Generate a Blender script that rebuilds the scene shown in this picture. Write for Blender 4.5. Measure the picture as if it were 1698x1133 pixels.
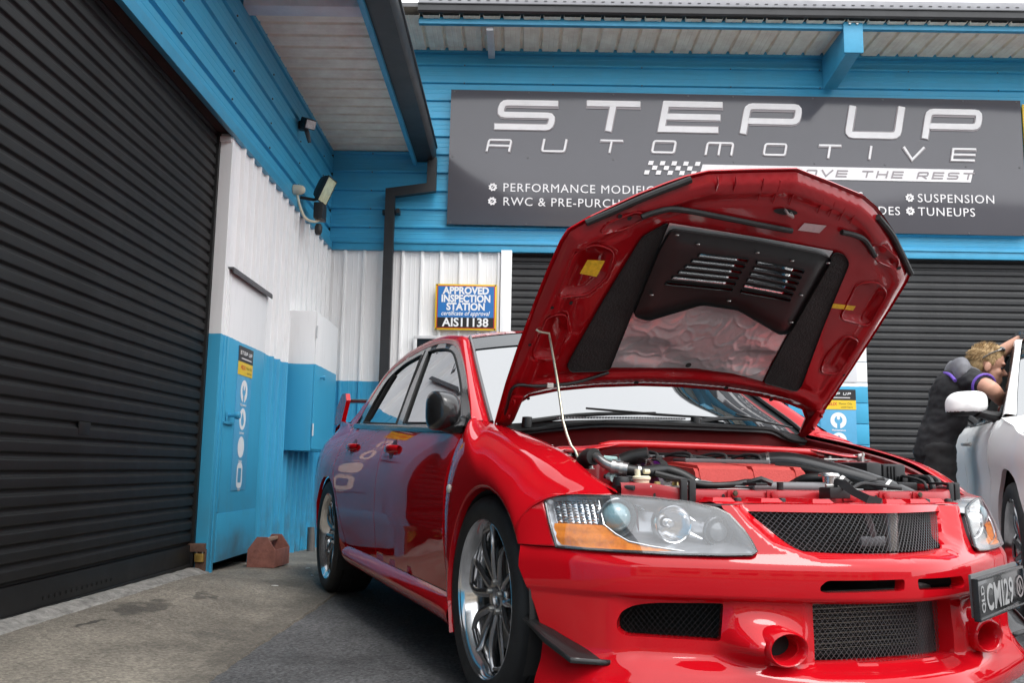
import bpy, bmesh, math, random
import numpy as np
from mathutils import Vector, Matrix, noise
from mathutils.geometry import delaunay_2d_cdt
random.seed(7)
S = bpy.context.scene
COL = S.collection
for o in list(bpy.data.objects): bpy.data.objects.remove(o)

# ------------------------------------------------------------------ camera
F_PX, PITCH, ROLL, YAW, CAM_H = 1517., .1381, .0175, -.008, .718
cd = bpy.data.cameras.new('camera'); cam = bpy.data.objects.new('camera', cd); COL.objects.link(cam)
S.camera = cam
cd.sensor_width = 36; cd.lens = 36 * F_PX / 1698; cd.clip_start = .05; cd.clip_end = 2000
_f = Vector((math.sin(YAW) * math.cos(PITCH), math.cos(YAW) * math.cos(PITCH), math.sin(PITCH)))
_r0 = Vector((math.cos(YAW), -math.sin(YAW), 0)); _u0 = _r0.cross(_f)
_r = _r0 * math.cos(ROLL) + _u0 * math.sin(ROLL); _u = -_r0 * math.sin(ROLL) + _u0 * math.cos(ROLL)
M = Matrix((_r, _u, -_f)).transposed().to_4x4(); M.translation = (0, 0, CAM_H)
cam.matrix_world = M

# ------------------------------------------------------------------ sky, sun, exposure
SUN_EL, SUN_AZ = math.radians(58), math.radians(150)      # azimuth from +Y, clockwise
w = bpy.data.worlds.new('World'); S.world = w; w.use_nodes = True
nt = w.node_tree; nt.nodes.clear()
sky = nt.nodes.new('ShaderNodeTexSky'); sky.sky_type = 'NISHITA'; sky.sun_disc = False
sky.sun_elevation = SUN_EL; sky.sun_rotation = SUN_AZ; sky.air_density = 1.0; sky.dust_density = 4.0; sky.ozone_density = 1
hs = nt.nodes.new('ShaderNodeHueSaturation'); hs.inputs['Saturation'].default_value = .10
bg = nt.nodes.new('ShaderNodeBackground'); bg.inputs['Strength'].default_value = .15
wo = nt.nodes.new('ShaderNodeOutputWorld')
veil = nt.nodes.new('ShaderNodeMix'); veil.data_type = 'RGBA'; veil.inputs['Factor'].default_value = .80       # even overcast veil over the blue
veil.inputs['B'].default_value = (8.2, 8.4, 8.7, 1)
nt.links.new(sky.outputs[0], hs.inputs['Color']); nt.links.new(hs.outputs[0], veil.inputs['A']); nt.links.new(veil.outputs['Result'], bg.inputs[0]); nt.links.new(bg.outputs[0], wo.inputs[0])
sl = bpy.data.lights.new('sun', 'SUN'); sl.energy = .7; sl.angle = math.radians(22); sl.color = (1, .97, .93)
so = bpy.data.objects.new('sun', sl); COL.objects.link(so)
_d = Vector((math.sin(SUN_AZ) * math.cos(SUN_EL), math.cos(SUN_AZ) * math.cos(SUN_EL), math.sin(SUN_EL)))
so.rotation_euler = _d.to_track_quat('Z', 'Y').to_euler()
so.location = (4, -6, 12)
S.view_settings.view_transform = 'Standard'; S.view_settings.look = 'None'
S.view_settings.gamma = 1; S.view_settings.use_curve_mapping = False
S.view_settings.exposure = 1.1
S.render.engine = 'CYCLES'
S.cycles.max_bounces = 8; S.cycles.transparent_max_bounces = 12
S.cycles.caustics_reflective = False; S.cycles.caustics_refractive = False
S.cycles.use_denoising = True

# ------------------------------------------------------------------ materials
MATS = {}
def srgb(r, g, b):
    f = lambda c: (c / 255 / 12.92) if c <= 10 else ((c / 255 + .055) / 1.055) ** 2.4
    return (f(r), f(g), f(b), 1)
def mat(name, col, rough=.5, metal=0., spec=.5, coat=0., var=0., vscale=6., bump=0., bscale=40., ior=None, coat_rough=.03, dirt=None, emit=None):
    """principled material with procedural noise variation of colour / roughness and fine bump"""
    if name in MATS: return MATS[name]
    m = bpy.data.materials.new(name); m.use_nodes = True; MATS[name] = m
    n = m.node_tree.nodes; l = m.node_tree.links; p = n['Principled BSDF']
    if len(col) == 3: col = (*col, 1)
    p.inputs['Base Color'].default_value = col; p.inputs['Roughness'].default_value = rough
    p.inputs['Metallic'].default_value = metal; p.inputs['Specular IOR Level'].default_value = spec
    if ior: p.inputs['IOR'].default_value = ior
    if coat: p.inputs['Coat Weight'].default_value = coat; p.inputs['Coat Roughness'].default_value = coat_rough
    if emit: p.inputs['Emission Color'].default_value = (*emit[:3], 1); p.inputs['Emission Strength'].default_value = emit[3]
    if var or bump:
        tc = n.new('ShaderNodeTexCoord')
    if var:
        t = n.new('ShaderNodeTexNoise'); t.inputs['Scale'].default_value = vscale; t.inputs['Detail'].default_value = 8; t.inputs['Roughness'].default_value = .65
        l.new(tc.outputs['Object'], t.inputs['Vector'])
        mx = n.new('ShaderNodeMix'); mx.data_type = 'RGBA'
        d = dirt or tuple(c * (1 - var) for c in col[:3])
        lo = tuple(col[i] * (1 - .5 * var) + d[i] * .5 * var if dirt else d[i] for i in range(3))
        mx.inputs['A'].default_value = (*(dirt or lo)[:3], 1); mx.inputs['B'].default_value = tuple(min(1, c * (1 + var * .4)) for c in col[:3]) + (1,)
        rp = n.new('ShaderNodeMapRange'); rp.inputs['From Min'].default_value = .3; rp.inputs['From Max'].default_value = .62
        rp.inputs['To Min'].default_value = (1 - var) if dirt else 0
        l.new(t.outputs[0], rp.inputs['Value']); l.new(rp.outputs[0], mx.inputs['Factor']); l.new(mx.outputs['Result'], p.inputs['Base Color'])
        rr = n.new('ShaderNodeMapRange'); rr.inputs['To Min'].default_value = min(1, rough * (1 + var)); rr.inputs['To Max'].default_value = rough * (1 - .3 * var)
        l.new(t.outputs[0], rr.inputs['Value']); l.new(rr.outputs[0], p.inputs['Roughness'])
    if bump:
        t2 = n.new('ShaderNodeTexNoise'); t2.inputs['Scale'].default_value = bscale; t2.inputs['Detail'].default_value = 6
        l.new(tc.outputs['Object'], t2.inputs['Vector'])
        b = n.new('ShaderNodeBump'); b.inputs['Strength'].default_value = bump; b.inputs['Distance'].default_value = .01
        l.new(t2.outputs[0], b.inputs['Height']); l.new(b.outputs[0], p.inputs['Normal'])
    return m
def thin_glass(name, tint=(1, 1, 1), ior=1.5, haze=0., haze_col=(.8, .8, .82), rough=.0):
    if name in MATS: return MATS[name]
    m = bpy.data.materials.new(name); m.use_nodes = True; MATS[name] = m
    n = m.node_tree.nodes; l = m.node_tree.links; n.clear()
    o = n.new('ShaderNodeOutputMaterial'); lw = n.new('ShaderNodeLayerWeight'); lw.inputs[0].default_value = .5; pw_ = n.new('ShaderNodeMath'); pw_.operation = 'POWER'; pw_.inputs[1].default_value = 5; fr = n.new('ShaderNodeMapRange'); fr.inputs['To Min'].default_value = ((ior - 1) / (ior + 1)) ** 2; l.new(lw.outputs['Facing'], pw_.inputs[0]); l.new(pw_.outputs[0], fr.inputs['Value'])
    tr = n.new('ShaderNodeBsdfTransparent'); tr.inputs[0].default_value = (*tint, 1)
    gl = n.new('ShaderNodeBsdfGlossy'); gl.inputs['Roughness'].default_value = rough; gl.inputs['Color'].default_value = (1, 1, 1, 1)
    a = n.new('ShaderNodeMixShader'); df = n.new('ShaderNodeBsdfDiffuse'); df.inputs[0].default_value = (*haze_col, 1)
    b = n.new('ShaderNodeMixShader'); a.inputs[0].default_value = haze
    l.new(tr.outputs[0], a.inputs[1]); l.new(df.outputs[0], a.inputs[2])
    l.new(fr.outputs[0], b.inputs[0]); l.new(a.outputs[0], b.inputs[1]); l.new(gl.outputs[0], b.inputs[2]); l.new(b.outputs[0], o.inputs[0])
    return m

# ------------------------------------------------------------------ object helpers
def tag(o, label=None, cat=None, group=None, kind=None):
    if label: o['label'] = label
    if cat: o['category'] = cat
    if group: o['group'] = group
    if kind: o['kind'] = kind
    return o
def empty(name, loc=(0, 0, 0), rz=0, label=None, cat=None, group=None):
    o = bpy.data.objects.new(name, None); COL.objects.link(o); o.location = loc; o.rotation_euler = (0, 0, rz); o.empty_display_size = .1
    return tag(o, label, cat, group)
def link(name, me, m, parent=None, loc=None, rot=None):
    o = bpy.data.objects.new(name, me); COL.objects.link(o)
    if m is not None and not me.materials:
        for q in (m if isinstance(m, (list, tuple)) else [m]): me.materials.append(q)
    if parent: o.parent = parent
    if loc is not None: o.location = loc
    if rot is not None: o.rotation_euler = rot
    return o
class MB:
    """collects geometry for one mesh"""
    def __init__(s): s.v = []; s.f = []; s.mi = []
    def add(s, v, f, mi=0):
        b = len(s.v); s.v += [tuple(p) for p in v]; s.f += [tuple(i + b for i in q) for q in f]; s.mi += [mi] * len(f); return s
    def box(s, lo, hi, bev=0., mi=0, R=None):
        x0, y0, z0 = lo; x1, y1, z1 = hi
        if bev <= 0:
            v = [(x0,y0,z0),(x1,y0,z0),(x1,y1,z0),(x0,y1,z0),(x0,y0,z1),(x1,y0,z1),(x1,y1,z1),(x0,y1,z1)]
            f = [(0,3,2,1),(4,5,6,7),(0,1,5,4),(1,2,6,5),(2,3,7,6),(3,0,4,7)]
        else:
            bm = bmesh.new(); bmesh.ops.create_cube(bm, size=1)
            for q in bm.verts: q.co = Vector(((x0+x1)/2 + q.co.x*(x1-x0), (y0+y1)/2 + q.co.y*(y1-y0), (z0+z1)/2 + q.co.z*(z1-z0)))
            bmesh.ops.bevel(bm, geom=bm.edges[:], offset=bev, segments=2, profile=.6, affect='EDGES')
            bm.verts.index_update(); v = [q.co[:] for q in bm.verts]; f = [[q.index for q in t.verts] for t in bm.faces]; bm.free()
        if R is not None: v = [R @ Vector(p) for p in v]
        return s.add(v, f, mi)
    def tube(s, pts, rad, n=8, cap=True, mi=0, closed=False, flat=None, up0=None):
        P = [Vector(p) for p in pts]; m = len(P); rs = rad if hasattr(rad, '__len__') else [rad] * m
        v = []; f = []; up = Vector(up0) if up0 else None
        for i in range(m):
            a = P[(i - 1) % m] if closed or i else P[0]; c = P[(i + 1) % m] if closed or i < m - 1 else P[-1]
            t = (c - a).normalized() if (c - a).length > 1e-9 else Vector((0, 0, 1))
            if up is None:
                up = Vector((0, 0, 1)) if abs(t.z) < .9 else Vector((0, 1, 0))
            u = (up - t * up.dot(t)); u = u.normalized() if u.length > 1e-6 else t.orthogonal().normalized(); up = u; w_ = t.cross(u)
            for k in range(n):
                a_ = 2 * math.pi * (k + .5) / n
                fl = flat or (1, 1)
                v.append(P[i] + (u * math.cos(a_) * fl[0] + w_ * math.sin(a_) * fl[1]) * rs[i])
        for i in range(m if closed else m - 1):
            for k in range(n):
                j = (i + 1) % m; f.append((i*n+k, i*n+(k+1)%n, j*n+(k+1)%n, j*n+k))
        if cap and not closed: f.append(tuple(range(n))[::-1]); f.append(tuple((m-1)*n + k for k in range(n)))
        return s.add(v, f, mi)
    def lathe(s, prof, n=24, axis='z', c=(0, 0, 0), mi=0, closed=False, arc=(0, 2 * math.pi)):
        """prof: list of (r, h)"""
        full = abs(arc[1] - arc[0] - 2 * math.pi) < 1e-6; nn = n if full else n + 1
        v = []; f = []; m = len(prof)
        for r, h in prof:
            for k in range(nn):
                a = arc[0] + (arc[1] - arc[0]) * k / n; x, y = r * math.cos(a), r * math.sin(a)
                q = {'z': (x, y, h), 'y': (x, h, y), 'x': (h, x, y)}[axis]; v.append((q[0]+c[0], q[1]+c[1], q[2]+c[2]))
        for i in range(m if closed else m - 1):
            j = (i + 1) % m
            for k in range(nn if full else n):
                f.append((i*nn+k, i*nn+(k+1)%nn, j*nn+(k+1)%nn, j*nn+k))
        return s.add(v, f, mi)
    def grid(s, rows, mi=0, close_u=False):
        m, n = len(rows), len(rows[0]); v = [p for r in rows for p in r]; f = []
        for i in range(m - 1):
            for k in range(n if close_u else n - 1): f.append((i*n+k, i*n+(k+1)%n, (i+1)*n+(k+1)%n, (i+1)*n+k))
        return s.add(v, f, mi)
    def prism(s, poly, axis, a, b, mi=0):
        """poly: 2D outline extruded along axis from a to b"""
        n = len(poly); mk = {'x': lambda p, h: (h, p[0], p[1]), 'y': lambda p, h: (p[0], h, p[1]), 'z': lambda p, h: (p[0], p[1], h)}[axis]
        v = [mk(p, a) for p in poly] + [mk(p, b) for p in poly]
        f = [tuple(range(n))[::-1], tuple(range(n, 2*n))] + [(i, (i+1)%n, n+(i+1)%n, n+i) for i in range(n)]
        return s.add(v, f, mi)
    def mirror_y(s):
        q = MB(); q.v = [(p[0], -p[1], p[2]) for p in s.v]; q.f = [tuple(reversed(t)) for t in s.f]; q.mi = list(s.mi); return q
    def xf(s, Mx): s.v = [tuple(Mx @ Vector(p)) for p in s.v]; return s
    def mesh(s, name, angle=40, smooth=True, fix=True):
        me = bpy.data.meshes.new(name); me.from_pydata(s.v, [], s.f)
        if any(s.mi): me.polygons.foreach_set('material_index', s.mi)
        if fix:
            bm = bmesh.new(); bm.from_mesh(me); bmesh.ops.remove_doubles(bm, verts=bm.verts, dist=1e-5); bmesh.ops.recalc_face_normals(bm, faces=bm.faces); bm.to_mesh(me); bm.free()
        if smooth:
            me.shade_smooth()
            if angle < 180: me.set_sharp_from_angle(angle=math.radians(angle))
        me.update(); return me
    def obj(s, name, m, parent=None, angle=40, smooth=True, loc=None, rot=None, fix=True):
        return link(name, s.mesh(name, angle, smooth, fix), m, parent, loc, rot)
def solid(o, t, off=-1):
    q = o.modifiers.new('thickness', 'SOLIDIFY'); q.thickness = t; q.offset = off; q.use_even_offset = False; return o
def cr(pts, n, closed=False):
    """catmull-rom resample: n samples per span"""
    P = [np.array(p, float) for p in pts]; m = len(P); out = []
    for i in range(m if closed else m - 1):
        p1, p2 = P[i], P[(i + 1) % m]
        p0 = P[i - 1] if (i > 0 or closed) else 2 * p1 - p2
        p3 = P[(i + 2) % m] if (closed or i < m - 2) else 2 * p2 - p1
        for k in range(n):
            t = k / n
            out.append(.5 * (2*p1 + (p2-p0)*t + (2*p0-5*p1+4*p2-p3)*t*t + (3*p1-p0-3*p2+p3)*t**3))
    if not closed: out.append(P[-1])
    return out
def surf(rows, nu, nv):
    """smooth grid through control rows: nu samples along a row span, nv between rows"""
    R = [cr(r, nu) for r in rows]; cols = [cr([R[i][k] for i in range(len(R))], nv) for k in range(len(R[0]))]
    return [[tuple(cols[k][i]) for k in range(len(cols))] for i in range(len(cols[0]))]
def pip(pts, poly):
    pts = np.asarray(pts, float); x, y = pts[:, 0], pts[:, 1]; ins = np.zeros(len(pts), bool); n = len(poly)
    for i in range(n):
        x1, y1 = poly[i]; x2, y2 = poly[(i + 1) % n]
        if y1 == y2: continue
        c = ((y1 > y) != (y2 > y)) & (x < (x2 - x1) * (y - y1) / (y2 - y1) + x1); ins ^= c
    return ins
def segdist(pts, poly, closed=True):
    pts = np.asarray(pts, float); d = np.full(len(pts), 1e9); n = len(poly)
    for i in range(n if closed else n - 1):
        a = np.array(poly[i]); b = np.array(poly[(i + 1) % n]); ab = b - a; L = ab @ ab
        if L < 1e-14: continue
        t = np.clip(((pts - a) @ ab) / L, 0, 1); d = np.minimum(d, np.linalg.norm(pts - (a + t[:, None] * ab), axis=1))
    return d
def densify(poly, step):
    out = []
    for i in range(len(poly)):
        a = np.array(poly[i], float); b = np.array(poly[(i + 1) % len(poly)], float); k = max(1, int(math.ceil(np.linalg.norm(b - a) / step)))
        out += [tuple(a + (b - a) * j / k) for j in range(k)]
    return out
def rounded(poly, r, n=4):
    """fillet the corners of a polygon; r scalar or list"""
    out = []; m = len(poly); rs = r if hasattr(r, '__len__') else [r] * m
    for i in range(m):
        p = np.array(poly[i], float); a = np.array(poly[i - 1], float) - p; b = np.array(poly[(i + 1) % m], float) - p
        la, lb = np.linalg.norm(a), np.linalg.norm(b); q = min(rs[i], .45 * la, .45 * lb)
        if q < 1e-6: out.append(tuple(p)); continue
        A = p + a / la * q; B = p + b / lb * q
        for k in range(n + 1):
            t = k / n; out.append(tuple((1-t)**2 * A + 2*t*(1-t) * p + t*t * B))
    return out
def cdt(outline, holes, fmap, step, flange=None, hole_flange=None, mb=None, mi=0, creases=()):
    """triangulated panel: 2D outline with holes mapped to 3D by fmap(u, v, depth)"""
    loops = [densify(outline, step)] + [densify(h, step) for h in holes]
    pts = []; ed = []; idx = []
    for lp in loops:
        b = len(pts); pts += lp; n = len(lp); ed += [(b + i, b + (i + 1) % n) for i in range(n)]; idx.append(list(range(b, b + n)))
    for c_ in creases:
        q = densify(list(c_), step)[:-1] if False else [tuple(np.array(c_[i]) + (np.array(c_[i+1]) - np.array(c_[i])) * j / max(1, int(math.ceil(math.dist(c_[i], c_[i+1]) / step)))) for i in range(len(c_) - 1) for j in range(max(1, int(math.ceil(math.dist(c_[i], c_[i+1]) / step))))] + [tuple(c_[-1])]
        b = len(pts); pts += q; ed += [(b + i, b + i + 1) for i in range(len(q) - 1)]
    lo = np.min(np.array(loops[0]), 0); hi = np.max(np.array(loops[0]), 0)
    gx = np.arange(lo[0] + step * .5, hi[0], step); gy = np.arange(lo[1] + step * .5, hi[1], step)
    g = np.array([(x + (step * .5 if j % 2 else 0), y) for j, y in enumerate(gy) for x in gx])
    if len(g):
        ok = pip(g, loops[0]) & (segdist(g, loops[0]) > step * .45)
        for h in loops[1:]: ok &= ~pip(g, h) & (segdist(g, h) > step * .45)
        for c_ in creases: ok &= segdist(g, c_, False) > step * .4
        pts = pts + [tuple(p) for p in g[ok]]
    V, E, Fc, ov, oe, of = delaunay_2d_cdt([Vector(p) for p in pts], ed, [], 0, 1e-7)
    cen = np.array([[sum(V[i][0] for i in t) / 3, sum(V[i][1] for i in t) / 3] for t in Fc])
    ok = pip(cen, loops[0])
    for h in loops[1:]: ok &= ~pip(cen, h)
    m = mb or MB(); inv = {}
    for k, o in enumerate(ov):
        for q in o: inv[q] = k
    v3 = [fmap(p[0], p[1], 0.) for p in V]; f3 = [tuple(t) for t, k in zip(Fc, ok) if k]
    for li, lp in enumerate(idx):
        fl = flange if li == 0 else (hole_flange if hole_flange is not None else flange)
        if not fl: continue
        if hasattr(fl, '__len__'): fl = fl[li - 1] if li else fl[0]
        if not fl: continue
        b = len(v3); n = len(lp)
        for q in lp: v3.append(fmap(pts[q][0], pts[q][1], -fl))
        for i in range(n): f3.append((inv[lp[i]], inv[lp[(i + 1) % n]], b + (i + 1) % n, b + i))
    m.add(v3, f3, mi); return m
_txt = {}
def text_mesh(t, size=1., ext=0., align='LEFT', spacing=1., bold=0., shear=0., sx=1.):
    c = bpy.data.curves.new('t', 'FONT'); c.body = t; c.size = size; c.extrude = ext; c.align_x = align; c.space_character = spacing; c.offset = bold; c.shear = shear; c.resolution_u = 3
    o = bpy.data.objects.new('t', c); COL.objects.link(o); dg = bpy.context.evaluated_depsgraph_get()
    me = bpy.data.meshes.new_from_object(o.evaluated_get(dg)); bpy.data.objects.remove(o); bpy.data.curves.remove(c)
    me.materials.clear()
    if sx != 1:
        for v in me.vertices: v.co.x *= sx
    return me
def text(t, size, m, parent, loc, rot, **k):
    ws_ = t.split(' ')
    if len(ws_) == 1: return link('lettering', text_mesh(t, size, **k), m, parent, loc, rot)
    al = k.pop('align', 'LEFT'); xs = lambda me: (min(v.co.x for v in me.vertices), max(v.co.x for v in me.vertices))
    full = xs(text_mesh(t, size, **k)); sh = {'LEFT': 0, 'CENTER': -(full[0] + full[1]) / 2, 'RIGHT': -full[1]}[al]; Rm = Matrix.Rotation(0, 3, 'X') if rot is None else Vector((0, 0, 0)).to_track_quat('Z', 'Y').to_matrix() if False else __import__('mathutils').Euler(rot).to_matrix()
    for i, wd in enumerate(ws_):
        me = text_mesh(wd, size, **k); off = xs(text_mesh(' '.join(ws_[:i + 1]), size, **k))[1] - xs(me)[1] + sh
        link('lettering', me, m, parent, Vector(loc) + Rm @ Vector((off, 0, 0)), rot)
def copy_tree(o, parent=None):
    c = o.copy(); COL.objects.link(c); c.parent = parent
    for ch in o.children: copy_tree(ch, c)
    return c
def ribbon(mb, pts, wd, z0, z1, mi=0, closed=False):
    """flat stroke of constant width with mitred corners, extruded from z0 to z1 (local xy plane)"""
    P = [np.array(p, float) for p in pts]; m = len(P); L = []; R_ = []
    for i in range(m):
        a = P[i - 1] if (i or closed) else None; b = P[(i + 1) % m] if (i < m - 1 or closed) else None
        d1 = (P[i] - a) / np.linalg.norm(P[i] - a) if a is not None else None
        d2 = (b - P[i]) / np.linalg.norm(b - P[i]) if b is not None else None
        if d1 is None: d1 = d2
        if d2 is None: d2 = d1
        n1 = np.array([-d1[1], d1[0]]); n2 = np.array([-d2[1], d2[0]]); n = n1 + n2; n /= np.linalg.norm(n); k = 1 / max(.4, n @ n1)
        L.append(P[i] + n * wd / 2 * k); R_.append(P[i] - n * wd / 2 * k)
    v = [(*q, z1) for q in L] + [(*q, z1) for q in R_] + [(*q, z0) for q in L] + [(*q, z0) for q in R_]; f = []
    for i in range(m if closed else m - 1):
        j = (i + 1) % m
        f += [(i, j, m+j, m+i), (2*m+i, 3*m+i, 3*m+j, 2*m+j), (i, 2*m+i, 2*m+j, j), (m+i, m+j, 3*m+j, 3*m+i)]
    if not closed: f += [(0, m, 3*m, 2*m), (m-1, 3*m-1, 4*m-1, 2*m-1)]
    return mb.add(v, f, mi)
# ------------------------------------------------------------------ shared materials
BLUE = (.048, .37, .60); WHITE = (.87, .87, .865)
def paint_split(name, z, lo, hi, rough=.42, grime=.13):
    """wall paint: one colour up to height z, another above it, with weathering"""
    m = bpy.data.materials.new(name); m.use_nodes = True; MATS[name] = m
    n = m.node_tree.nodes; l = m.node_tree.links; p = n['Principled BSDF']; p.inputs['Roughness'].default_value = rough
    g = n.new('ShaderNodeNewGeometry'); sx = n.new('ShaderNodeSeparateXYZ'); l.new(g.outputs['Position'], sx.inputs[0])
    nz = n.new('ShaderNodeTexNoise'); nz.inputs['Scale'].default_value = 9; nz.inputs['Detail'].default_value = 4; l.new(g.outputs['Position'], nz.inputs['Vector'])
    ma = n.new('ShaderNodeMath'); ma.operation = 'MULTIPLY_ADD'; ma.inputs[1].default_value = .012; l.new(nz.outputs[0], ma.inputs[0]); l.new(sx.outputs['Z'], ma.inputs[2])
    gt = n.new('ShaderNodeMath'); gt.operation = 'GREATER_THAN'; gt.inputs[1].default_value = z + .006; l.new(ma.outputs[0], gt.inputs[0])
    mx = n.new('ShaderNodeMix'); mx.data_type = 'RGBA'; mx.inputs['A'].default_value = (*lo, 1); mx.inputs['B'].default_value = (*hi, 1); l.new(gt.outputs[0], mx.inputs['Factor'])
    # grime: vertical streaks and scuffs
    mp = n.new('ShaderNodeMapping'); mp.inputs['Scale'].default_value = (9, 9, .9); l.new(g.outputs['Position'], mp.inputs[0])
    st = n.new('ShaderNodeTexNoise'); st.inputs['Scale'].default_value = 2.2; st.inputs['Detail'].default_value = 9; st.inputs['Roughness'].default_value = .7; l.new(mp.outputs[0], st.inputs['Vector'])
    rg = n.new('ShaderNodeMapRange'); rg.inputs['From Min'].default_value = .50; rg.inputs['From Max'].default_value = .80; rg.inputs['To Max'].default_value = grime; l.new(st.outputs[0], rg.inputs['Value'])
    m2 = n.new('ShaderNodeMix'); m2.data_type = 'RGBA'; m2.inputs['B'].default_value = (.16, .15, .14, 1); l.new(mx.outputs['Result'], m2.inputs['A']); l.new(rg.outputs[0], m2.inputs['Factor'])
    # dirt splash and chips close to the ground
    zr = n.new('ShaderNodeMapRange'); zr.inputs['From Min'].default_value = .55; zr.inputs['From Max'].default_value = 0; zr.inputs['To Max'].default_value = .9; l.new(sx.outputs['Z'], zr.inputs['Value'])
    n3 = n.new('ShaderNodeTexNoise'); n3.inputs['Scale'].default_value = 5; n3.inputs['Detail'].default_value = 9; l.new(g.outputs['Position'], n3.inputs['Vector'])
    r3 = n.new('ShaderNodeMapRange'); r3.inputs['From Min'].default_value = .42; r3.inputs['From Max'].default_value = .75; l.new(n3.outputs[0], r3.inputs['Value'])
    mm = n.new('ShaderNodeMath'); mm.operation = 'MULTIPLY'; l.new(zr.outputs[0], mm.inputs[0]); l.new(r3.outputs[0], mm.inputs[1])
    m3 = n.new('ShaderNodeMix'); m3.data_type = 'RGBA'; m3.inputs['B'].default_value = (.09, .085, .08, 1); l.new(m2.outputs['Result'], m3.inputs['A']); l.new(mm.outputs[0], m3.inputs['Factor'])
    l.new(m3.outputs['Result'], p.inputs['Base Color'])
    b = n.new('ShaderNodeBump'); b.inputs['Strength'].default_value = .12; b.inputs['Distance'].default_value = .01; l.new(n3.outputs[0], b.inputs['Height']); l.new(b.outputs[0], p.inputs['Normal'])
    return m
M_WALL = paint_split('wall_paint', 1.535, BLUE, WHITE)
M_BLUE = mat('blue_paint', BLUE, .38, var=.22, vscale=3, bump=.06, bscale=14, dirt=(.10, .22, .28))
M_BLUED = mat('blue_trim', (.05, .32, .52), .4, var=.12, vscale=5)
M_WHITE = mat('white_trim', (.68, .68, .68), .45, var=.12, vscale=8)
M_SLAT = mat('black_steel', (.0085, .0085, .0085), .48, spec=.38, var=.35, vscale=3.5, bump=.05, bscale=9)
M_SLATB = mat('black_steel_back', (.024, .0245, .026), .42, spec=.45, var=.3, vscale=3.5, bump=.05, bscale=9)
M_GUT = mat('gutter_black', (.018, .019, .021), .4, var=.3, vscale=5)
M_SOFF = mat('soffit_metal', (.95, .80, .66), .55, var=.40, vscale=5, dirt=(.52, .35, .24), bump=.05)
M_BLK = mat('black_plastic', (.014, .014, .015), .45, var=.2)
M_GREY = mat('grey_plastic', (.10, .10, .105), .45, var=.2)
M_STEEL = mat('zinc_steel', (.52, .51, .49), .38, metal=.9, var=.25, vscale=15)
M_RUST = mat('rusty_steel', (.12, .065, .045), .8, var=.4, vscale=30, bump=.3)

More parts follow.
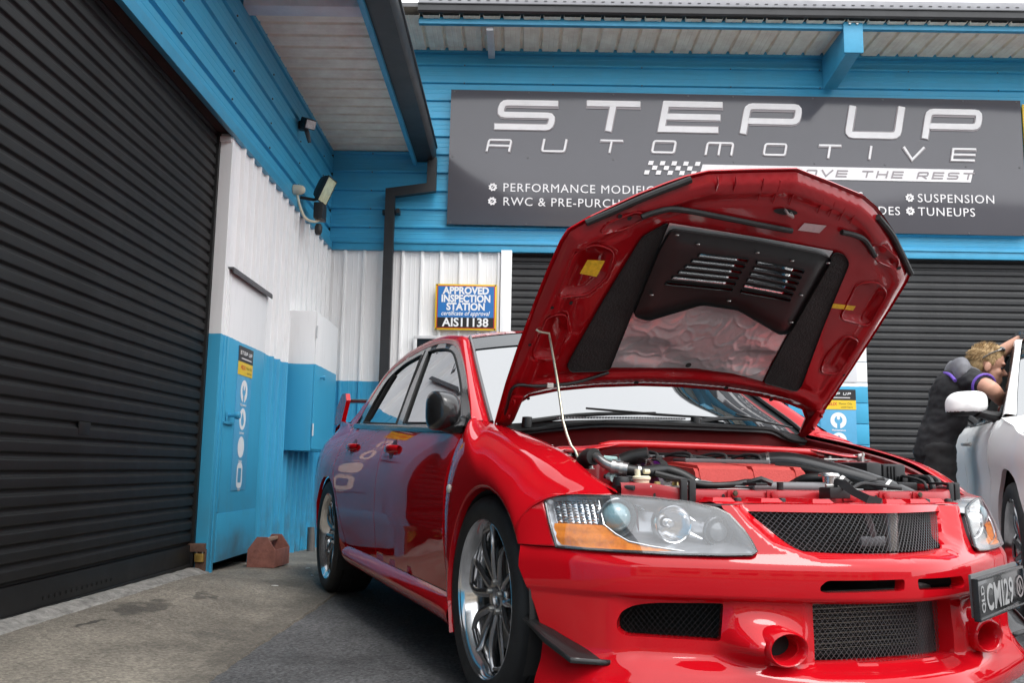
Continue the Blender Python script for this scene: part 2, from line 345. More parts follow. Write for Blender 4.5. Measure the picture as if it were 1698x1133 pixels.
# ------------------------------------------------------------------ ground
def ground_z(x, y):
    t = min(1, max(0, (-1.0 - x) / .9)); t = t * t * (3 - 2 * t)
    ys = [(-9, .07), (3.5, .078), (5.4, .066), (5.8, .042), (6.5, .021), (7.6, -.011), (8.9, -.06), (99, -.06)]
    for (a, za), (b, zb) in zip(ys, ys[1:]):
        if y <= b:
            k = max(0, (y - a) / (b - a)); return t * (za + (zb - za) * k)
    return 0
def asphalt(name, col, agg, rough, crack=False):
    m = bpy.data.materials.new(name); m.use_nodes = True; n = m.node_tree.nodes; l = m.node_tree.links; p = n['Principled BSDF']; MATS[name] = m
    tc = n.new('ShaderNodeTexCoord'); P = tc.outputs['Object']
    def noise_(sc, det=6, r=.6):
        t = n.new('ShaderNodeTexNoise'); t.inputs['Scale'].default_value = sc; t.inputs['Detail'].default_value = det; t.inputs['Roughness'].default_value = r; l.new(P, t.inputs['Vector']); return t
    v = n.new('ShaderNodeTexVoronoi'); v.inputs['Scale'].default_value = 130; l.new(P, v.inputs['Vector'])
    a = noise_(1.3, 8); b = noise_(75, 6, .95); c = noise_(4.5, 8, .7)
    mx = n.new('ShaderNodeMix'); mx.data_type = 'RGBA'; mx.inputs['A'].default_value = (*[q * .55 for q in col], 1); mx.inputs['B'].default_value = (*[q * 1.35 for q in col], 1)
    ra = n.new('ShaderNodeMapRange'); ra.inputs['From Min'].default_value = .33; ra.inputs['From Max'].default_value = .68; l.new(a.outputs[0], ra.inputs['Value']); l.new(ra.outputs[0], mx.inputs['Factor'])
    m2 = n.new('ShaderNodeMix'); m2.data_type = 'RGBA'; m2.blend_type = 'MULTIPLY'; m2.inputs['Factor'].default_value = agg
    cr_ = n.new('ShaderNodeMapRange'); cr_.inputs['From Min'].default_value = .25; cr_.inputs['From Max'].default_value = .75; cr_.inputs['To Min'].default_value = .10; cr_.inputs['To Max'].default_value = 1.95; l.new(b.outputs[0], cr_.inputs['Value'])
    l.new(mx.outputs['Result'], m2.inputs['A']); l.new(cr_.outputs[0], m2.inputs['B'])
    vg = n.new('ShaderNodeTexVoronoi'); vg.inputs['Scale'].default_value = 95; l.new(P, vg.inputs['Vector']); bw = n.new('ShaderNodeRGBToBW'); l.new(vg.outputs['Color'], bw.inputs[0])
    gr = n.new('ShaderNodeMapRange'); gr.inputs['From Min'].default_value = .15; gr.inputs['From Max'].default_value = .85; gr.inputs['To Min'].default_value = .45; gr.inputs['To Max'].default_value = 1.6; l.new(bw.outputs[0], gr.inputs['Value'])
    mg = n.new('ShaderNodeMix'); mg.data_type = 'RGBA'; mg.blend_type = 'MULTIPLY'; mg.inputs['Factor'].default_value = agg * .8; l.new(m2.outputs['Result'], mg.inputs['A']); l.new(gr.outputs[0], mg.inputs['B']); m2 = mg
    m3 = n.new('ShaderNodeMix'); m3.data_type = 'RGBA'; m3.inputs['B'].default_value = (*[q * .35 for q in col], 1)
    rc = n.new('ShaderNodeMapRange'); rc.inputs['From Min'].default_value = .60; rc.inputs['From Max'].default_value = .72; rc.inputs['To Max'].default_value = .65; l.new(c.outputs[0], rc.inputs['Value'])
    l.new(m2.outputs['Result'], m3.inputs['A']); l.new(rc.outputs[0], m3.inputs['Factor']); l.new(m3.outputs['Result'], p.inputs['Base Color'])
    p.inputs['Roughness'].default_value = rough
    bp = n.new('ShaderNodeBump'); bp.inputs['Strength'].default_value = .55; bp.inputs['Distance'].default_value = .004
    ad = n.new('ShaderNodeMath'); ad.operation = 'ADD'; l.new(v.outputs['Distance'], ad.inputs[0]); l.new(b.outputs[0], ad.inputs[1]); l.new(ad.outputs[0], bp.inputs['Height']); l.new(bp.outputs[0], p.inputs['Normal'])
    return m
M_ASPH = asphalt('asphalt', (.098, .098, .100), .9, .85)
M_CONC = asphalt('apron_concrete', (.205, .183, .150), .62, .8)
def stains(m, spots, dark):
    n = m.node_tree.nodes; l = m.node_tree.links; p = n['Principled BSDF']; src = p.inputs['Base Color'].links[0].from_socket
    tc = n.new('ShaderNodeTexCoord'); nz = n.new('ShaderNodeTexNoise'); nz.inputs['Scale'].default_value = 5.5; nz.inputs['Detail'].default_value = 7; l.new(tc.outputs['Object'], nz.inputs['Vector'])
    sb = n.new('ShaderNodeVectorMath'); sb.operation = 'SUBTRACT'; sb.inputs[1].default_value = (.5, .5, .5); l.new(nz.outputs['Color'], sb.inputs[0])
    sc = n.new('ShaderNodeVectorMath'); sc.operation = 'SCALE'; sc.inputs['Scale'].default_value = .42; l.new(sb.outputs[0], sc.inputs[0])
    ad = n.new('ShaderNodeVectorMath'); ad.operation = 'ADD'; l.new(tc.outputs['Object'], ad.inputs[0]); l.new(sc.outputs[0], ad.inputs[1])
    for cx, cy, rx, ry, k in spots:
        mp = n.new('ShaderNodeMapping'); mp.vector_type = 'TEXTURE'; mp.inputs['Location'].default_value = (cx, cy, 0); mp.inputs['Scale'].default_value = (rx, ry, 1e3); l.new(ad.outputs[0], mp.inputs[0])
        ln = n.new('ShaderNodeVectorMath'); ln.operation = 'LENGTH'; l.new(mp.outputs[0], ln.inputs[0])
        mr = n.new('ShaderNodeMapRange'); mr.inputs['From Min'].default_value = 1.15; mr.inputs['From Max'].default_value = .75; mr.inputs['To Max'].default_value = k; l.new(ln.outputs['Value'], mr.inputs['Value'])
        mx = n.new('ShaderNodeMix'); mx.data_type = 'RGBA'; mx.inputs['B'].default_value = dark; l.new(src, mx.inputs['A']); l.new(mr.outputs[0], mx.inputs['Factor']); src = mx.outputs['Result']
    l.new(src, p.inputs['Base Color'])
stains(M_CONC, [(-1.66, 4.25, .09, .25, .62), (-1.74, 3.80, .035, .13, .8), (-1.58, 4.72, .03, .16, .6), (-1.2, 3.9, .10, .10, .35), (-1.35, 5.6, .10, .2, .3), (-1.0, 5.0, .16, 2.5, .35), (-1.3, 7.4, .35, .5, .4)], (.035, .032, .028, 1))
M_KERB = mat('kerb_concrete', (.27, .26, .24), .85, var=.5, vscale=18, bump=.8, bscale=60)
M_WET = mat('oil_stain', (.035, .032, .028), .35, var=.4, vscale=20)
g = MB(); R = 160
g.add([(-R, -R, -.1), (R, -R, -.1), (R, R, -.1), (-R, R, -.1)], [(0, 1, 2, 3)])
tag(g.obj('ground', M_ASPH), kind='structure')
rows = []
for j in range(60):
    y = -8 + j * 17.2 / 59
    rows.append([(x, y, ground_z(x, y) - dz) for x, dz in ((-1.30, .06), (-1.10, .010), (-1.02, .001), (-.97, 0), (0, 0), (2, 0), (5, 0), (9, 0), (20, 0))])
g = MB().grid(rows); g.box((-.95, -8, -.1), (20, 9.2, -.02))
tag(g.obj('forecourt_asphalt', M_ASPH), kind='structure')
rows = []
for j in range(420):
    y = -8 + j * 17 / 419
    rows.append([(x, y, ground_z(x, y) + (.0 if k else .003)) for k, x in enumerate((-1.012 + .006 * math.sin(y * 3) + .002 * math.sin(y * 23) + .010 * noise.noise(Vector((y * 14, 3, 0))), -1.1, -1.2, -1.3, -1.4, -1.5, -1.6, -1.7, -1.8, -1.9, -2.05))])
g = MB().grid([[(r[0][0] + .012, r[0][1], r[0][2] - .012)] + [(p[0], p[1], p[2] + .004) for p in r] for r in rows])
g.add([(q[0], q[1], q[2] - .04) for q in (rows[0][0], rows[-1][0])] + [rows[0][0], rows[-1][0]], [])
tag(g.obj('concrete_apron', M_CONC), kind='structure')
# kerb under the shutter: worn, uneven nose
rows = []
for j in range(150):
    y = -1 + j * 6.73 / 149; z0 = ground_z(-1.88, y); nz = lambda k: (noise.noise(Vector((y * 9, k * 3.1, 1))) * .012 + noise.noise(Vector((y * 35, k * 7, 4))) * .006)
    zt = .108 - .010 * max(0, y - 3.6)
    rows.append([(-2.10, y, zt + .004), (-1.99, y, zt + nz(1) * .3), (-1.935 + nz(2), y, zt - .006 + nz(3) * .6), (-1.905 + nz(4), y, zt - .018 + nz(5)), (-1.880 + nz(6), y, z0 + .010 + nz(7) * .5), (-1.868 + nz(8), y, z0 - .01)])
tag(MB().grid(rows).obj('door_kerb', M_KERB, angle=60), 'worn concrete kerb strip under the large black shutter', 'kerb')
M_PAPER = mat('litter_white', (.6, .6, .58), .7)
for i, (x, y, r_) in enumerate([(-1.37, 5.35, .012), (-1.42, 6.4, .014), (-1.30, 6.0, .010)]):
    m = MB(); m.prism([(r_ * 1.6 * math.cos(a), r_ * .8 * math.sin(a)) for a in (0, 1.1, 2.3, 3.4, 4.6)], 'z', 0, .004)
    tag(m.obj('litter_scrap', M_PAPER, loc=(x, y, ground_z(x, y) + .006), rot=(0, 0, i)), ['pale litter scrap on the apron nearest the camera', 'pale litter scrap on the apron nearest the wooden tool carrier', 'pale litter scrap between two others on the apron'][i], 'litter')

# ------------------------------------------------------------------ workshop building
B = empty('workshop_building', (-1.9, 8.86, 0), label='blue and white ribbed metal workshop building with awnings and black shutters', cat='building')
B_INV = Matrix.Translation((1.9, -8.86, 0))
_ribs = {}
def rib_mesh(n, length, flip=1):
    k = (n, round(length, 3), flip)
    if k in _ribs: return _ribs[k]
    P = .19; prof = []
    for i in range(n):
        for u, h in ((0, 0), (.045, 0), (.049, .002), (.055, .002), (.059, 0), (.091, 0), (.095, .002), (.101, .002), (.105, 0), (.146, 0), (.153, .025), (.157, .028), (.174, .028), (.178, .025), (.186, 0)): prof.append((i * P + u, h))
    prof.append((n * P + .0, 0))
    me = MB().grid([[(u, 0, h * flip) for u, h in prof], [(u, length, h * flip) for u, h in prof]]).mesh('sheet', 25)
    _ribs[k] = me; return me
def sheet(name, n, length, org, U, V, m, flip=1, parent=B):
    U = Vector(U); V = Vector(V); N = U.cross(V); me = rib_mesh(n, length, flip)
    if me.materials and me.materials[0] != m: me = me.copy(); me.materials.clear()
    o = link(name, me, m, parent); o.matrix_local = B_INV @ Matrix((U, V, N)).transposed().to_4x4() if False else B_INV @ (Matrix.Translation(org) @ Matrix((U, V, N)).transposed().to_4x4()); return o
def bpart(name, mb, m, **k):
    o = mb.obj(name, m, B, **k); o.location = (1.9, -8.86, 0); return o
# left wall, white/blue cladding
for k in range(3): sheet('wall_sheet', 4 if k < 2 else 3, 3.0, (-1.9, 6.76 + k * .76, -.12), (0, 1, 0), (0, 0, 1), M_WALL)
for k in range(2): sheet('wall_sheet', 4 if k == 0 else 2, .9, (-1.9, 5.79 + k * .76 - .17 * (k == 1) * 0, 1.985), (0, 1, 0), (0, 0, 1), M_WALL) if k == 0 else sheet('wall_sheet', 1, .9, (-1.901, 6.56, 1.985), (0, 1, 0), (0, 0, 1), M_WALL)
for k in range(8): sheet('wall_sheet', 4, 3.0, (-1.9, -5.0 + k * .76, -.12), (0, 1, 0), (0, 0, 1), M_WALL)
# left blue band (ribs run along the wall)
for k in range(2): sheet('band_sheet', 4 if k == 0 else 2, 13.86, (-1.9, 8.86, 2.88 + k * .76), (0, 0, 1), (0, -1, 0), M_BLUE, flip=-1)
bpart('band_flashing', MB().box((-1.9, -5, 2.835), (-1.862, 8.855, 2.905), .003), M_BLUED)
bpart('band_flashing', MB().box((-1.897, -5, 2.832), (-1.80, 5.70, 2.838)), M_BLK) if False else None
# back wall
for k in range(3): sheet('wall_sheet', 4 if k < 2 else 1, 2.95, (-1.9 + k * .76, 8.86, -.1), (1, 0, 0), (0, 0, 1), M_WALL)
bpart('corner_trim', MB().box((-.192, 8.80, -.1), (-.085, 8.93, 2.85), .004), M_WALL)
for k in range(3): sheet('band_sheet', [4, 4, 3][k], 10.9, (-1.9, 8.86, 2.92 + k * .76), (0, 0, 1), (1, 0, 0), M_BLUE, flip=-1)
bpart('band_flashing', MB().box((-1.86, 8.815, 2.835), (9.0, 8.86, 2.905), .003).box((-1.86, 8.802, 2.905), (9, 8.86, 2.925), .002), M_BLUED)
bpart('wall_head', MB().box((-1.9, 8.80, 4.905), (9.0, 8.88, 5.2), .002), M_BLUED)
bpart('inner_wall', MB().box((-6, 9.2, -.1), (9, 9.3, 5.4)).box((-2.5, -5, -.1), (-2.4, 9.2, 4.4)).box((-2.42, -5, 4.30), (-1.90, 9.2, 4.4)), M_BLK)
# soffits
for k in range(15): sheet('soffit_sheet', 4, .86, (-1.9, 8.86 - .76 * (k + 1), 3.86), (0, 1, 0), (1, 0, 0), M_SOFF, flip=-1)
for k in range(15): sheet('soffit_sheet', 4, .78, (-1.9 + .76 * k, 8.86, 4.925), (1, 0, 0), (0, -1, 0), M_SOFF, flip=-1)
bpart('roof_top', MB().box((-2.4, -5, 3.96), (-.95, 8.86, 4.0)).box((-1.9, 8.10, 5.02), (9, 9.3, 5.06)), M_GREY)
bpart('fascia_board', MB().box((-1.085, -5, 3.70), (-1.048, 8.80, 3.875), .003), M_BLUED)
def gutter(pts_out, a, b, axis):
    return MB().prism(pts_out, axis, a, b)
# left gutter: quad profile
gp = [(-1.046, 3.735), (-.885, 3.735), (-.862, 3.765), (-.862, 3.875), (-.848, 3.88), (-.848, 3.90), (-.876, 3.90), (-.876, 3.77), (-.892, 3.748), (-1.036, 3.748), (-1.036, 3.90), (-1.046, 3.90)]
bpart('gutter', MB().prism(gp, 'y', -5, 8.79).box((-1.045, 8.785, 3.736), (-.86, 8.797, 3.90)), M_GUT)
gp = [(8.165, 4.945), (8.06, 4.945), (8.045, 4.96), (8.045, 5.015), (8.035, 5.02), (8.035, 5.03), (8.06, 5.03), (8.06, 4.965), (8.155, 4.957), (8.155, 5.03), (8.165, 5.03)]
bpart('gutter', MB().prism(gp, 'x', -1.0, 9), M_GUT)
bpart('fascia_board', MB().box((-1.0, 8.14, 4.875), (9, 8.19, 4.943), .003), M_BLUED)
bpart('roof_capping', MB().box((-1.0, 8.07, 5.032), (9, 8.12, 5.125), .004), mat('capping_grey', (.30, .30, .32), .5, var=.15))
cap = MB()
for k in range(110): cap.box((-.9 + k * .09, 8.064, 5.072), (-.9 + k * .09 + .03, 8.07, 5.078))
tag(bpart('capping_rivets', cap, M_GREY), kind='stuff')
bpart('purlin', MB().box((-1.9, 5.79, 3.785), (-1.087, 5.93, 3.858), .004), M_WHITE)
bpart('rafter', MB().box((-.36, 8.195, 4.84), (-.295, 8.80, 4.922), .003), M_WHITE)
bk = MB(); bk.box((2.995, 8.115, 4.63), (3.175, 8.139, 4.935), .002); bk.prism([(8.80, 4.56), (8.80, 4.90), (8.14, 4.90), (8.14, 4.63)], 'x', 3.02, 3.15)
bpart('awning_bracket', bk, M_BLUED)
bo = MB()
for x in (3.05, 3.12): bo.lathe([(0, 8.100), (.012, 8.100), (.014, 8.106), (.014, 8.116)], 10, 'y', (x, 0, 4.915))
bpart('bracket_bolts', bo, M_STEEL)
# downpipe: square section with two elbows
def sqpipe(pts, w_, d_):
    m = MB(); V3 = []
    for i, p in enumerate(pts): V3.append(p)
    rows = []
    for i, p in enumerate(V3):
        a = V3[max(0, i-1)]; b = V3[min(len(V3)-1, i+1)]
        t1 = Vector(p) - Vector(a); t2 = Vector(b) - Vector(p)
        if t1.length < 1e-6: t1 = t2
        if t2.length < 1e-6: t2 = t1
        t1.normalize(); t2.normalize(); t = (t1 + t2).normalized(); n1 = Vector((t1.z, 0, -t1.x)); n = Vector((t.z, 0, -t.x)); k = 1 / max(.3, n.dot(n1)); n *= k
        c = Vector(p); rows.append([c + n * w_/2 + Vector((0, -d_/2, 0)), c - n * w_/2 + Vector((0, -d_/2, 0)), c - n * w_/2 + Vector((0, d_/2, 0)), c + n * w_/2 + Vector((0, d_/2, 0))])
    m.grid(rows, close_u=True); return m
bpart('downpipe', sqpipe([(-.892, 8.745, 3.76), (-.892, 8.745, 3.455), (-1.295, 8.745, 3.395), (-1.288, 8.745, -.05)], .092, .07), M_GUT, angle=20)
bpart('pipe_bracket', MB().box((-1.375, 8.775, 3.19), (-1.20, 8.83, 3.235), .003).box((-1.235, 8.72, 3.19), (-1.20, 8.78, 3.235), .002), M_BLK)
# shutter jamb with chipped paint
bpart('door_jamb', MB().box((-2.08, 5.735, -.02), (-1.893, 5.79, 2.86), .004), M_WALL)
bpart('door_header', MB().box((-2.35, -5, 2.862), (-1.91, 5.735, 2.90)), mat('header_wood', (.035, .02, .017), .8, var=.3))
bpart('jamb_top_cleat', MB().box((-2.06, 5.71, 2.80), (-1.90, 5.74, 2.835), .003), M_WHITE)
# painted block pier between the back shutters: each block is a piece
M_BLOCK = paint_split('block_paint', 1.56, BLUE, WHITE, .55, .15)
bpart('pier_core', MB().box((2.60, 8.845, -.1), (3.375, 9.15, 2.84)), M_BLUED)
bme = {}
for r in range(14):
    xs = [2.60, 2.99, 3.375] if r % 2 else [2.60, 2.80, 3.19, 3.375]
    for a, b in zip(xs, xs[1:]):
        k = round(b - a, 3)
        if k not in bme: bme[k] = MB().box((.003, -.012, .003), (b - a - .003, .01, .197), .004).mesh('block')
        o = link('block', bme[k], M_BLOCK, B); o.location = Vector((a, 8.842, .2 * r)) + Vector((1.9, -8.86, 0))
# window in the back wall
W = empty('wall_window', (-.6, 8.83, 1.4), label='dark fixed window behind the red car roof in white ribbed wall', cat='window')
def wpart(name, mb, m, **k): o = mb.obj(name, m, W, **k); o.location = (.6, -8.83, -1.4); return o
wpart('frame', MB().box((-1.03, 8.80, 1.955), (-.185, 8.84, 1.985), .003).box((-1.03, 8.80, 1.30), (-.995, 8.84, 1.954), .003).box((-.22, 8.80, 1.30), (-.193, 8.84, 1.954), .003), M_WHITE)
wpart('pane', MB().box((-.996, 8.815, 1.30), (-.219, 8.83, 1.956)), mat('window_dark', (.012, .012, .013), .1, ior=1.6))

# ------------------------------------------------------------------ roller shutters: every slat is a piece
def slat_mesh(length, pitch=.0725):
    pr = [(0, 0), (.008, 0), (.013, .004), (.0185, .0135), (.022, .0150), (.040, .0158), (.056, .0150), (.060, .0130), (.0655, .003), (.0725, 0)]
    return MB().grid([[(0, z, n) for z, n in pr], [(length, z, n) for z, n in pr]]).mesh('slat', 8)
def shutter(name, org, U, length, zs, n, label, m, rail=.14):
    U = Vector(U); Vz = Vector((0, 0, 1)); N = U.cross(Vz); E = empty(name, org, label=label, cat='shutter', group='black roller shutters')
    Rm = Matrix((U, Vz, N)).transposed().to_4x4(); me = slat_mesh(length)
    for k in range(n):
        o = link('slat', me, m, E); o.matrix_local = Matrix.Translation((0, 0, zs + rail + k * .0725)) @ Rm
    mb = MB().box((0, 0, 0), (length, rail - .004, .012), .003).box((0, 0, -.02), (length, .022, .022), .003)
    o = mb.obj('bottom_rail', m, E); o.matrix_local = Matrix.Translation((0, 0, zs)) @ Rm
    o = MB().box((0, 0, -.06), (length, n * .0725 + rail, -.012)).obj('curtain_backing', M_BLK, E); o.matrix_local = Matrix.Translation((0, 0, zs)) @ Rm
    return E
D1 = shutter('roller_shutter', (-2.0, 1.0, 0), (0, 1, 0), 4.735, .085, 38, 'large black roller shutter in the left wall above the concrete kerb', M_SLAT)
mb = MB().box((3.14, .835, .010), (3.25, .895, .0172), .002)
lt = mb.obj('lock_plate', M_SLAT, D1); lt.matrix_local = Matrix(((0, 0, 1), (1, 0, 0), (0, 1, 0))).to_4x4()
mb = MB()
for k in range(14): mb.box((2.95 + k * .05, .135, .012), (2.95 + k * .05 + .02, .15, .0155), .001)
lt = tag(mb.obj('rail_rivets', M_SLAT, D1), kind='stuff'); lt.matrix_local = Matrix(((0, 0, 1), (1, 0, 0), (0, 1, 0))).to_4x4()
shutter('roller_shutter', (-.085, 8.93, 0), (1, 0, 0), 2.69, .0, 38, 'black roller shutter in the back wall behind the raised red bonnet', M_SLATB)
shutter('roller_shutter', (3.375, 8.93, 0), (1, 0, 0), 4.2, .0, 38, 'black roller shutter in the back wall behind the bending man', M_SLATB)
MB().box((-.035, 4.700, .085), (.030, 4.733, 2.86), .002).obj('guide_channel', M_SLAT, D1)
# padlock and hasp at the shutter foot
PL = empty('padlock', (-1.93, 5.70, .12), label='brass padlock on rusty hasp at the foot of the shutter jamb', cat='padlock')
MB().box((-.028, -.012, 0), (.028, .012, .05), .004).obj('lock_body', mat('brass', (.55, .36, .10), .35, metal=.8, var=.3, vscale=40), PL)
MB().tube([(-.018, 0, .05), (-.018, 0, .075), (-.010, 0, .088), (.010, 0, .088), (.018, 0, .075), (.018, 0, .05)], .005, 8).obj('shackle', M_STEEL, PL)
MB().box((-.11, -.008, .06), (.03, .025, .11), .003).box((-.03, .012, -.06), (.035, .028, .075), .003).obj('hasp', M_RUST, PL)
# ------------------------------------------------------------------ side door
SD = empty('side_door', (-1.9, 6.28, .07), label='flat steel side door painted blue below and white above beside shutter', cat='door')
def sdp(name, mb, m, **k): o = mb.obj(name, m, SD, **k); o.location = (1.9, -6.28, -.07); return o
sdp('leaf', MB().box((-1.93, 5.83, .10), (-1.888, 6.72, 1.975), .004), M_WALL)
sdp('kick_plate', MB().box((-1.8885, 5.85, .10), (-1.884, 6.70, .40), .002), M_WALL)
sdp('edge_strip', MB().box((-1.8885, 5.835, .41), (-1.883, 5.875, 1.95), .002), M_WALL)
sdp('frame', MB().box((-1.94, 5.79, -.02), (-1.886, 5.826, 1.98), .003).box((-1.94, 6.724, -.05), (-1.888, 6.765, 1.98), .003), M_WALL)
sdp('drip_rail', MB().box((-1.90, 5.79, 1.968), (-1.855, 6.73, 1.982), .002).box((-1.858, 5.79, 1.945), (-1.852, 6.73, 1.975), .001), M_GREY)
kn = MB().lathe([(.012, -1.888), (.012, -1.85), (.022, -1.845), (.026, -1.825), (.020, -1.812), (0, -1.81)], 16, 'x', (0, 5.965, 1.03))
sdp('knob', kn, M_BLUED)
sdp('latch_plate', MB().box((-1.884, 5.84, .97), (-1.872, 6.05, .985), .002).box((-1.884, 5.90, .985), (-1.880, 5.93, 1.05), .002), M_BLUED)
# ------------------------------------------------------------------ meter box
MT = empty('meter_box', (-1.78, 7.8, .832), label='tall metal meter cabinet on the left wall, white top and blue bottom', cat='cabinet')
def mtp(name, mb, m, **k): o = mb.obj(name, m, MT, **k); o.location = (1.78, -7.8, -.832); return o
mtp('case', MB().box((-1.9, 7.40, .832), (-1.67, 8.27, 1.975), .006), M_WALL)
mtp('lid', MB().box((-1.669, 7.405, .845), (-1.658, 8.265, 1.962), .004), M_WALL)
mtp('knob', MB().lathe([(.008, -1.66), (.008, -1.635), (.018, -1.632), (.018, -1.615), (0, -1.612)], 12, 'x', (0, 7.60, 1.44)), M_BLUED)
for z in (.95, 1.75): mtp('hinge', MB().tube([(-1.655, 7.402, z), (-1.655, 7.402, z + .1)], .007, 8), M_WHITE)
mtp('conduit', MB().tube([(-1.875, 7.33, -.05), (-1.875, 7.33, 1.0), (-1.875, 7.33, 1.9)], .012, 8), M_WALL)
o = MB().lathe([(.035, -.05), (.035, .20), (.030, .20), (.030, -.05)], 16, 'z').obj('pipe_stub', mat('stub_steel', (.20, .19, .18), .5, metal=.6, var=.3), loc=(-1.78, 8.10, -.02)); tag(o, 'short upright grey steel pipe stub at foot of left wall', 'pipe')
# ------------------------------------------------------------------ wooden tool carrier
M_TW = mat('carrier_paint', (.30, .115, .085), .6, var=.25, vscale=20, bump=.15)
TB = empty('tool_carrier', (-1.70, 6.43, .03), math.radians(-4), label='small red brown open tool carrier with handle at the side door', cat='tool carrier')
ge = [(-.095, 0), (.095, 0), (.095, .115), (.035, .20), (-.035, .20), (-.095, .115)]
for y in (-.155, .143): MB().prism(ge, 'y', y, y + .012).obj('end_panel', M_TW, TB)
for x in (-.095, .083): MB().box((x, -.142, .0), (x + .012, .142, .115), .002).obj('side_panel', M_TW, TB)
MB().box((-.083, -.142, .004), (.083, .142, .012)).obj('base', M_TW, TB)
MB().box((-.014, -.143, .165), (.014, .143, .188), .004).obj('handle', mat('carrier_handle', (.42, .27, .19), .6, var=.3), TB)
tr = MB()
for i in range(4):
    for j in range(6):
        if abs(-.075 + j * .03) > .09 - max(0, (i * .045 + .02) - .115) * .7: continue
        c = Vector((-.075 + j * .03, -.1562, .02 + i * .045)); s = 1 if (i + j) % 2 else -1
        tr.tube([c + Vector((-.008, 0, -.008 * s)), c + Vector((.008, 0, .008 * s))], .002, 6)
tr.obj('tread_pattern', M_TW, TB)
# ------------------------------------------------------------------ floodlight, junction knob, sensor
FL = empty('floodlight', (-1.87, 7.55, 2.95), label='black square floodlight with yellowish glass on the blue band', cat='floodlight')
def flp(name, mb, m, **k): o = mb.obj(name, m, FL, **k); o.location = (1.87, -7.55, -2.95); return o
Rf = Matrix.Translation((-1.68, 7.60, 3.06)) @ Matrix.Rotation(math.radians(80), 4, 'Z') @ Matrix.Rotation(math.radians(24), 4, 'X') @ Matrix.Scale(.74, 4)
hb = MB(); hb.grid([[Rf @ Vector((x * s, y, z * s)) for x, z in ((-.12, -.15), (.12, -.15), (.12, .15), (-.12, .15))] for s, y in ((.45, .11), (.75, .08), (.95, .03), (1, 0), (1.06, -.005), (1.06, -.02), (.98, -.02))], close_u=True)
hb.add([Rf @ Vector((x * .45, .11, z * .45)) for x, z in ((-.12, -.15), (.12, -.15), (.12, .15), (-.12, .15))], [(0, 1, 2, 3)])
flp('housing', hb, M_BLK, angle=30)
flp('glass', MB().add([Rf @ Vector((x, -.016, z)) for x, z in ((-.117, -.145), (.117, -.145), (.117, .145), (-.117, .145))], [(0, 1, 2, 3)]), mat('flood_glass', (.62, .60, .34), .12, coat=.6, var=.5, vscale=14, dirt=(.20, .18, .08)))
flp('bracket', MB().tube([(-1.89, 7.55, 2.98), (-1.78, 7.58, 2.97), (-1.72, 7.60, 2.99)], .014, 6), M_BLK)
flp('control_gear', MB().box((-1.76, 7.50, 2.79), (-1.68, 7.66, 2.93), .01), M_BLK)
flp('cable', MB().tube(cr([(-1.87, 7.36, 2.95), (-1.84, 7.38, 2.84), (-1.80, 7.42, 2.76), (-1.75, 7.52, 2.76), (-1.72, 7.58, 2.80)], 6), .012, 8), mat('cream_plastic', (.62, .58, .45), .5, var=.2))
flp('junction_cap', MB().lathe([(.0, -1.80), (.02, -1.803), (.036, -1.82), (.042, -1.85), (.045, -1.895)], 16, 'x', (0, 7.35, 2.985)), MATS['cream_plastic'])
flp('sensor_head', MB().lathe([(0, -.05), (.02, -.045), (.032, -.02), (.034, .02), (.02, .05), (0, .05)], 14, 'z', (-1.72, 7.55, 2.70)), M_BLK)
CM = empty('spotlight', (-1.87, 7.42, 3.56), label='small black spotlight under the soffit high on the blue band', cat='spotlight')
def cmp_(name, mb, m, **k): o = mb.obj(name, m, CM, **k); o.location = (1.87, -7.42, -3.56); return o
Rc = Matrix.Translation((-1.80, 7.34, 3.555)) @ Matrix.Rotation(math.radians(40), 4, 'Z') @ Matrix.Rotation(math.radians(25), 4, 'X')
cmp_('housing', MB().box((-.05, -.05, -.04), (.05, .06, .045), .012, R=Rc), M_BLK)
cmp_('glass', MB().box((-.042, -.056, -.033), (.042, -.0505, .036), .002, R=Rc), mat('spot_glass', (.65, .62, .60), .15, var=.4, vscale=30))
cmp_('bracket', MB().box((-1.90, 7.40, 3.54), (-1.83, 7.48, 3.61), .01), M_BLK)
cmp_('sensor', MB().tube([(-1.84, 7.42, 3.55), (-1.82, 7.40, 3.50), (-1.80, 7.42, 3.42)], [.018, .02, .014], 10), M_GREY)

# roofing screws along the cladding ribs
sc = MB()
for z in np.arange(3.06, 4.8, .19):
    for x in np.arange(-1.5, 8.8, .90):
        if -.80 < x < 5.02 and 3.05 < z < 4.55: continue
        sc.lathe([(0, 8.824), (.006, 8.825), (.008, 8.833)], 6, 'y', (x, 0, z + .008))
for z in np.arange(3.05, 3.8, .19):
    for y in np.arange(2.0, 8.8, .90): sc.lathe([(0, -1.864), (.006, -1.865), (.008, -1.873)], 6, 'x', (0, y, z - .008))
tag(bpart('cladding_screws', sc, M_GREY), kind='stuff')
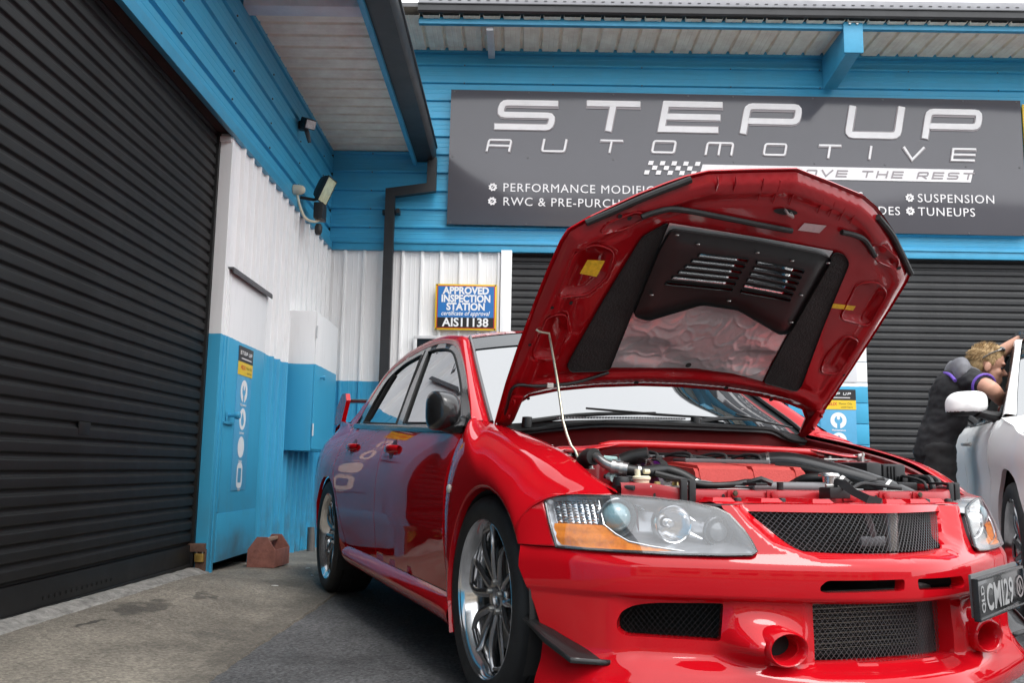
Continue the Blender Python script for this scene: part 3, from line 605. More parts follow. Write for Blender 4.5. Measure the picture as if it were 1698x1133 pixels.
# ------------------------------------------------------------------ signs
M_LET = mat('sign_silver', (.78, .76, .76), .3, var=.08)
M_LETB = mat('sign_white', (.85, .85, .85), .4)
M_SIGN = mat('sign_charcoal', (.088, .085, .096), .12, spec=.6, var=.05, vscale=1.2, bump=.012, bscale=1.6)
M_LETE = mat('sign_letter_edge', (.30, .27, .28), .4)
RS = [(.12, .0), (.88, 0)]
def rc(pts, r=.09):
    """round the inner corners of an open stroke"""
    out = [pts[0]]
    for i in range(1, len(pts) - 1):
        p = np.array(pts[i], float); a = np.array(pts[i-1], float) - p; b = np.array(pts[i+1], float) - p; la, lb = np.linalg.norm(a), np.linalg.norm(b); q = min(r, la * .49, lb * .49)
        A = p + a / la * q; Bq = p + b / lb * q
        out += [tuple((1-t)**2*A + 2*t*(1-t)*p + t*t*Bq) for t in (0, .33, .67, 1)]
    return out + [pts[-1]]
def glyph(ch, w_, t):
    """strokes (in units of cap height) for a wide techno letter of width w_ and stroke t"""
    h = t / 2; x0, x1, y0, y1, ym = h, w_ - h, h, 1 - h, .5
    r = .16
    G = {'S': [rc([(x1 + h, y1), (x0, y1), (x0, ym), (x1, ym), (x1, y0), (x0 - h, y0)], r)],
         'T': [[(0, y1), (w_, y1)], [(w_/2, y1), (w_/2, 0)]],
         'E': [[(x1 + h, y1), (x0, y1), (x0, y0), (x1 + h, y0)], [(x0, ym), (x1 + h, ym)]],
         'P': [rc([(x0, 0), (x0, y1), (x1, y1), (x1, .42), (x0 + h, .42)], r)],
         'U': [rc([(x0, 1), (x0, y0), (x1, y0), (x1, 1)], r)],
         'A': [rc([(x0, 0), (x0, y1), (x1, y1), (x1, 0)], r), [(x0, .48), (x1, .48)]],
         'O': [rc([(w_/2, y1), (x0, y1), (x0, y0), (x1, y0), (x1, y1), (w_/2, y1)], r)],
         'M': [rc([(x0, 0), (x0, y1), (x1, y1), (x1, 0)], r), [(w_/2, y1), (w_/2, 0)]],
         'I': [[(w_/2, 0), (w_/2, 1)]], 'V': [[(0, 1), (w_/2, h), (w_, 1)]],
         'B': [rc([(x0 + h, y1), (x1, y1), (x1, y0), (x0 + h, y0)], .1), [(x0, 0), (x0, 1)], [(x0, ym), (x1, ym)]],
         'H': [[(x0, 0), (x0, 1)], [(x1, 0), (x1, 1)], [(x0, ym), (x1, ym)]],
         'R': [rc([(x0, 0), (x0, y1), (x1, y1), (x1, .42), (x0 + h, .42)], r), [(w_*.45, .42), (x1, 0)]]}
    return G[ch]
def techno(name, ch, x0, x1, zb, zt, t, m, parent, loc, rot, z0=0., z1=.012, shear=.18):
    hgt = zt - zb; w_ = (x1 - x0) / hgt - shear; mb = MB()
    for k_, st in enumerate(glyph(ch, max(.08, w_), t)):
        ribbon(mb, [((p[0] + shear * p[1]) * hgt, p[1] * hgt) for p in st], t * hgt, z0, z1 - k_ * .0011)
    mb.v = [(p[0] + x0, p[1] + zb, p[2]) for p in mb.v]
    return mb.obj(name, m, parent, angle=30, loc=loc, rot=rot, fix=False)
FACE = (math.pi / 2, 0, 0)                     # local xy -> world XZ, facing -Y
SG = empty('signboard', (2.12, 8.80, 3.05), label='wide charcoal workshop signboard with silver STEP UP lettering on back wall', cat='signboard')
SG.rotation_euler = (0, .0055, 0)
MB().box((-2.855, -.022, .034), (2.855, 0, 1.43), .002).obj('board', M_SIGN, SG)
def sx_(x, z): return x - 2.12, z - 3.05
tl = .0055
def sgl(ch, x0, x1, zb, zt, t, m=M_LET):
    dz = tl * ((x0 + x1) / 2 - 2.12)
    techno('letter', ch, x0 - 2.12 - .008, x1 - 2.12 + .008, zb - 3.05 + dz - .008, zt - 3.05 + dz - .004, t + .06, M_LETE, SG, (0, -.022, 0), FACE, 0, .006)
    return techno('letter', ch, x0 - 2.12, x1 - 2.12, zb - 3.05 + dz, zt - 3.05 + dz, t, m, SG, (0, -.022, 0), FACE, 0, .014)
for ch, a, b, zb, zt in [('S', -.295, .349, 4.076, 4.389), ('T', .581, 1.173, 4.076, 4.395), ('E', 1.342, 1.997, 4.075, 4.401), ('P', 2.161, 2.795, 4.069, 4.388), ('U', 3.201, 3.815, 4.041, 4.378), ('P', 3.97, 4.592, 4.046, 4.358)]: sgl(ch, a, b, zb, zt, .19)
for ch, a, b, zb, zt in [('A', -.369, -.106, 3.848, 3.978), ('U', .18, .443, 3.85, 3.986), ('T', .751, .998, 3.853, 3.988), ('O', 1.275, 1.534, 3.855, 3.99), ('M', 1.809, 2.105, 3.844, 3.98), ('O', 2.385, 2.634, 3.847, 3.976), ('T', 2.924, 3.169, 3.83, 3.971), ('I', 3.427, 3.48, 3.825, 3.963), ('V', 3.762, 3.99, 3.818, 3.959), ('E', 4.247, 4.505, 3.819, 3.954)]: sgl(ch, a, b, zb, zt, .14)
mb = MB()
for i in range(3):
    for j in range(9):
        if (i + j) % 2 == 0:
            x = 1.205 + j * .058 + i * .02 - 2.12; z = 3.63 + i * .049 - 3.05; mb.prism([(x, z), (x + .048, z), (x + .06, z + .042), (x + .012, z + .042)], 'y', -.034, -.022)
mb.obj('checker_flag', M_LET, SG)
MB().prism([(1.75 - 2.12, .565), (4.435 - 2.12, .565), (4.47 - 2.12, .695), (1.79 - 2.12, .695)], 'y', -.03, -.022).obj('tagline_bar', M_LET, SG)
x = 2.50
for wd in ('ABOVE', 'THE', 'REST'):
    for ch in wd:
        wl = .13; techno('letter', ch, x - 2.12, x + wl - 2.12, .592, .664, .2, M_LETE, SG, (0, -.030, 0), FACE, 0, .004, shear=.3); x += .150
    x += .10
def st_(t, x, z, size, **k): text(t, size, M_LET, SG, (x - 2.12, -.0235, z - 3.05), FACE, ext=.003, spacing=1.12, **k)
st_('PERFORMANCE MODIFICATIONS', -.192, 3.428, .122); st_('RWC & PRE-PURCHASE', -.190, 3.285, .122); st_('SUSPENSION', 3.905, 3.405, .122); st_('TUNEUPS', 3.905, 3.268, .122)
st_('GS', 3.22, 3.410, .122); st_('UPGRADES', 3.08, 3.268, .122)
def gear(x, z):
    pts = []
    for k in range(32):
        r = .044 if (k // 2) % 2 else .036; a = 2 * math.pi * k / 32; pts.append((r * math.cos(a), r * math.sin(a)))
    hole = [(.017 * math.cos(a), .017 * math.sin(a)) for a in [2*math.pi*k/10 for k in range(10)]]
    m = cdt(pts, [hole], lambda u, v, d: (u, -.003 - d, v), .02, flange=-.003); m.tube([(-.012, -.003, -.012), (.012, -.003, .012)], .005, 6)
    m.obj('gear_bullet', M_LET, SG, loc=(x - 2.12, -.0235, z - 3.05))
for x, z in ((-.289, 3.470), (-.292, 3.326), (3.83, 3.447), (3.83, 3.312)): gear(x, z)
mb = MB()
for x in (-.70, .05, .90, 1.65, 2.10, 2.90, 3.6, 4.4, 4.93):
    for z in (3.10, 3.78, 4.46): mb.lathe([(0, -.027), (.008, -.026), (.009, -.022)], 8, 'y', (x - 2.12, 0, z - 3.05))
tag(mb.obj('screws', M_GREY, SG), kind='stuff')
Y2 = empty('yellow_sign', (5.4, 8.81, 3.1), label='yellow edged sign at the far right end of the back wall', cat='sign')
MB().box((-.395, -.02, 0), (.6, 0, 1.33), .003).obj('panel', mat('yellow_paint', (.75, .50, .03), .4), Y2)
MB().box((-.355, -.024, .03), (.6, -.0205, 1.26), .001).obj('face', mat('red_print', (.45, .03, .03), .4), Y2)
# approved inspection station
IS = empty('inspection_sign', (-.527, 8.81, 2.05), label='blue and yellow APPROVED INSPECTION STATION sign on white wall', cat='sign')
MB().box((-.300, -.018, -.005), (.300, 0, .450), .003).obj('panel', mat('sign_yellow', (.80, .52, .02), .35), IS)
MB().box((-.283, -.0205, .012), (.283, -.0185, .433)).obj('red_border', mat('sign_red', (.55, .03, .02), .35), IS)
MB().box((-.274, -.0235, .118), (.274, -.0205, .426)).obj('blue_field', mat('sign_blue', (.02, .17, .48), .3), IS)
MB().box((-.274, -.0235, .020), (.274, -.0205, .117)).obj('black_field', mat('sign_black', (.012, .010, .011), .3), IS)
for t, s, z, b, sx, sh in (('APPROVED', .098, .352, .004, .92, 0), ('INSPECTION', .098, .272, .004, .87, 0), ('STATION', .098, .192, .004, .92, 0), ('certificate of approval', .062, .138, .0008, .86, .3), ('AIS11138', .118, .030, .003, .98, 0)):
    text(t, s, M_LETB, IS, (0, -.024, z), FACE, align='CENTER', bold=b, sx=sx, shear=sh, ext=.0005)
for x, z in ((-.285, .005), (.285, .005), (-.285, .44), (.285, .44)): MB().lathe([(0, -.022), (.007, -.021), (.008, -.018)], 8, 'y', (x, 0, z)).obj('screw', M_BLK, IS)
# service strips: dark header, yellow band, pictograms
M_STRIP = mat('strip_blue', (.10, .38, .62), .3, var=.1)
M_STRIPB = mat('strip_header', (.02, .02, .022), .3); M_STRIPY = mat('strip_yellow', (.80, .55, .03), .35)
def ring_icon(kind):
    mb = MB(); C = lambda r, n=28: [(r * math.cos(2*math.pi*k/n), r * math.sin(2*math.pi*k/n)) for k in range(n)]
    fm = lambda u, v, d: (u, v, d)
    if kind == 0:                                # spanner: ring with forked handle
        sh = [(-.018, -.092), (-.018, -.035)] + [(.048 * math.cos(a), .005 + .048 * math.sin(a)) for a in [math.radians(t) for t in (235, 200, 165, 130, 112)]] + [(-.017, .05), (-.017, .015), (0, .006), (.017, .015), (.017, .05)] + [(.048 * math.cos(a), .005 + .048 * math.sin(a)) for a in [math.radians(t) for t in (68, 50, 15, -20, -55)]] + [(.018, -.035), (.018, -.092)]
        out = [p for p in C(.094, 44) if not (abs(p[0]) < .0185 and p[1] < 0)]
        i0 = min(range(len(out)), key=lambda i: (out[i][0] - .019) ** 2 + (out[i][1] + .092) ** 2)
        out = out[i0:] + out[:i0]
        return cdt(out + sh, [], fm, .03, mb=mb)
    if kind == 1:
        drop = [(0, .062)] + [(.040 * math.cos(a), -.018 + .040 * math.sin(a)) for a in [math.radians(t) for t in (30, 0, -30, -60, -90, -120, -150, 180, 150)]]
        return cdt(C(.090), [drop], fm, .03, mb=mb)
    if kind == 2: return cdt(C(.088), [], fm, .03, mb=mb)
    rr = rounded([(-.045, -.06), (.045, -.06), (.045, .06), (-.045, .06)], .02)
    o_ = rounded([(-.075, -.105), (.075, -.105), (.075, .105), (-.075, .105)], .06, 6)
    return cdt(o_, [rr], fm, .03, mb=mb)
def strip(label, loc, rot, w_=.33, h=.97, n=4):
    E = empty('service_sign', loc, label=label, cat='sign', group='blue service strips'); E.rotation_euler = rot
    MB().box((0, 0, 0), (w_, h, .004), .001).obj('panel', M_STRIP, E)
    MB().box((0, h - .105, .0045), (w_, h, .007)).obj('header', M_STRIPB, E); MB().box((0, h - .195, .0045), (w_, h - .1055, .007)).obj('yellow_band', M_STRIPY, E)
    x = .03
    for ch in 'STEPUP':
        wl = .036; techno('letter', ch, x, x + wl, h - .055, h - .030, .22, M_LETB, E, (0, 0, .0072), (0, 0, 0), 0, .001); x += .043 + (.02 if ch == 'P' and x < .2 else 0)
    MB().box((.06, h - .085, .0072), (.29, h - .077, .008)).obj('lettering', M_LET, E)
    text('HELIX', .040, mat('strip_red', (.6, .05, .03), .4), E, (.055, h - .155, .0075), (0, 0, 0), bold=.001)
    text('Motor Oils', .028, M_STRIPB, E, (.18, h - .148, .0075), (0, 0, 0)); text('used here', .028, M_STRIPB, E, (.20, h - .180, .0075), (0, 0, 0))
    for k in range(n):
        z = h - .30 - k * .19; sc = .82
        m = ring_icon(k); m.v = [(p[0] * sc + w_ / 2, p[1] * sc + z, .0052) for p in m.v]; m.obj('pictogram', M_LETB, E)
        text(('Maintenance', 'Lubricants', 'Brakes', 'Tyres')[k], .026, M_LETB, E, (w_ / 2, z - .102, .0052), (0, 0, 0), align='CENTER', bold=.0006)
    return E
strip('narrow blue service strip with white pictograms on the side door', (-1.8875, 6.09, .54), (math.pi / 2, 0, math.pi / 2))
strip('blue service strip on the block pier seen right of the bonnet', (2.905, 8.828, .56), FACE, .345, .97)
SE = empty('security_sign', (3.05, 8.83, 1.6), label='white security notice on the pier partly hidden by the bonnet', cat='sign')
MB().box((-.32, -.008, .0), (.22, 0, .5), .002).obj('panel', mat('notice_white', (.72, .72, .74), .35), SE)
text('Security', .085, mat('notice_blue', (.03, .06, .42), .4), SE, (.115, -.0085, .085), FACE, align='RIGHT')
MB().prism([(-.02, .19), (.06, .23), (.10, .32), (.10, .40), (-.13, .40), (-.13, .32)], 'y', -.010, -.0082).obj('emblem', MATS['notice_blue'], SE)
# ================================================================== RED CAR
HD = .3856
CAR = empty('red_sedan', (.702, 3.249, 0), HD - math.pi / 2, label='red sports sedan with its bonnet propped open on the forecourt', cat='car')
def paint(name, col, deep, flake=.0):
    m = mat(name, col, .45, spec=.0, coat=1., coat_rough=.008); m.node_tree.nodes['Principled BSDF'].inputs['Coat IOR'].default_value = 1.48
    return m
M_RED = paint('red_paint', (.50, .004, .010), None)
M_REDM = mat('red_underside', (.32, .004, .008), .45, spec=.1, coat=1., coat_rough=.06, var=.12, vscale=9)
M_REDB = mat('red_bay_shaded', (.17, .004, .006), .45, spec=.1, coat=.6, coat_rough=.12, var=.15, vscale=12)  # body red taken down: shade under the bonnet is put into the colour
M_TRIM = mat('gloss_black_trim', (.018, .018, .019), .25, coat=.3, var=.1)
M_MATTE = mat('matte_black', (.010, .010, .010), .75, var=.2)
M_RUB = mat('rubber', (.013, .013, .013), .62, var=.25, vscale=20, bump=.1, bscale=80)
M_TYRE = mat('tyre_rubber', (.016, .016, .017), .58, var=.3, vscale=14, bump=.12, bscale=70)
M_CHR = mat('chrome', (.80, .80, .80), .08, metal=1)
M_ALU = mat('polished_lip', (.80, .80, .81), .14, metal=1, var=.12, vscale=8)
M_RIM = mat('hyper_silver', (.30, .30, .31), .22, metal=.9, coat=.3, var=.1)
M_DISC = mat('disc_iron', (.30, .29, .28), .35, metal=.9, var=.25, vscale=30)
M_TINT = mat('tinted_glass', (.46, .48, .50), .0, metal=1.)
M_WSCR = mat('windscreen_glass', (.012, .016, .018), .0, ior=3.8)
M_FRAME = mat('window_frame', (.10, .10, .105), .22, metal=.3, coat=.5)
M_FELT = mat('bonnet_felt', (.020, .019, .018), .95, var=.4, vscale=7, bump=.4, bscale=120)
M_HOSE = mat('black_hose', (.012, .012, .012), .42, var=.25, vscale=18)
def cpart(name, mb, m, parent=None, **k): return mb.obj(name, m, parent or CAR, **k)
def both(name, mb, m, parent=None, **k): return [mb.mirror_y().obj(name, m, parent or CAR, **k), mb.obj(name, m, parent or CAR, **k)]
# ---- plan curve of the nose (front bumper face at beam height), y -> x
PY = [0, .12, .25, .35, .46, .60, .73, .82, .885]; PXv = [.86, .845, .80, .755, .70, .62, .53, .43, .34]
def natspline(xs, ys):
    xs = np.array(xs, float); ys = np.array(ys, float); n = len(xs); h = np.diff(xs); A = np.eye(n); b = np.zeros(n)
    for i in range(1, n - 1):
        A[i, i-1] = h[i-1]; A[i, i] = 2*(h[i-1]+h[i]); A[i, i+1] = h[i]; b[i] = 6*((ys[i+1]-ys[i])/h[i]-(ys[i]-ys[i-1])/h[i-1])
    A[0, :] = 0; A[0, 0] = 2*h[0]; A[0, 1] = h[0]; b[0] = 6*((ys[1]-ys[0])/h[0]); m = np.linalg.solve(A, b)
    def f(x):
        i = int(min(max(np.searchsorted(xs, x) - 1, 0), n - 2)); t = x - xs[i]; H = h[i]; e = xs[i+1] - x
        return m[i]*e**3/(6*H) + m[i+1]*t**3/(6*H) + (ys[i]/H - m[i]*H/6)*e + (ys[i+1]/H - m[i+1]*H/6)*t
    return f
plan = natspline(PY, PXv)
_ty = np.linspace(0, .885, 400); _tx = np.array([plan(y) for y in _ty]); _ts = np.concatenate([[0], np.cumsum(np.hypot(np.diff(_tx), np.diff(_ty)))])
def s_of(y): return math.copysign(float(np.interp(abs(y), _ty, _ts)), y)
def plan_pt(s):
    a = abs(s); y = float(np.interp(a, _ts, _ty)); x = float(np.interp(a, _ts, _tx))
    e = .004; y2 = float(np.interp(a + e, _ts, _ty)); x2 = float(np.interp(a + e, _ts, _tx)); y1 = float(np.interp(max(0, a - e), _ts, _ty)); x1 = float(np.interp(max(0, a - e), _ts, _tx))
    if a < e: tx, ty = 0., 1.
    else: L = math.hypot(x2-x1, y2-y1) or 1; tx, ty = (x2-x1)/L, (y2-y1)/L
    if a > _ts[-1] - 1e-6: L = math.hypot(_tx[-1]-_tx[-3], _ty[-1]-_ty[-3]); tx, ty = (_tx[-1]-_tx[-3])/L, (_ty[-1]-_ty[-3])/L
    sg = -1 if s < 0 else 1
    return x, y * sg, ty, -tx * sg                  # point and outward normal
def pchip(zs, ds, z):
    if z <= zs[0]: return ds[0]
    if z >= zs[-1]: return ds[-1]
    i = max(k for k in range(len(zs) - 1) if zs[k] <= z); h = zs[i+1]-zs[i]; t = (z - zs[i]) / h
    sl = lambda k: (ds[k+1]-ds[k])/(zs[k+1]-zs[k])
    def mm(k):
        if k <= 0 or k >= len(zs) - 1: return 0
        a, b = sl(k-1), sl(k)
        return 0 if a * b <= 0 else 2*a*b/(a+b)
    m0, m1 = mm(i), mm(i+1)
    return ds[i]*(2*t**3-3*t*t+1) + ds[i+1]*(-2*t**3+3*t*t) + m0*h*(t**3-2*t*t+t) + m1*h*(t**3-t*t)
TOPZ = [(.391, 0), (.398, .007), (.43, .0085), (.470, .0065), (.488, -.001), (.505, -.012)]
COLS = [(.00, [(.10, -.03), (.125, .030), (.165, .046), (.208, .034), (.232, -.035), (.3855, -.038), (.3880, -.025), (.391, -.001)]),
        (.245, [(.10, -.03), (.125, .032), (.165, .046), (.206, .032), (.232, -.032), (.3855, -.036), (.3880, -.022), (.391, -.001)]),
        (.28, [(.10, -.03), (.125, .034), (.165, .046), (.206, .030), (.238, -.014), (.3850, -.018), (.3880, -.012), (.391, -.001)]),
        (.43, [(.10, -.03), (.125, .036), (.165, .046), (.206, .028), (.242, -.010), (.3850, -.014), (.3880, -.010), (.391, -.001)]),
        (.48, [(.10, -.03), (.125, .038), (.165, .046), (.206, .028), (.250, -.022), (.3850, -.024), (.3880, -.014), (.391, -.001)]),
        (.64, [(.10, -.02), (.125, .044), (.165, .048), (.206, .026), (.255, -.012), (.350, -.014), (.3875, -.008), (.391, -.001)]),
        (.715, [(.10, -.01), (.125, .056), (.165, .050), (.206, .022), (.255, .002), (.350, .0), (.3875, .0), (.391, .0)]),
        (.79, [(.10, -.005), (.125, .050), (.165, .036), (.206, .014), (.255, .001), (.350, .0), (.3875, .0), (.391, .0)]),
        (.885, [(.10, 0), (.125, .014), (.165, .010), (.206, .004), (.255, .0), (.350, .0), (.3875, .0), (.391, .0)])]
def zs_line(y): return float(np.interp(abs(y), [0, .238, .332, .375, .40, .415], [.487, .494, .527, .575, .62, .655]))
def zs_norm(y): return math.sqrt(1 + ((zs_line(abs(y) + .02) - zs_line(max(0, abs(y) - .02))) / .04) ** 2)
def smooth(t): t = min(1, max(0, t)); return t * t * (3 - 2 * t)
def lean(z): return -.5 * max(0, z - .5)
_colcache = {}
def dprof(y, z):
    y = abs(y)
    if z >= .391:
        d = pchip([a for a, _ in TOPZ], [b for _, b in TOPZ], z) * (1 - smooth((y - .70) / .15) * .6)
    else:
        i = 0
        while i < len(COLS) - 2 and COLS[i+1][0] < y: i += 1
        t = smooth((y - COLS[i][0]) / (COLS[i+1][0] - COLS[i][0])); v = []
        for c in (COLS[i], COLS[i+1]): v.append(pchip([a for a, _ in c[1]], [b for _, b in c[1]], z))
        d = v[0] * (1 - t) + v[1] * t
    d += .066 * math.exp(-(((y - .385) / (.060 if y > .385 else .080)) ** 2 + ((z - .281) / .046) ** 2))
    if z > .48 and y < .42 and z > zs_line(y) - .001: d -= .040 * smooth((z - zs_line(y)) / zs_norm(y) / .028)
    return d
def nose(s, z, off=0.):
    x, y, nx, ny = plan_pt(s); d = dprof(y, z) + off
    return (x + nx * d + lean(z), y + ny * d, z)
def nosey(y, z, off=0.): return nose(s_of(y), z, off)
def face(s, z, off=0.):
    """headlight surface: leaning plan surface without the bumper relief"""
    x, y, nx, ny = plan_pt(s); d = off + .006 * math.sin(min(1, max(0, (z - .50) / .15)) * math.pi)
    return (x + nx * d + lean(z), y + ny * d, z)
S_ = lambda L, sg=1: [(s_of(y) * sg, z) for y, z in L]
HL = [(.820, .637), (.817, .560), (.815, .509), (.755, .507), (.698, .506), (.574, .503), (.46, .504), (.394, .507), (.381, .516), (.388, .545), (.397, .568), (.419, .606), (.444, .621), (.502, .633), (.582, .643), (.67, .648), (.758, .647), (.80, .643)]
UG_half = [(.366, .614), (.350, .593), (.31, .548), (.285, .524), (.262, .514), (.197, .5105), (.10, .509)]
UG = [(0, .614)] + UG_half + [(0, .5085)] + [(-y, z) for y, z in UG_half[::-1]]
SLOT = rounded([(.243, .432), (.226, .4475), (.021, .451), (.024, .4225), (.226, .4155), (.243, .421)], .008, 3)
LOW = [(.250, .233), (.250, .383), (.12, .3835), (0, .384), (-.12, .3835), (-.250, .383), (-.250, .233), (-.12, .238), (0, .240), (.12, .238)]
DUCT = rounded([(.698, .322), (.688, .352), (.660, .369), (.614, .377), (.460, .380), (.464, .332), (.469, .284), (.575, .287), (.676, .290), (.694, .300)], [.02, .02, .02, .02, .008, 0, .012, 0, .012, .012], 4)
# ---- bumper skin: one panel with real openings
out_half = [(0, .105), (.25, .105), (.5, .108), (.70, .112), (.80, .118), (.846, .13), (.846, .16), (.840, .215), (.839, .265), (.846, .31), (.857, .357), (.872, .405), (.8849, .45), (.8849, .5075), (.816, .5065), (.698, .504), (.574, .501), (.46, .502), (.391, .505), (.3875, .516), (.386, .546), (.394, .568), (.414, .606), (.428, .620), (.430, .630), (.30, .634), (.15, .635)]
outl = S_(out_half) + S_([(0, .6355)]) + S_([(-y, z) for y, z in out_half[::-1]])[:-1]
CIR = [(.340 + .042 * math.cos(a), .279 + .031 * math.sin(a)) for a in [2*math.pi*k/24 for k in range(24)]]
zl = [(y, zs_line(y)) for y in np.linspace(-.408, .408, 60)]; cre = [S_(zl), S_([(y, .3915) for y in np.linspace(-.72, .72, 40)]), S_([(y, .3865) for y in np.linspace(-.70, .70, 40)])]
holes = [S_(CIR), S_([(-y, z) for y, z in CIR]), S_(UG), S_(SLOT), S_([(-y, z) for y, z in SLOT]), S_(LOW), S_(DUCT), S_([(-y, z) for y, z in DUCT])]
mb = cdt(outl, holes, lambda u, v, d: nose(u, v, d), .0078, flange=.012, hole_flange=[0, 0, .030, .035, .035, .05, .05, .05], creases=cre)
BUMP = cpart('front_bumper', mb, M_RED, angle=50)
mb = MB().lathe([(0, .0), (.0115, .0), (.0115, -.002)], 20, 'x'); q = Vector(nosey(-.338, .368, .0012)); x, y, nx, ny = plan_pt(s_of(-.338)); mb.xf(Matrix.Translation(q) @ Matrix.Rotation(math.atan2(ny, nx), 4, 'Z'))
cpart('tow_cap', mb, M_RED, BUMP)
# fog lamp ducts: flared trumpets
for sg in (-1, 1):
    C0 = Vector((.800, .340 * sg, .279)); cdir = Vector((.985, .10 * sg, -.04)).normalized()
    yv = Vector((0, 0, 1)).cross(cdir).normalized(); zv = cdir.cross(yv); prof = []
    for t, ry, rz, oy in ((-.075, .068, .052, .020), (-.05, .066, .0515, .012), (-.025, .063, .0490, .005), (-.008, .0595, .0460, .001), (.0, .0570, .0435, 0), (.0035, .0535, .0402, 0), (.001, .0495, .0370, 0), (-.03, .043, .032, 0), (-.075, .038, .028, 0)):
        prof.append([C0 + cdir * t + yv * (sg * oy + ry * math.cos(a)) + zv * (rz * math.sin(a) + .02 * -t) for a in [2*math.pi*k/36 for k in range(36)]])
    fd = cpart('fog_duct', MB().grid(prof, close_u=True), M_RED, BUMP, angle=60)
    cpart('duct_back', MB().add([C0 + cdir * -.062 + yv * (.040 * math.cos(a)) + zv * (.030 * math.sin(a)) for a in [2*math.pi*k/24 for k in range(24)]], [tuple(range(24))]), M_MATTE, BUMP)
# diamond mesh behind the openings
def wire_mesh(poly, fn, pitch, r, slope=1.0):
    mb = MB(); P = np.array(poly); lo, hi = P.min(0), P.max(0); dia = (hi[1] - lo[1])
    for sg in (1, -1):
        k0 = lo[0] - dia / slope if sg > 0 else lo[0]; k1 = hi[0] if sg > 0 else hi[0] + dia / slope
        x = k0
        while x < k1:
            n = 26; ts = np.linspace(lo[1], hi[1], n); L = np.array([(x + sg * (t - lo[1]) / slope, t) for t in ts]); ins = pip(L, poly); run = []
            for i in range(n + 1):
                if i < n and ins[i]: run.append(fn(L[i][0], L[i][1]))
                else:
                    if len(run) > 1: mb.tube(run[::2] + ([run[-1]] if len(run) % 2 == 0 else []), r, 4, cap=False)
                    run = []
            x += pitch
    return mb
M_WIRE = mat('mesh_wire', (.16, .16, .165), .4, metal=.7)
def grow(poly, k, c=None):
    P = np.array(poly); c = P.mean(0); return [tuple(c + (p - c) * k) for p in P]
def nose_flat(u, v, off):
    x, y, nx, ny = plan_pt(u); return (x + nx * off + lean(v), y + ny * off, v)
cpart('grille_mesh', wire_mesh(S_(grow(UG, 1.03)), lambda u, v: nose_flat(u, v, -.062), .0165, .00085, .85), M_WIRE, BUMP, smooth=False, fix=False)
cpart('grille_mesh', wire_mesh(S_(grow(LOW, 1.03)), lambda u, v: nose_flat(u, v, -.070), .0150, .0007, 1.15), M_WIRE, BUMP, smooth=False, fix=False)
for sg in (-1, 1): cpart('grille_mesh', wire_mesh(S_([(y * sg, z) for y, z in grow(DUCT, 1.01)]), lambda u, v: nose_flat(u, v, -.055), .0150, .0006, 1.15), M_BLK, BUMP, smooth=False, fix=False)
# dark box behind the bumper: crash bar, ducts, condenser
mb = MB().grid([[(plan_pt(s)[0] - .30, plan_pt(s)[1] * .93, z) for s in np.linspace(s_of(-.83), s_of(.83), 24)] for z in (.12, .30, .50, .62)])
cpart('bumper_void', mb, M_MATTE)
mb = MB()
for k in range(30): mb.box((.655, -.265, .235 + k * .0052), (.668, .215, .2372 + k * .0052))
mb.box((.640, -.27, .225), (.655, .22, .395)); FM = cpart('intercooler_core', mb, mat('core_fins', (.055, .053, .05), .5, metal=.5, var=.4, vscale=60), smooth=False, fix=False)
mb = MB()
for k in range(11): mb.box((.6685, -.262, .246 + k * .0132), (.672, .212, .2478 + k * .0132))
cpart('core_rows', mb, mat('core_rows', (.20, .18, .14), .6, var=.6, vscale=50), FM, smooth=False, fix=False)
cpart('end_tank', MB().box((.60, .217, .21), (.685, .262, .41), .015), mat('cast_alloy', (.42, .41, .40), .45, metal=.8, var=.2), FM)
cpart('crash_bar', MB().tube([(.60, y, .455) for y in (-.5, -.25, 0, .25, .5)], .035, 8), M_BLK)
mb = MB()
for k in range(18): mb.box((.575, -.30, .512 + k * .006), (.585, .30, .5145 + k * .006))
mb.box((.56, -.31, .50), (.575, .31, .63)); cpart('condenser', mb, MATS['core_fins'], smooth=False, fix=False)
cpart('bonnet_stay_bracket', MB().tube([(.655, .045, .635), (.66, .06, .58), (.655, .075, .545)], .012, 6).box((.64, .03, .515), (.66, .12, .545), .006), mat('bracket_grey', (.22, .22, .23), .4, metal=.5))
cpart('receiver_drier', MB().tube([(.63, .165, .50), (.63, .165, .63)], .022, 14).lathe([(.0235, .585), (.0235, .60)], 14, 'z', (.63, .165, 0)), mat('drier_alloy', (.52, .50, .47), .35, metal=.9, var=.2))
# canards
def canard(sg):
    inn = [(.365, .874, .318), (.435, .826, .290), (.495, .768, .258), (.548, .706, .226)]; outr = [(.368, .884, .312), (.458, .860, .264), (.542, .822, .226), (.560, .716, .216)]
    top = []
    for a, b in zip(inn, outr):
        a, b = Vector((a[0] - .01, a[1] * sg - .008 * sg, a[2])), Vector((b[0], b[1] * sg, b[2])); c = b + Vector((.002, 0, .014 if b.x > .40 else .003)); top.append([a, a.lerp(b, .5) + Vector((0, 0, -.003)), b, c])
    rows = [[tuple(Vector(p).lerp(Vector(q), t)) for p, q in zip(top[i], top[i + 1])] for i in range(3) for t in (0, .25, .5, .75)] + [[tuple(p) for p in top[3]]]
    return MB().grid(rows)
def carbon():
    m = mat('carbon_fibre', (.018, .018, .019), .35, spec=.2, coat=.35); n = m.node_tree.nodes; l = m.node_tree.links; p = n['Principled BSDF']
    tc = n.new('ShaderNodeTexCoord'); ck = n.new('ShaderNodeTexChecker'); ck.inputs['Scale'].default_value = 260; ck.inputs['Color1'].default_value = (.006, .006, .006, 1); ck.inputs['Color2'].default_value = (.020, .020, .021, 1)
    l.new(tc.outputs['Object'], ck.inputs['Vector']); l.new(ck.outputs[0], p.inputs['Base Color']); return m
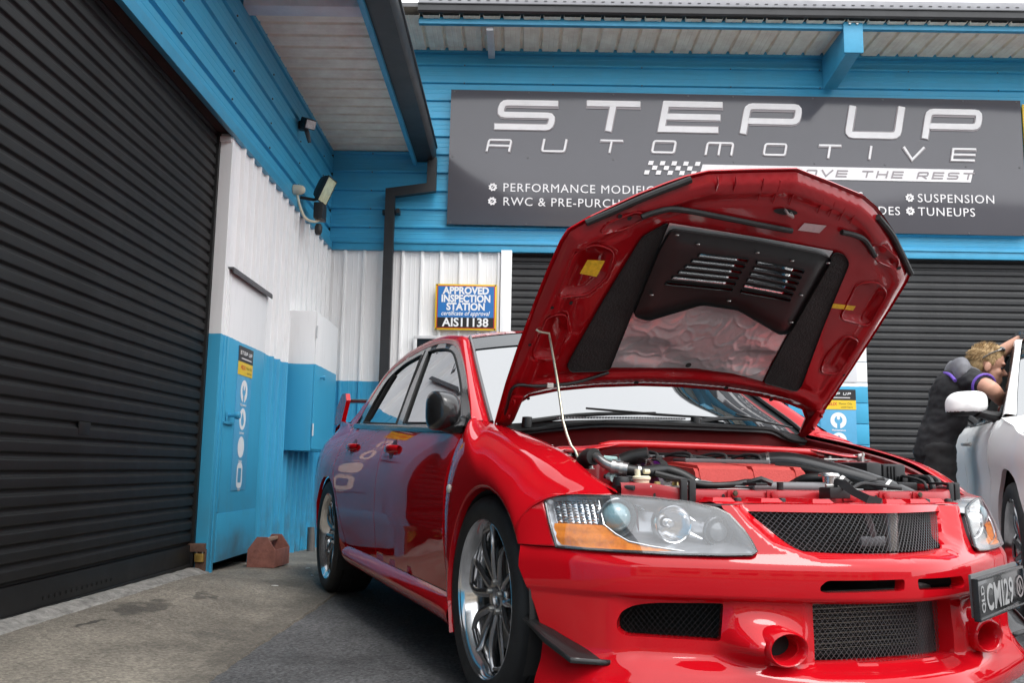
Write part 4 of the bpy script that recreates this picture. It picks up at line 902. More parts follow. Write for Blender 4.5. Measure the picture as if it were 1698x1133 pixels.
for sg in (-1, 1): solid(cpart('canard', canard(sg), carbon() if sg < 0 else MATS['carbon_fibre'], BUMP), .005)
# registration plate on the left corner
p1 = Vector((.935, .155, .412)); p2 = Vector((.785, .498, .400)); mid = (p1 + p2) / 2; ang = math.atan2(p2.y - p1.y, p2.x - p1.x)
LP = empty('number_plate', mid); LP.parent = CAR; LP.rotation_euler = (math.pi / 2 - .02, -.03, ang)
Wp = .378
cpart('plate', MB().box((-Wp/2, -.05, -.006), (Wp/2, .05, .0), .003), mat('plate_black', (.015, .015, .016), .2, coat=.5), LP)
cpart('plate_frame', MB().box((-Wp/2 - .004, -.054, -.012), (Wp/2 + .004, -.047, .004), .001).box((-Wp/2 - .004, .047, -.012), (Wp/2 + .004, .054, .004), .001).box((-Wp/2 - .004, -.054, -.012), (-Wp/2 + .003, .054, .004), .001).box((Wp/2 - .003, -.054, -.012), (Wp/2 + .004, .054, .004), .001), M_TRIM, LP)
cpart('plate_cover', MB().box((-Wp/2, -.046, -.02), (Wp/2, .064, -.013), .002), mat('bracket_dark', (.10, .10, .10), .4), LP)
M_PLT = mat('plate_silver', (.42, .42, .42), .35, metal=.3)
text('CMI29', .096, M_PLT, LP, (-.128, -.034, .0012), (0, 0, 0), bold=.0014, sx=.82, ext=.0006, spacing=1.05)
text('QLD', .034, M_PLT, LP, (-.142, -.036, .0012), (0, 0, math.pi / 2), bold=.0008, ext=.0004)
mb = MB().lathe([(.030, .0012), (.030, .0022), (.024, .0022), (.024, .0012)], 24, 'z', (.155, 0, 0)); ribbon(mb, [(.140, .01), (.15, -.012), (.158, .012), (.17, -.01)], .005, .001, .002); cpart('crest', mb, mat('crest_grey', (.25, .22, .22), .4), LP)
# ---- headlights
M_LENS = thin_glass('headlight_lens', (.98, .99, 1.), 1.9, .05, (.75, .78, .82))
M_CHRL = mat('reflector', (.78, .78, .79), .12, metal=1)
def headlight(sg):
    o2 = S_([(y * sg, z) for y, z in HL]); H = empty('headlight', face(s_of(.6 * sg), .51, -.06)); H.parent = CAR; inv = -Vector(H.location)
    def part(name, mb, m, **k): ob = mb.obj(name, m, H, **k); ob.location = inv; return ob
    part('lens', cdt(o2, [], lambda u, v, d: face(u, v, .003 + d), .02, flange=.012), M_LENS, angle=60)
    # black rim round the lens
    P = np.array(HL); c = P.mean(0); rim = [(p[0] + (.006 if p[0] > c[0] else -.003) * 0, p[1]) for p in HL]
    mb = MB(); loop = [face(s_of(y * sg), z, -.003) for y, z in densify(HL, .02)]; mb.tube(loop, .0042, 6, closed=True); part('rim', mb, M_TRIM)
    # housing bowl
    def bowl(u, v, d):
        e = segdist([(u, v)], o2)[0]; return face(u, v, -.006 - .085 * smooth(e / .045))
    part('housing', cdt(o2, [], bowl, .012), mat('housing_grey', (.34, .35, .37), .25, metal=.6, var=.1))
    def disc_axis(y, z, off):
        p = Vector(face(s_of(y * sg), z, off)); x, yy, nx, ny = plan_pt(s_of(y * sg)); n = Vector((.93, .0, -.02)).normalized(); n = Vector((nx * .35 + .65, ny * .35, -.03)).normalized()
        return p, n
    def lathe_at(y, z, off, prof, m, name, n=28):
        p, nn = disc_axis(y, z, off); mb = MB().lathe(prof, n, 'z'); mb.xf(Matrix.Translation(p) @ nn.to_track_quat('Z', 'Y').to_matrix().to_4x4()); return part(name, mb, m)
    # projector
    lathe_at(.688, .592, -.055, [(.040, -.01), (.050, .012), (.053, .026), (.050, .028), (.043, .020), (.041, .010)], mat('projector_ring', (.14, .15, .16), .22, metal=.6), 'projector_ring')
    lathe_at(.688, .592, -.055, [(.041, .012), (.036, .028), (.024, .040), (.010, .045), (0, .046)], mat('projector_lens', (.20, .36, .40), .04, spec=.8, coat=1.), 'projector_lens')
    # main beam reflector
    lathe_at(.560, .578, -.052, [(.0, -.035), (.018, -.032), (.034, -.016), (.043, .008), (.047, .024), (.050, .026), (.052, .022), (.052, -.01)], M_CHRL, 'reflector')
    lathe_at(.560, .578, -.052, [(.012, -.03), (.012, -.002), (.009, .004), (0, .006)], M_CHRL, 'bulb_shield', 14)
    # inner lamp
    lathe_at(.455, .560, -.048, [(.030, -.02), (.034, .006), (.039, .014), (.041, .012), (.042, 0)], MATS['projector_ring'], 'lamp_ring')
    lathe_at(.455, .560, -.048, [(.030, -.004), (.024, .010), (.012, .016), (0, .018)], mat('inner_lens', (.10, .11, .12), .06, coat=1.), 'inner_lens')
    # clear prismatic corner: rows of small facets
    mb = MB(); y0, y1, z0, z1 = .812, .715, .572, .640; nc, nr = 8, 9
    for i in range(nc):
        for j in range(nr):
            ya = y0 + (y1 - y0) * i / nc; yb = y0 + (y1 - y0) * (i + 1) / nc; za = z0 + (z1 - z0) * j / nr; zb = z0 + (z1 - z0) * (j + 1) / nr
            c4 = [face(s_of(q * sg), r_, -.026) for q, r_ in ((ya, za), (yb, za), (yb, zb), (ya, zb))]; rn = random.Random(i * 31 + j); m_ = face(s_of((ya * (.5 + rn.uniform(-.3, .3)) + yb * .5) * sg) if False else s_of((ya + (yb - ya) * rn.uniform(.3, .7)) * sg), za + (zb - za) * rn.uniform(.3, .7), -.026 + .003)
            mb.add(c4 + [m_], [(0, 1, 4), (1, 2, 4), (2, 3, 4), (3, 0, 4)])
    part('prism_reflector', mb, mat('prism_chrome', (.50, .52, .55), .22, metal=1), smooth=False, fix=False)
    am = [(.815, .512), (.815, .570), (.712, .570), (.690, .548), (.665, .530), (.62, .520), (.545, .508)]
    part('amber_lens', cdt(S_([(y * sg, z) for y, z in am]), [], lambda u, v, d: face(u, v, -.012 + .0016 * math.sin(v * 1100) + d), .0028 if False else .007, flange=.02), mat('amber_plastic', (1., .24, .006), .4, spec=.1, var=.55, vscale=48, dirt=(.45, .045, .001)))
    sw = [(.560 + .05 * math.cos(a), .0) for a in (0, 1)]
    mb = MB(); mb.tube([face(s_of(y * sg), z, -.011) for y, z in ((.712, .645), (.712, .600), (.711, .572), (.690, .549), (.665, .531), (.62, .521), (.545, .510))], .0022, 6); part('chrome_line', mb, M_CHR)
    mb = MB()
    for a, b in (((.52, .60), (.50, .585)), ((.52, .552), (.495, .54)), ((.63, .625), (.612, .61))):
        mb.tube([face(s_of(a[0] * sg), a[1], -.05), face(s_of(b[0] * sg), b[1], -.045)], [.008, .003], 6)
    part('reflector_tabs', mb, M_CHRL)
    # top flange of the housing, seen with the bonnet up
    tp = [(.67, .648), (.582, .643), (.502, .633), (.444, .621), (.419, .606)]
    mb = MB().grid([[face(s_of(y * sg), z + .002, .0) for y, z in tp], [tuple(Vector(face(s_of(y * sg), z + .006, -.035))) for y, z in tp], [tuple(Vector(face(s_of(y * sg), z - .004, -.075))) for y, z in tp]]); part('top_flange', mb, mat('clear_grey', (.34, .35, .36), .2, coat=.6))
    return H
for sg in (-1, 1): headlight(sg)
# ---- front fenders
def bez(A, C1, C2, Bq, n=20):
    A, C1, C2, Bq = map(np.array, (A, C1, C2, Bq)); return [(1-t)**3*A + 3*t*(1-t)**2*C1 + 3*t*t*(1-t)*C2 + t**3*Bq for t in np.linspace(0, 1, n + 1)]
AC, AR = (.045, .315), .342
def arch(th, y=-.885, c=AC, r=AR): return (c[0] + r * math.cos(math.radians(th)), y, c[1] + r * math.sin(math.radians(th)))
def lin(A, Bq, bulge=.004):
    A, Bq = np.array(A), np.array(Bq); o = np.array([0, -bulge, 0]); return (A, A + (Bq - A) / 3 + o, A + (Bq - A) * 2 / 3 + o, Bq)
ST = [lin(arch(205), (-.352, -.862, .20)), lin(arch(182), (-.357, -.868, .32)), lin(arch(162), (-.374, -.876, .46), .006),
      (arch(142), (-.27, -.893, .57), (-.33, -.892, .60), (-.380, -.875, .62)), (arch(122), (-.20, -.897, .66), (-.30, -.890, .72), (-.362, -.858, .755)),
      (arch(106), (-.12, -.900, .71), (-.26, -.880, .80), (-.333, -.828, .843)), (arch(94), (-.03, -.901, .725), (-.24, -.868, .845), (-.372, -.782, .900)),
      (arch(82), (.05, -.901, .735), (-.24, -.815, .866), (-.386, -.706, .884)), (arch(67), (.14, -.899, .71), (.0, -.800, .822), (-.10, -.686, .834)),
      (arch(54), (.235, -.897, .665), (.20, -.795, .772), (.18, -.676, .772)), (arch(46), (.275, -.893, .628), (.32, -.785, .718), (.352, -.666, .703)),
      (arch(42), (.295, -.890, .605), (.385, -.770, .683), (.466, -.646, .6555)), (arch(40), (.305, -.888, .588), (.375, -.830, .655), (.428, -.757, .6505)),
      (arch(38), (.316, -.886, .562), (.335, -.866, .618), (.363, -.8195, .641)), (arch(36), (.328, -.883, .535), (.36, -.856, .56), (.396, -.8195, .575)),
      (arch(34.7), (.36, -.872, .5095), (.40, -.846, .5095), (.4315, -.8165, .5100))]
rows = [bez(*s) for s in ST]; cols = [cr([r[k] for r in rows], 10) for k in range(len(rows[0]))]
FR = [[tuple(cols[k][i]) for k in range(len(cols))] for i in range(len(cols[0]))]
mb = MB().grid(FR)
FEND = both('front_fender', mb, M_RED, angle=70)
for f_ in FEND: solid(f_, .0015)
for sg, f_ in zip((1, -1), FEND):
    fl = MB().grid([[(p[0][0], p[0][1] * -sg * -1 if False else (p[0][1] if sg < 0 else -p[0][1]), p[0][2]) for p in FR], [(AC[0] + (p[0][0] - AC[0]) * .985, (p[0][1] + .03) * (1 if sg < 0 else -1), AC[1] + (p[0][2] - AC[1]) * .985) for p in FR]]); cpart('arch_lip', fl, M_RED, f_)
    # inner flange along the bonnet gap
    top = [r[-1] for r in FR[70:113]]
    mb2 = MB().grid([[(p[0], (p[1] + .008) * (1 if sg < 0 else -1), p[2] - .014) for p in top], [(p[0], (p[1] + .018) * (1 if sg < 0 else -1), p[2] - .018) for p in top], [(p[0], (p[1] + .022) * (1 if sg < 0 else -1), p[2] - .045) for p in top], [(p[0], (p[1] + .055) * (1 if sg < 0 else -1), p[2] - .05) for p in top]]); cpart('gutter_flange', mb2, M_REDB, f_)
ind = MB().lathe([(.016, 0), (.016, .006), (.012, .010), (0, .012)], 16, 'y'); ind.xf(Matrix.Rotation(math.pi, 4, 'Z'))
cpart('side_indicator', ind, mat('indicator_clear', (.62, .60, .55), .1, coat=1., var=.3, vscale=60), FEND[1] if FEND[1].data.vertices[0].co.y < 0 else FEND[0], loc=(-.296, -.8855, .645))
# wheel well liners
for sg in (-1, 1):
    for cx, rr in ((.045, .335), (-2.60, .335)):
        mb = MB().grid([[(cx + rr * math.cos(a), sg * y, .315 + rr * math.sin(a)) for a in np.linspace(-.5, math.pi + .5, 30)] for y in (.868, .58, .55)]); mb.box((cx - .33, sg * .55 - .005, .1), (cx + .33, sg * .55 + .005, .64)); cpart('wheel_liner', mb, M_MATTE)
# ---- side panels
def side_y(x, z):
    zz = [.16, .25, .32, .40, .455, .480, .50, .53, .62, .70, .78, .84, .90, .96]; yy = [.845, .858, .864, .869, .8735, .8765, .8785, .877, .8765, .869, .853, .834, .808, .775]
    y = pchip(zz, yy, z)
    y += .013 * math.exp(-((x + 2.60) / .42) ** 2) * smooth((z - .25) / .15) * (1 - smooth((z - .70) / .2))
    y += .006 * math.exp(-((x + .30) / .18) ** 2) * (1 - smooth((z - .70) / .15)) * smooth((z - .3) / .1)
    if x < -2.9: y -= .30 * (x + 2.9) ** 2
    if x < -2.1: y -= .05 * smooth((-2.1 - x) / 1.3) * smooth((z - .8) / .2)
    return y
def sidep(x, z, off=0): return (x, -(side_y(x, z) + off), z)
fs = cr([(-.338, .838), (-.362, .755), (-.384, .64), (-.379, .46), (-.362, .31)], 5)
fd = [tuple(p) for p in fs] + [(-.372, .291), (-1.428, .304)] + [(-1.437, .45), (-1.437, .65), (-1.432, .80), (-1.425, .884)] + [(-.9, .862), (-.5, .845)]
mp = lambda u, v, d: sidep(u, v, d)
D_F = both('front_door', cdt(fd, [], mp, .03, flange=.02), M_RED, angle=60)
rd = [(-1.431, .885), (-1.438, .80), (-1.443, .65), (-1.443, .45), (-1.434, .304), (-2.03, .313)] + [tuple(p) for p in cr([(-2.075, .318), (-2.19, .42), (-2.30, .545), (-2.395, .64), (-2.44, .72), (-2.43, .82), (-2.37, .926)], 4)] + [(-1.9, .906)]
D_R = both('rear_door', cdt(rd, [], mp, .03, flange=.02), M_RED, angle=60)
def qarch(a): return (-2.60 + .345 * math.cos(math.radians(a)), .315 + .345 * math.sin(math.radians(a)))
qd = [(-2.376, .929)] + [tuple(p) for p in cr([(-2.437, .82), (-2.447, .72), (-2.402, .636), (-2.308, .541), (-2.197, .415), (-2.082, .312)], 4)] + [(-2.09, .24)] + [qarch(a) for a in range(-8, 200, 8)] + [(-2.96, .22), (-3.3, .24), (-3.50, .30), (-3.53, .5), (-3.52, .75), (-3.45, .955), (-3.2, .99), (-2.95, .99), (-2.7, .965), (-2.5, .945)]
QP = both('rear_quarter', cdt(qd, [], mp, .03, flange=.02), M_RED, angle=60)
# rear flare lip, added dark liner that blocks light behind the door gaps
for sg in (-1, 1):
    mb = MB().grid([[(x, sg * (side_y(x, z) - o_), z) for z in np.linspace(.26, .80, 8)] for x, o_ in ((-.38, .03), (-.9, .03), (-1.43, .03), (-2.0, .03), (-2.22, .035))]); cpart('gap_liner', mb, M_MATTE)
    # belt moulding
    bl = [(-.322, .842), (-.6, .849), (-1.0, .866), (-1.43, .886), (-1.9, .907), (-2.385, .930)]
    rws = [[(x, sg * (side_y(x, z) + a), z + h) for a, h in ((-.004, -.004), (.004, -.002), (.004, .016), (-.002, .024), (-.02, .026))] for x, z in cr(bl, 3)]
    cpart('belt_moulding', MB().grid(rws), M_TRIM)
    # side skirt
    sk = []
    for x, zt, zb in ((-.285, .272, .180), (-.33, .285, .186), (-.5, .289, .195), (-1.0, .296, .205), (-1.5, .304, .215), (-1.95, .309, .224), (-2.06, .308, .236)):
        e = 1 if -.30 > x > -2.05 else .6
        sk.append([(x, sg * (.862 - .0), zt), (x, sg * (.874 + .004 * e), zt - .012), (x, sg * (.886 + .006 * e), zt - (zt - zb) * .40), (x, sg * (.884 + .006 * e), zt - (zt - zb) * .72), (x, sg * .868, zb), (x, sg * .82, zb - .004), (x, sg * .70, zb + .01)])
    cpart('side_skirt', MB().grid(surf(sk, 4, 4)), M_RED, angle=70)
# door handles, and flat discs with the recess shade painted in
for di, (doors, hx) in enumerate(((D_F, -1.245), (D_R, -2.105))):
    for ob in doors:
        sg = -1 if ob.data.vertices[0].co.y < 0 else 1; z = .795 + .022 * di; y0 = side_y(hx, z)
        mb = MB(); rows = []
        for t in np.linspace(0, 1, 9):
            x = hx + .105 - .21 * t; lift = .026 * math.sin(math.pi * min(1, max(0, t))) ** .6; hh = .014 + .004 * math.sin(math.pi * t)
            yb = side_y(x, z)
            rows.append([(x, sg * (yb + lift + .008 * math.sin(a)), z + hh * math.cos(a)) for a in [2*math.pi*k/10 for k in range(10)]])
        mb.grid(rows, close_u=True); cpart('door_handle', mb, M_RED, ob)
        mb = MB().add([(hx + .05 * math.cos(a), sg * (side_y(hx + .05 * math.cos(a), z + .042 * math.sin(a)) + .0008), z + .042 * math.sin(a)) for a in [2*math.pi*k/24 for k in range(24)]], [tuple(range(24))]); cpart('recess_shade', mb, mat('recess_shade_red', (.10, .003, .005), .4), ob)
# ---- greenhouse
def gl(x, z, off=0): return (x, -(.80 - .435 * (z - .87) + off), z)
FO = [(-2.395, .934), (-2.375, 1.005), (-2.325, 1.105), (-2.21, 1.214), (-1.96, 1.272), (-1.72, 1.290), (-1.52, 1.297), (-1.32, 1.290), (-1.144, 1.266), (-1.021, 1.237), (-.895, 1.187), (-.738, 1.110), (-.561, 1.010), (-.41, .912), (-.338, .860), (-.9, .884), (-1.43, .906), (-1.9, .927)]
FOs = [tuple(p) for p in cr(FO[:15], 3)] + FO[15:]
RG = [tuple(p) for p in cr([(-2.235, .955), (-2.225, 1.02), (-2.195, 1.10), (-2.12, 1.185), (-1.92, 1.243), (-1.70, 1.262), (-1.605, 1.267)], 3)] + [(-1.545, 1.10), (-1.465, .916), (-1.9, .936)]
FG = [(-1.335, .915), (-1.40, 1.06), (-1.485, 1.270)] + [tuple(p) for p in cr([(-1.40, 1.269), (-1.232, 1.254), (-1.077, 1.226), (-.951, 1.180), (-.721, 1.060), (-.50, .925), (-.44, .886)], 3)] + [(-.9, .897)]
glp = lambda u, v, d: gl(u, v, d)
for sg, drs in ((-1, None), (1, None)):
    mb = cdt(FOs, [RG, FG], glp, .05, flange=.012)
    mr = cdt(RG, [], lambda u, v, d: gl(u, v, -.007 + d), .06); mf = cdt(FG, [], lambda u, v, d: gl(u, v, -.007 + d), .06)
    rub = MB()
    for poly in (RG, FG):
        P = np.array(densify(poly, .05)); rub.tube([gl(x, z, -.001) for x, z in P], .006, 6, closed=True)
    rub.tube([gl(-1.40 + .02, 1.05, -.003), gl(-1.40 + .02, 1.05, -.003)], .001, 4) if False else None
    rub.tube([gl(-2.165, .955, -.003), gl(-2.13, 1.03, -.003), gl(-2.07, 1.15, -.003), gl(-2.03, 1.205, -.003)], .010, 6)
    if sg > 0: mb, mr, mf, rub = (q.mirror_y() for q in (mb, mr, mf, rub))
    fo = cpart('window_frame', mb, M_FRAME, angle=60); cpart('rear_window', mr, M_TINT, fo); cpart('front_window', mf, M_TINT, fo); cpart('window_rubber', rub, M_RUB, fo)
    cpart('door_split', MB().tube([gl(-1.475, .905, .001), gl(-1.53, 1.08, .001), gl(-1.572, 1.288, .001)], .0022, 4) if sg < 0 else MB().tube([gl(-1.475, .905, .001), gl(-1.53, 1.08, .001), gl(-1.572, 1.288, .001)], .0022, 4).mirror_y(), M_MATTE, fo)
PO = [(-.338, -.812, .860), (-.41, -.782, .915), (-.561, -.740, 1.012), (-.738, -.696, 1.112), (-.895, -.663, 1.189), (-1.021, -.641, 1.239), (-1.144, -.628, 1.268), (-1.322, -.618, 1.292), (-1.523, -.615, 1.299), (-1.72, -.618, 1.292), (-1.96, -.626, 1.274), (-2.21, -.651, 1.216), (-2.325, -.698, 1.107), (-2.385, -.745, 1.0), (-2.40, -.785, .932)]
PI_ = [(-.392, -.708, .880), (-.47, -.695, .935), (-.62, -.665, 1.03), (-.78, -.633, 1.135), (-.92, -.602, 1.222), (-1.03, -.578, 1.284), (-1.16, -.566, 1.307), (-1.33, -.560, 1.327), (-1.53, -.560, 1.336), (-1.73, -.560, 1.336), (-1.97, -.566, 1.321), (-2.25, -.580, 1.270), (-2.52, -.615, 1.165), (-2.75, -.655, 1.06), (-2.90, -.69, .985)]
rails = []
for a, b in zip(PO, PI_):
    a, b = np.array(a), np.array(b); rails.append([a, a * .72 + b * .28 + np.array([.006, -.012, .012]), a * .35 + b * .65 + np.array([.006, -.010, .016]), b])
mb = MB().grid(surf(rails, 4, 4)); both('pillar_rail', mb, M_RED, angle=70)
# seam between pillar and fender
both('pillar_seam', MB().tube([(-.395, -.787, .906), (-.428, -.748, .912), (-.452, -.705, .925)], .0022, 4), M_MATTE)
def across(pts, bx, bz, n=12):
    """row from right edge to left edge with a parabolic bulge"""
    x, y, z = pts; return [(x + bx * (1 - t * t), -y * t * -1 if False else y * -t, z + bz * (1 - t * t)) for t in np.linspace(-1, 1, n * 2 + 1)]
ws = [across((PI_[i][0] - .004, PI_[i][1], PI_[i][2] - .006), bx, bz) for i, bx, bz in ((0, .165, .035), (1, .150, .038), (2, .130, .042), (3, .110, .046), (4, .088, .05), (5, .070, .054))]
WS = cpart('windscreen', MB().grid(surf(ws, 1, 4)), M_WSCR, angle=180)
ww = [[tuple(np.array(r[k]) + np.array([.004, 0, .003])) for k in range(len(r))] for r in surf([ws[4], ws[5]], 1, 4)]
cpart('sun_strip', MB().grid(ww), mat('sunstrip', (.012, .016, .018), .15), WS)
both('screen_moulding', MB().tube(cr([tuple(np.array(p) + np.array([.004, .004, .004])) for p in PI_[:6]], 4), .009, 6), M_TRIM)
rf = [across(PI_[i], bx, bz) for i, bx, bz in ((5, .068, .055), (6, .05, .058), (7, .03, .060), (8, .0, .062), (9, 0, .060), (10, 0, .056), (11, -.04, .05))]
cpart('roof', MB().grid(surf(rf, 1, 4)), M_RED, angle=180)
rw = [across(PI_[i], bx, bz) for i, bx, bz in ((11, -.04, .05), (12, -.07, .045), (13, -.08, .04), (14, -.08, .035))]
cpart('rear_screen', MB().grid(surf(rw, 1, 3)), M_WSCR, angle=180)
cpart('boot_lid', MB().grid(surf([across(p, bx, bz) for p, bx, bz in (((-2.90, -.69, .985), -.08, .03), ((-3.15, -.70, .99), -.05, .03), ((-3.40, -.69, .97), -.03, .03), ((-3.50, -.68, .90), -.03, .02), ((-3.53, -.70, .6), -.02, 0), ((-3.52, -.70, .25), 0, 0))], 1, 3)), M_RED, angle=70)
# interior hints seen through gaps
cpart('cabin_floor', MB().box((-2.4, -.78, .2), (-.5, .78, .26)).box((-.42, -.74, .2), (-.36, .74, .86)), M_MATTE)
# ---- rear wing
both('wing_end', MB().prism([(-3.42, .985), (-3.20, .985), (-3.05, 1.13), (-3.08, 1.175), (-3.20, 1.18), (-3.36, 1.10)], 'y', -.70, -.672), M_RED)
rows = []
for y in np.linspace(-.675, .675, 14):
    rows.append([(-3.22 + .085 * math.cos(a) , y, 1.135 + .014 * math.sin(a) + .012 * (1 - (y/.675)**2)) for a in [2*math.pi*k/16 for k in range(16)]])
cpart('wing_blade', MB().grid(rows, close_u=True), M_TRIM)
# ---- mirrors
def mirror(sg):
    H = empty('wing_mirror', (-.45, sg * .80, .87)); H.parent = CAR; inv = -Vector(H.location)
    fold = Vector((-.17, .055 * -sg, .0)) if sg > 0 else Vector((0, 0, 0))
    def part(name, mb, m, **k): ob = mb.obj(name, m, H, **k); ob.location = inv; return ob
    rows = []
    for t, k in ((0, .0), (.03, .36), (.12, .66), (.30, .88), (.55, 1.0), (.85, 1.02), (1.0, .98)):
        x = -.385 - .125 * t
        rows.append([(x, sg * (.862 + .058 * k * math.copysign(abs(math.cos(a)) ** .62, math.cos(a))), .925 - .004 * (1 - t) + .070 * k * math.copysign(abs(math.sin(a)) ** .66, math.sin(a)) + .012 * k * math.cos(a) * math.sin(a)) for a in [2*math.pi*q/32 for q in range(32)]])
    rows = [[tuple(Vector(p) + fold) for p in r] for r in rows]
    part('mirror_shell', MB().grid(surf(rows, 1, 4), close_u=True), M_TRIM, angle=80)
    part('mirror_glass', MB().add([(p[0] - .002, p[1], p[2]) for p in rows[-1]], [tuple(range(32))]), M_CHR)
    part('mirror_foot', MB().grid(surf([[(-.46 + .055 * math.cos(a) * s_, sg * y, .872 + .030 * math.sin(a) * s_ + dz) for a in [2*math.pi*q/12 for q in range(12)]] for y, s_, dz in ((.885, .6, .0), (.85, .8, -.004), (.82, 1.0, -.006), (.775, 1.3, .004))], 1, 2), close_u=True), M_TRIM)
    tri = [(-.342, .862), (-.36, .897), (-.46, .958), (-.60, 1.030), (-.605, .97), (-.58, .880)]
    mb = MB().add([gl(x, z, .005) for x, z in tri], [tuple(range(6))]); mb = mb if sg < 0 else mb.mirror_y(); part('mirror_sail', mb, M_TRIM)
for sg in (-1, 1): mirror(sg)
# ---- wheels
def wheel_at(cx, sg, name='wheel'):
    Wh = empty(name, (cx, sg * .86, .318)); Wh.parent = CAR
    if sg > 0: Wh.rotation_euler = (0, 0, math.pi)
    return Wh
WM = {}
def wheel_meshes():
    # local frame: axle along y, outer face towards -y, lip plane y = 0
    ty = MB().lathe([(.236, .010), (.243, -.006), (.262, -.014), (.285, -.014), (.303, -.006), (.313, .010), (.317, .030), (.3185, .036), (.3125, .038), (.3125, .046), (.319, .048), (.320, .085), (.3135, .087), (.3135, .097), (.320, .099), (.320, .135), (.3135, .137), (.3135, .147), (.319, .149), (.318, .18), (.312, .205), (.29, .225), (.24, .222)], 72, 'y')
    for k in range(72):
        a = 2 * math.pi * k / 72
        for y0, y1, sl in ((.010, .034, .3), (.050, .083, .5), (.101, .133, -.5)):
            pass
    WM['tyre'] = ty.mesh('tyre', 35)
    lp = MB().lathe([(.232, .010), (.236, -.001), (.2405, -.006), (.2425, -.004), (.243, .006), (.240, .012)], 64, 'y').lathe([(.2365, -.002), (.231, .003), (.226, .016), (.219, .030), (.214, .045), (.210, .060), (.206, .12), (.215, .19), (.236, .215)], 64, 'y')
    WM['lip'] = lp.mesh('rim_lip', 45)
    sp = MB()
    hub = [(0, .052), (.026, .052), (.029, .047), (.031, .047), (.034, .040), (.056, .036), (.066, .040), (.070, .050), (.072, .075)]
    sp.lathe(hub, 40, 'y')
    for k in range(6):
        for s_ in (-1, 1):
            pts = []; rad = []
            for t in np.linspace(0, 1, 9):
                r = .055 + (.219 - .055) * t; a = math.radians(k * 60 + s_ * (9 + 7.5 * math.sin(math.pi * t * .9) - 1.5 * t)); yv = .046 - .026 * math.sin(t * math.pi * .5) + .012 * t * t
                pts.append((r * math.cos(a), yv, r * math.sin(a))); rad.append(.0118 - .0042 * t + .002 * max(0, t - .85) / .15)
            sp.tube(pts, rad, 8, flat=(1.35, .85))
        a = math.radians(k * 60); r0 = .209
        sp.tube([((.212) * math.cos(a + q), .030, (.212) * math.sin(a + q)) for q in np.linspace(-.17, .17, 7)], .0075, 8)
    WM['spokes'] = sp.mesh('spokes', 50)
    nt_ = MB()
    for k in range(5):
        a = 2 * math.pi * (k + .25) / 5; c = (.047 * math.cos(a), 0, .047 * math.sin(a)); nt_.lathe([(0, .024), (.007, .025), (.0085, .030), (.0095, .045), (.014, .0455), (.014, .052)], 10, 'y', c)
    WM['nuts'] = nt_.mesh('nuts', 30)
    dsc = MB().lathe([(.07, .10), (.07, .082), (.085, .080), (.160, .080), (.160, .106), (.07, .106)], 48, 'y'); WM['disc'] = dsc.mesh('disc', 30)
    cal = MB(); cal.lathe([(.122, .062), (.128, .050), (.192, .050), (.200, .060), (.200, .125), (.122, .125)], 18, 'y', closed=True, arc=(math.radians(-38), math.radians(38)))
    for sg_ in (-38, 38):
        a = math.radians(sg_); pr = [(.122, .062), (.128, .050), (.192, .050), (.200, .060), (.200, .125), (.122, .125)]; cal.add([(r * math.cos(a), h, r * math.sin(a)) for r, h in pr], [tuple(range(6))])
    WM['caliper'] = cal.mesh('caliper', 35)
    bk = MB().lathe([(0, .13), (.21, .13)], 32, 'y'); WM['back'] = bk.mesh('back')
    WM['brembo'] = text_mesh('brembo', .034, .0006, 'CENTER', 1.05, .0006)
wheel_meshes()
M_CAL = mat('caliper_red', (.42, .008, .012), .35, coat=.6)
for cx in (.0, -2.625):
    for sg in (-1, 1):
        Wh = wheel_at(cx, sg)
        link('tyre', WM['tyre'], M_TYRE, Wh)
        rm = link('rim', WM['lip'], M_ALU, Wh); link('spokes', WM['spokes'], M_RIM, rm, rot=(0, .26 if cx == 0 else .7, 0)); tag(link('nuts', WM['nuts'], M_STEEL, rm), kind='stuff')
        link('brake_disc', WM['disc'], M_DISC, Wh); link('inner_barrel', WM['back'], M_MATTE, Wh)
        ca = link('caliper', WM['caliper'], M_CAL, Wh, rot=(0, 0 if sg < 0 else math.pi, 0))
        if cx == 0: link('lettering', WM['brembo'], M_LETB, ca, loc=(.152, .0485, 0), rot=(math.pi / 2, math.pi / 2, 0))
# ---- bonnet: built shut in (u along the panel from the hinge, y), swung up about the hinge
PHI = math.radians(57); HGX, HGZ, HANG = -.382, .878, math.radians(-13.5)
def hood(u, y, w_=0.):
    """u along panel, w_ outward normal offset (positive = outside)"""
    crown = .012 * (1 - (y / .72) ** 2) - .006 + .010 * math.sin(math.pi * min(1, max(0, u / 1.15)))
    n_ = w_ + crown
    a = HANG + PHI; return (HGX + u * math.cos(a) - n_ * math.sin(a), y, HGZ + u * math.sin(a) + n_ * math.cos(a))
ho = [(.012, .70), (.20, .712), (.38, .716), (.56, .715), (.69, .712), (.80, .706), (.845, .696), (.897, .642), (.945, .580), (1.0, .508), (1.05, .432), (1.083, .376), (1.113, .305), (1.142, .150), (1.168, 0)]
rear = [(.012, .70), (.022, .655), (.10, .640), (.145, .60), (.175, .50), (.198, .36), (.215, .18), (.220, 0)]
HO = [(u, y) for u, y in ho] + [(u, -y) for u, y in ho[::-1][1:]] + [(u, -y) for u, y in rear[1:]] + [(u, y) for u, y in rear[::-1][1:-1]]
VR = [(.698, -.312), (.709, -.030), (.862, -.050), (.846, -.232)]; VL = [(.709, .010), (.678, .212), (.807, .199), (.858, -.008)]
VR = [(.70, -.310), (.70, -.035), (.862, -.040), (.850, -.235)]; VL = [(.70, .0), (.685, .215), (.808, .200), (.858, .0)]
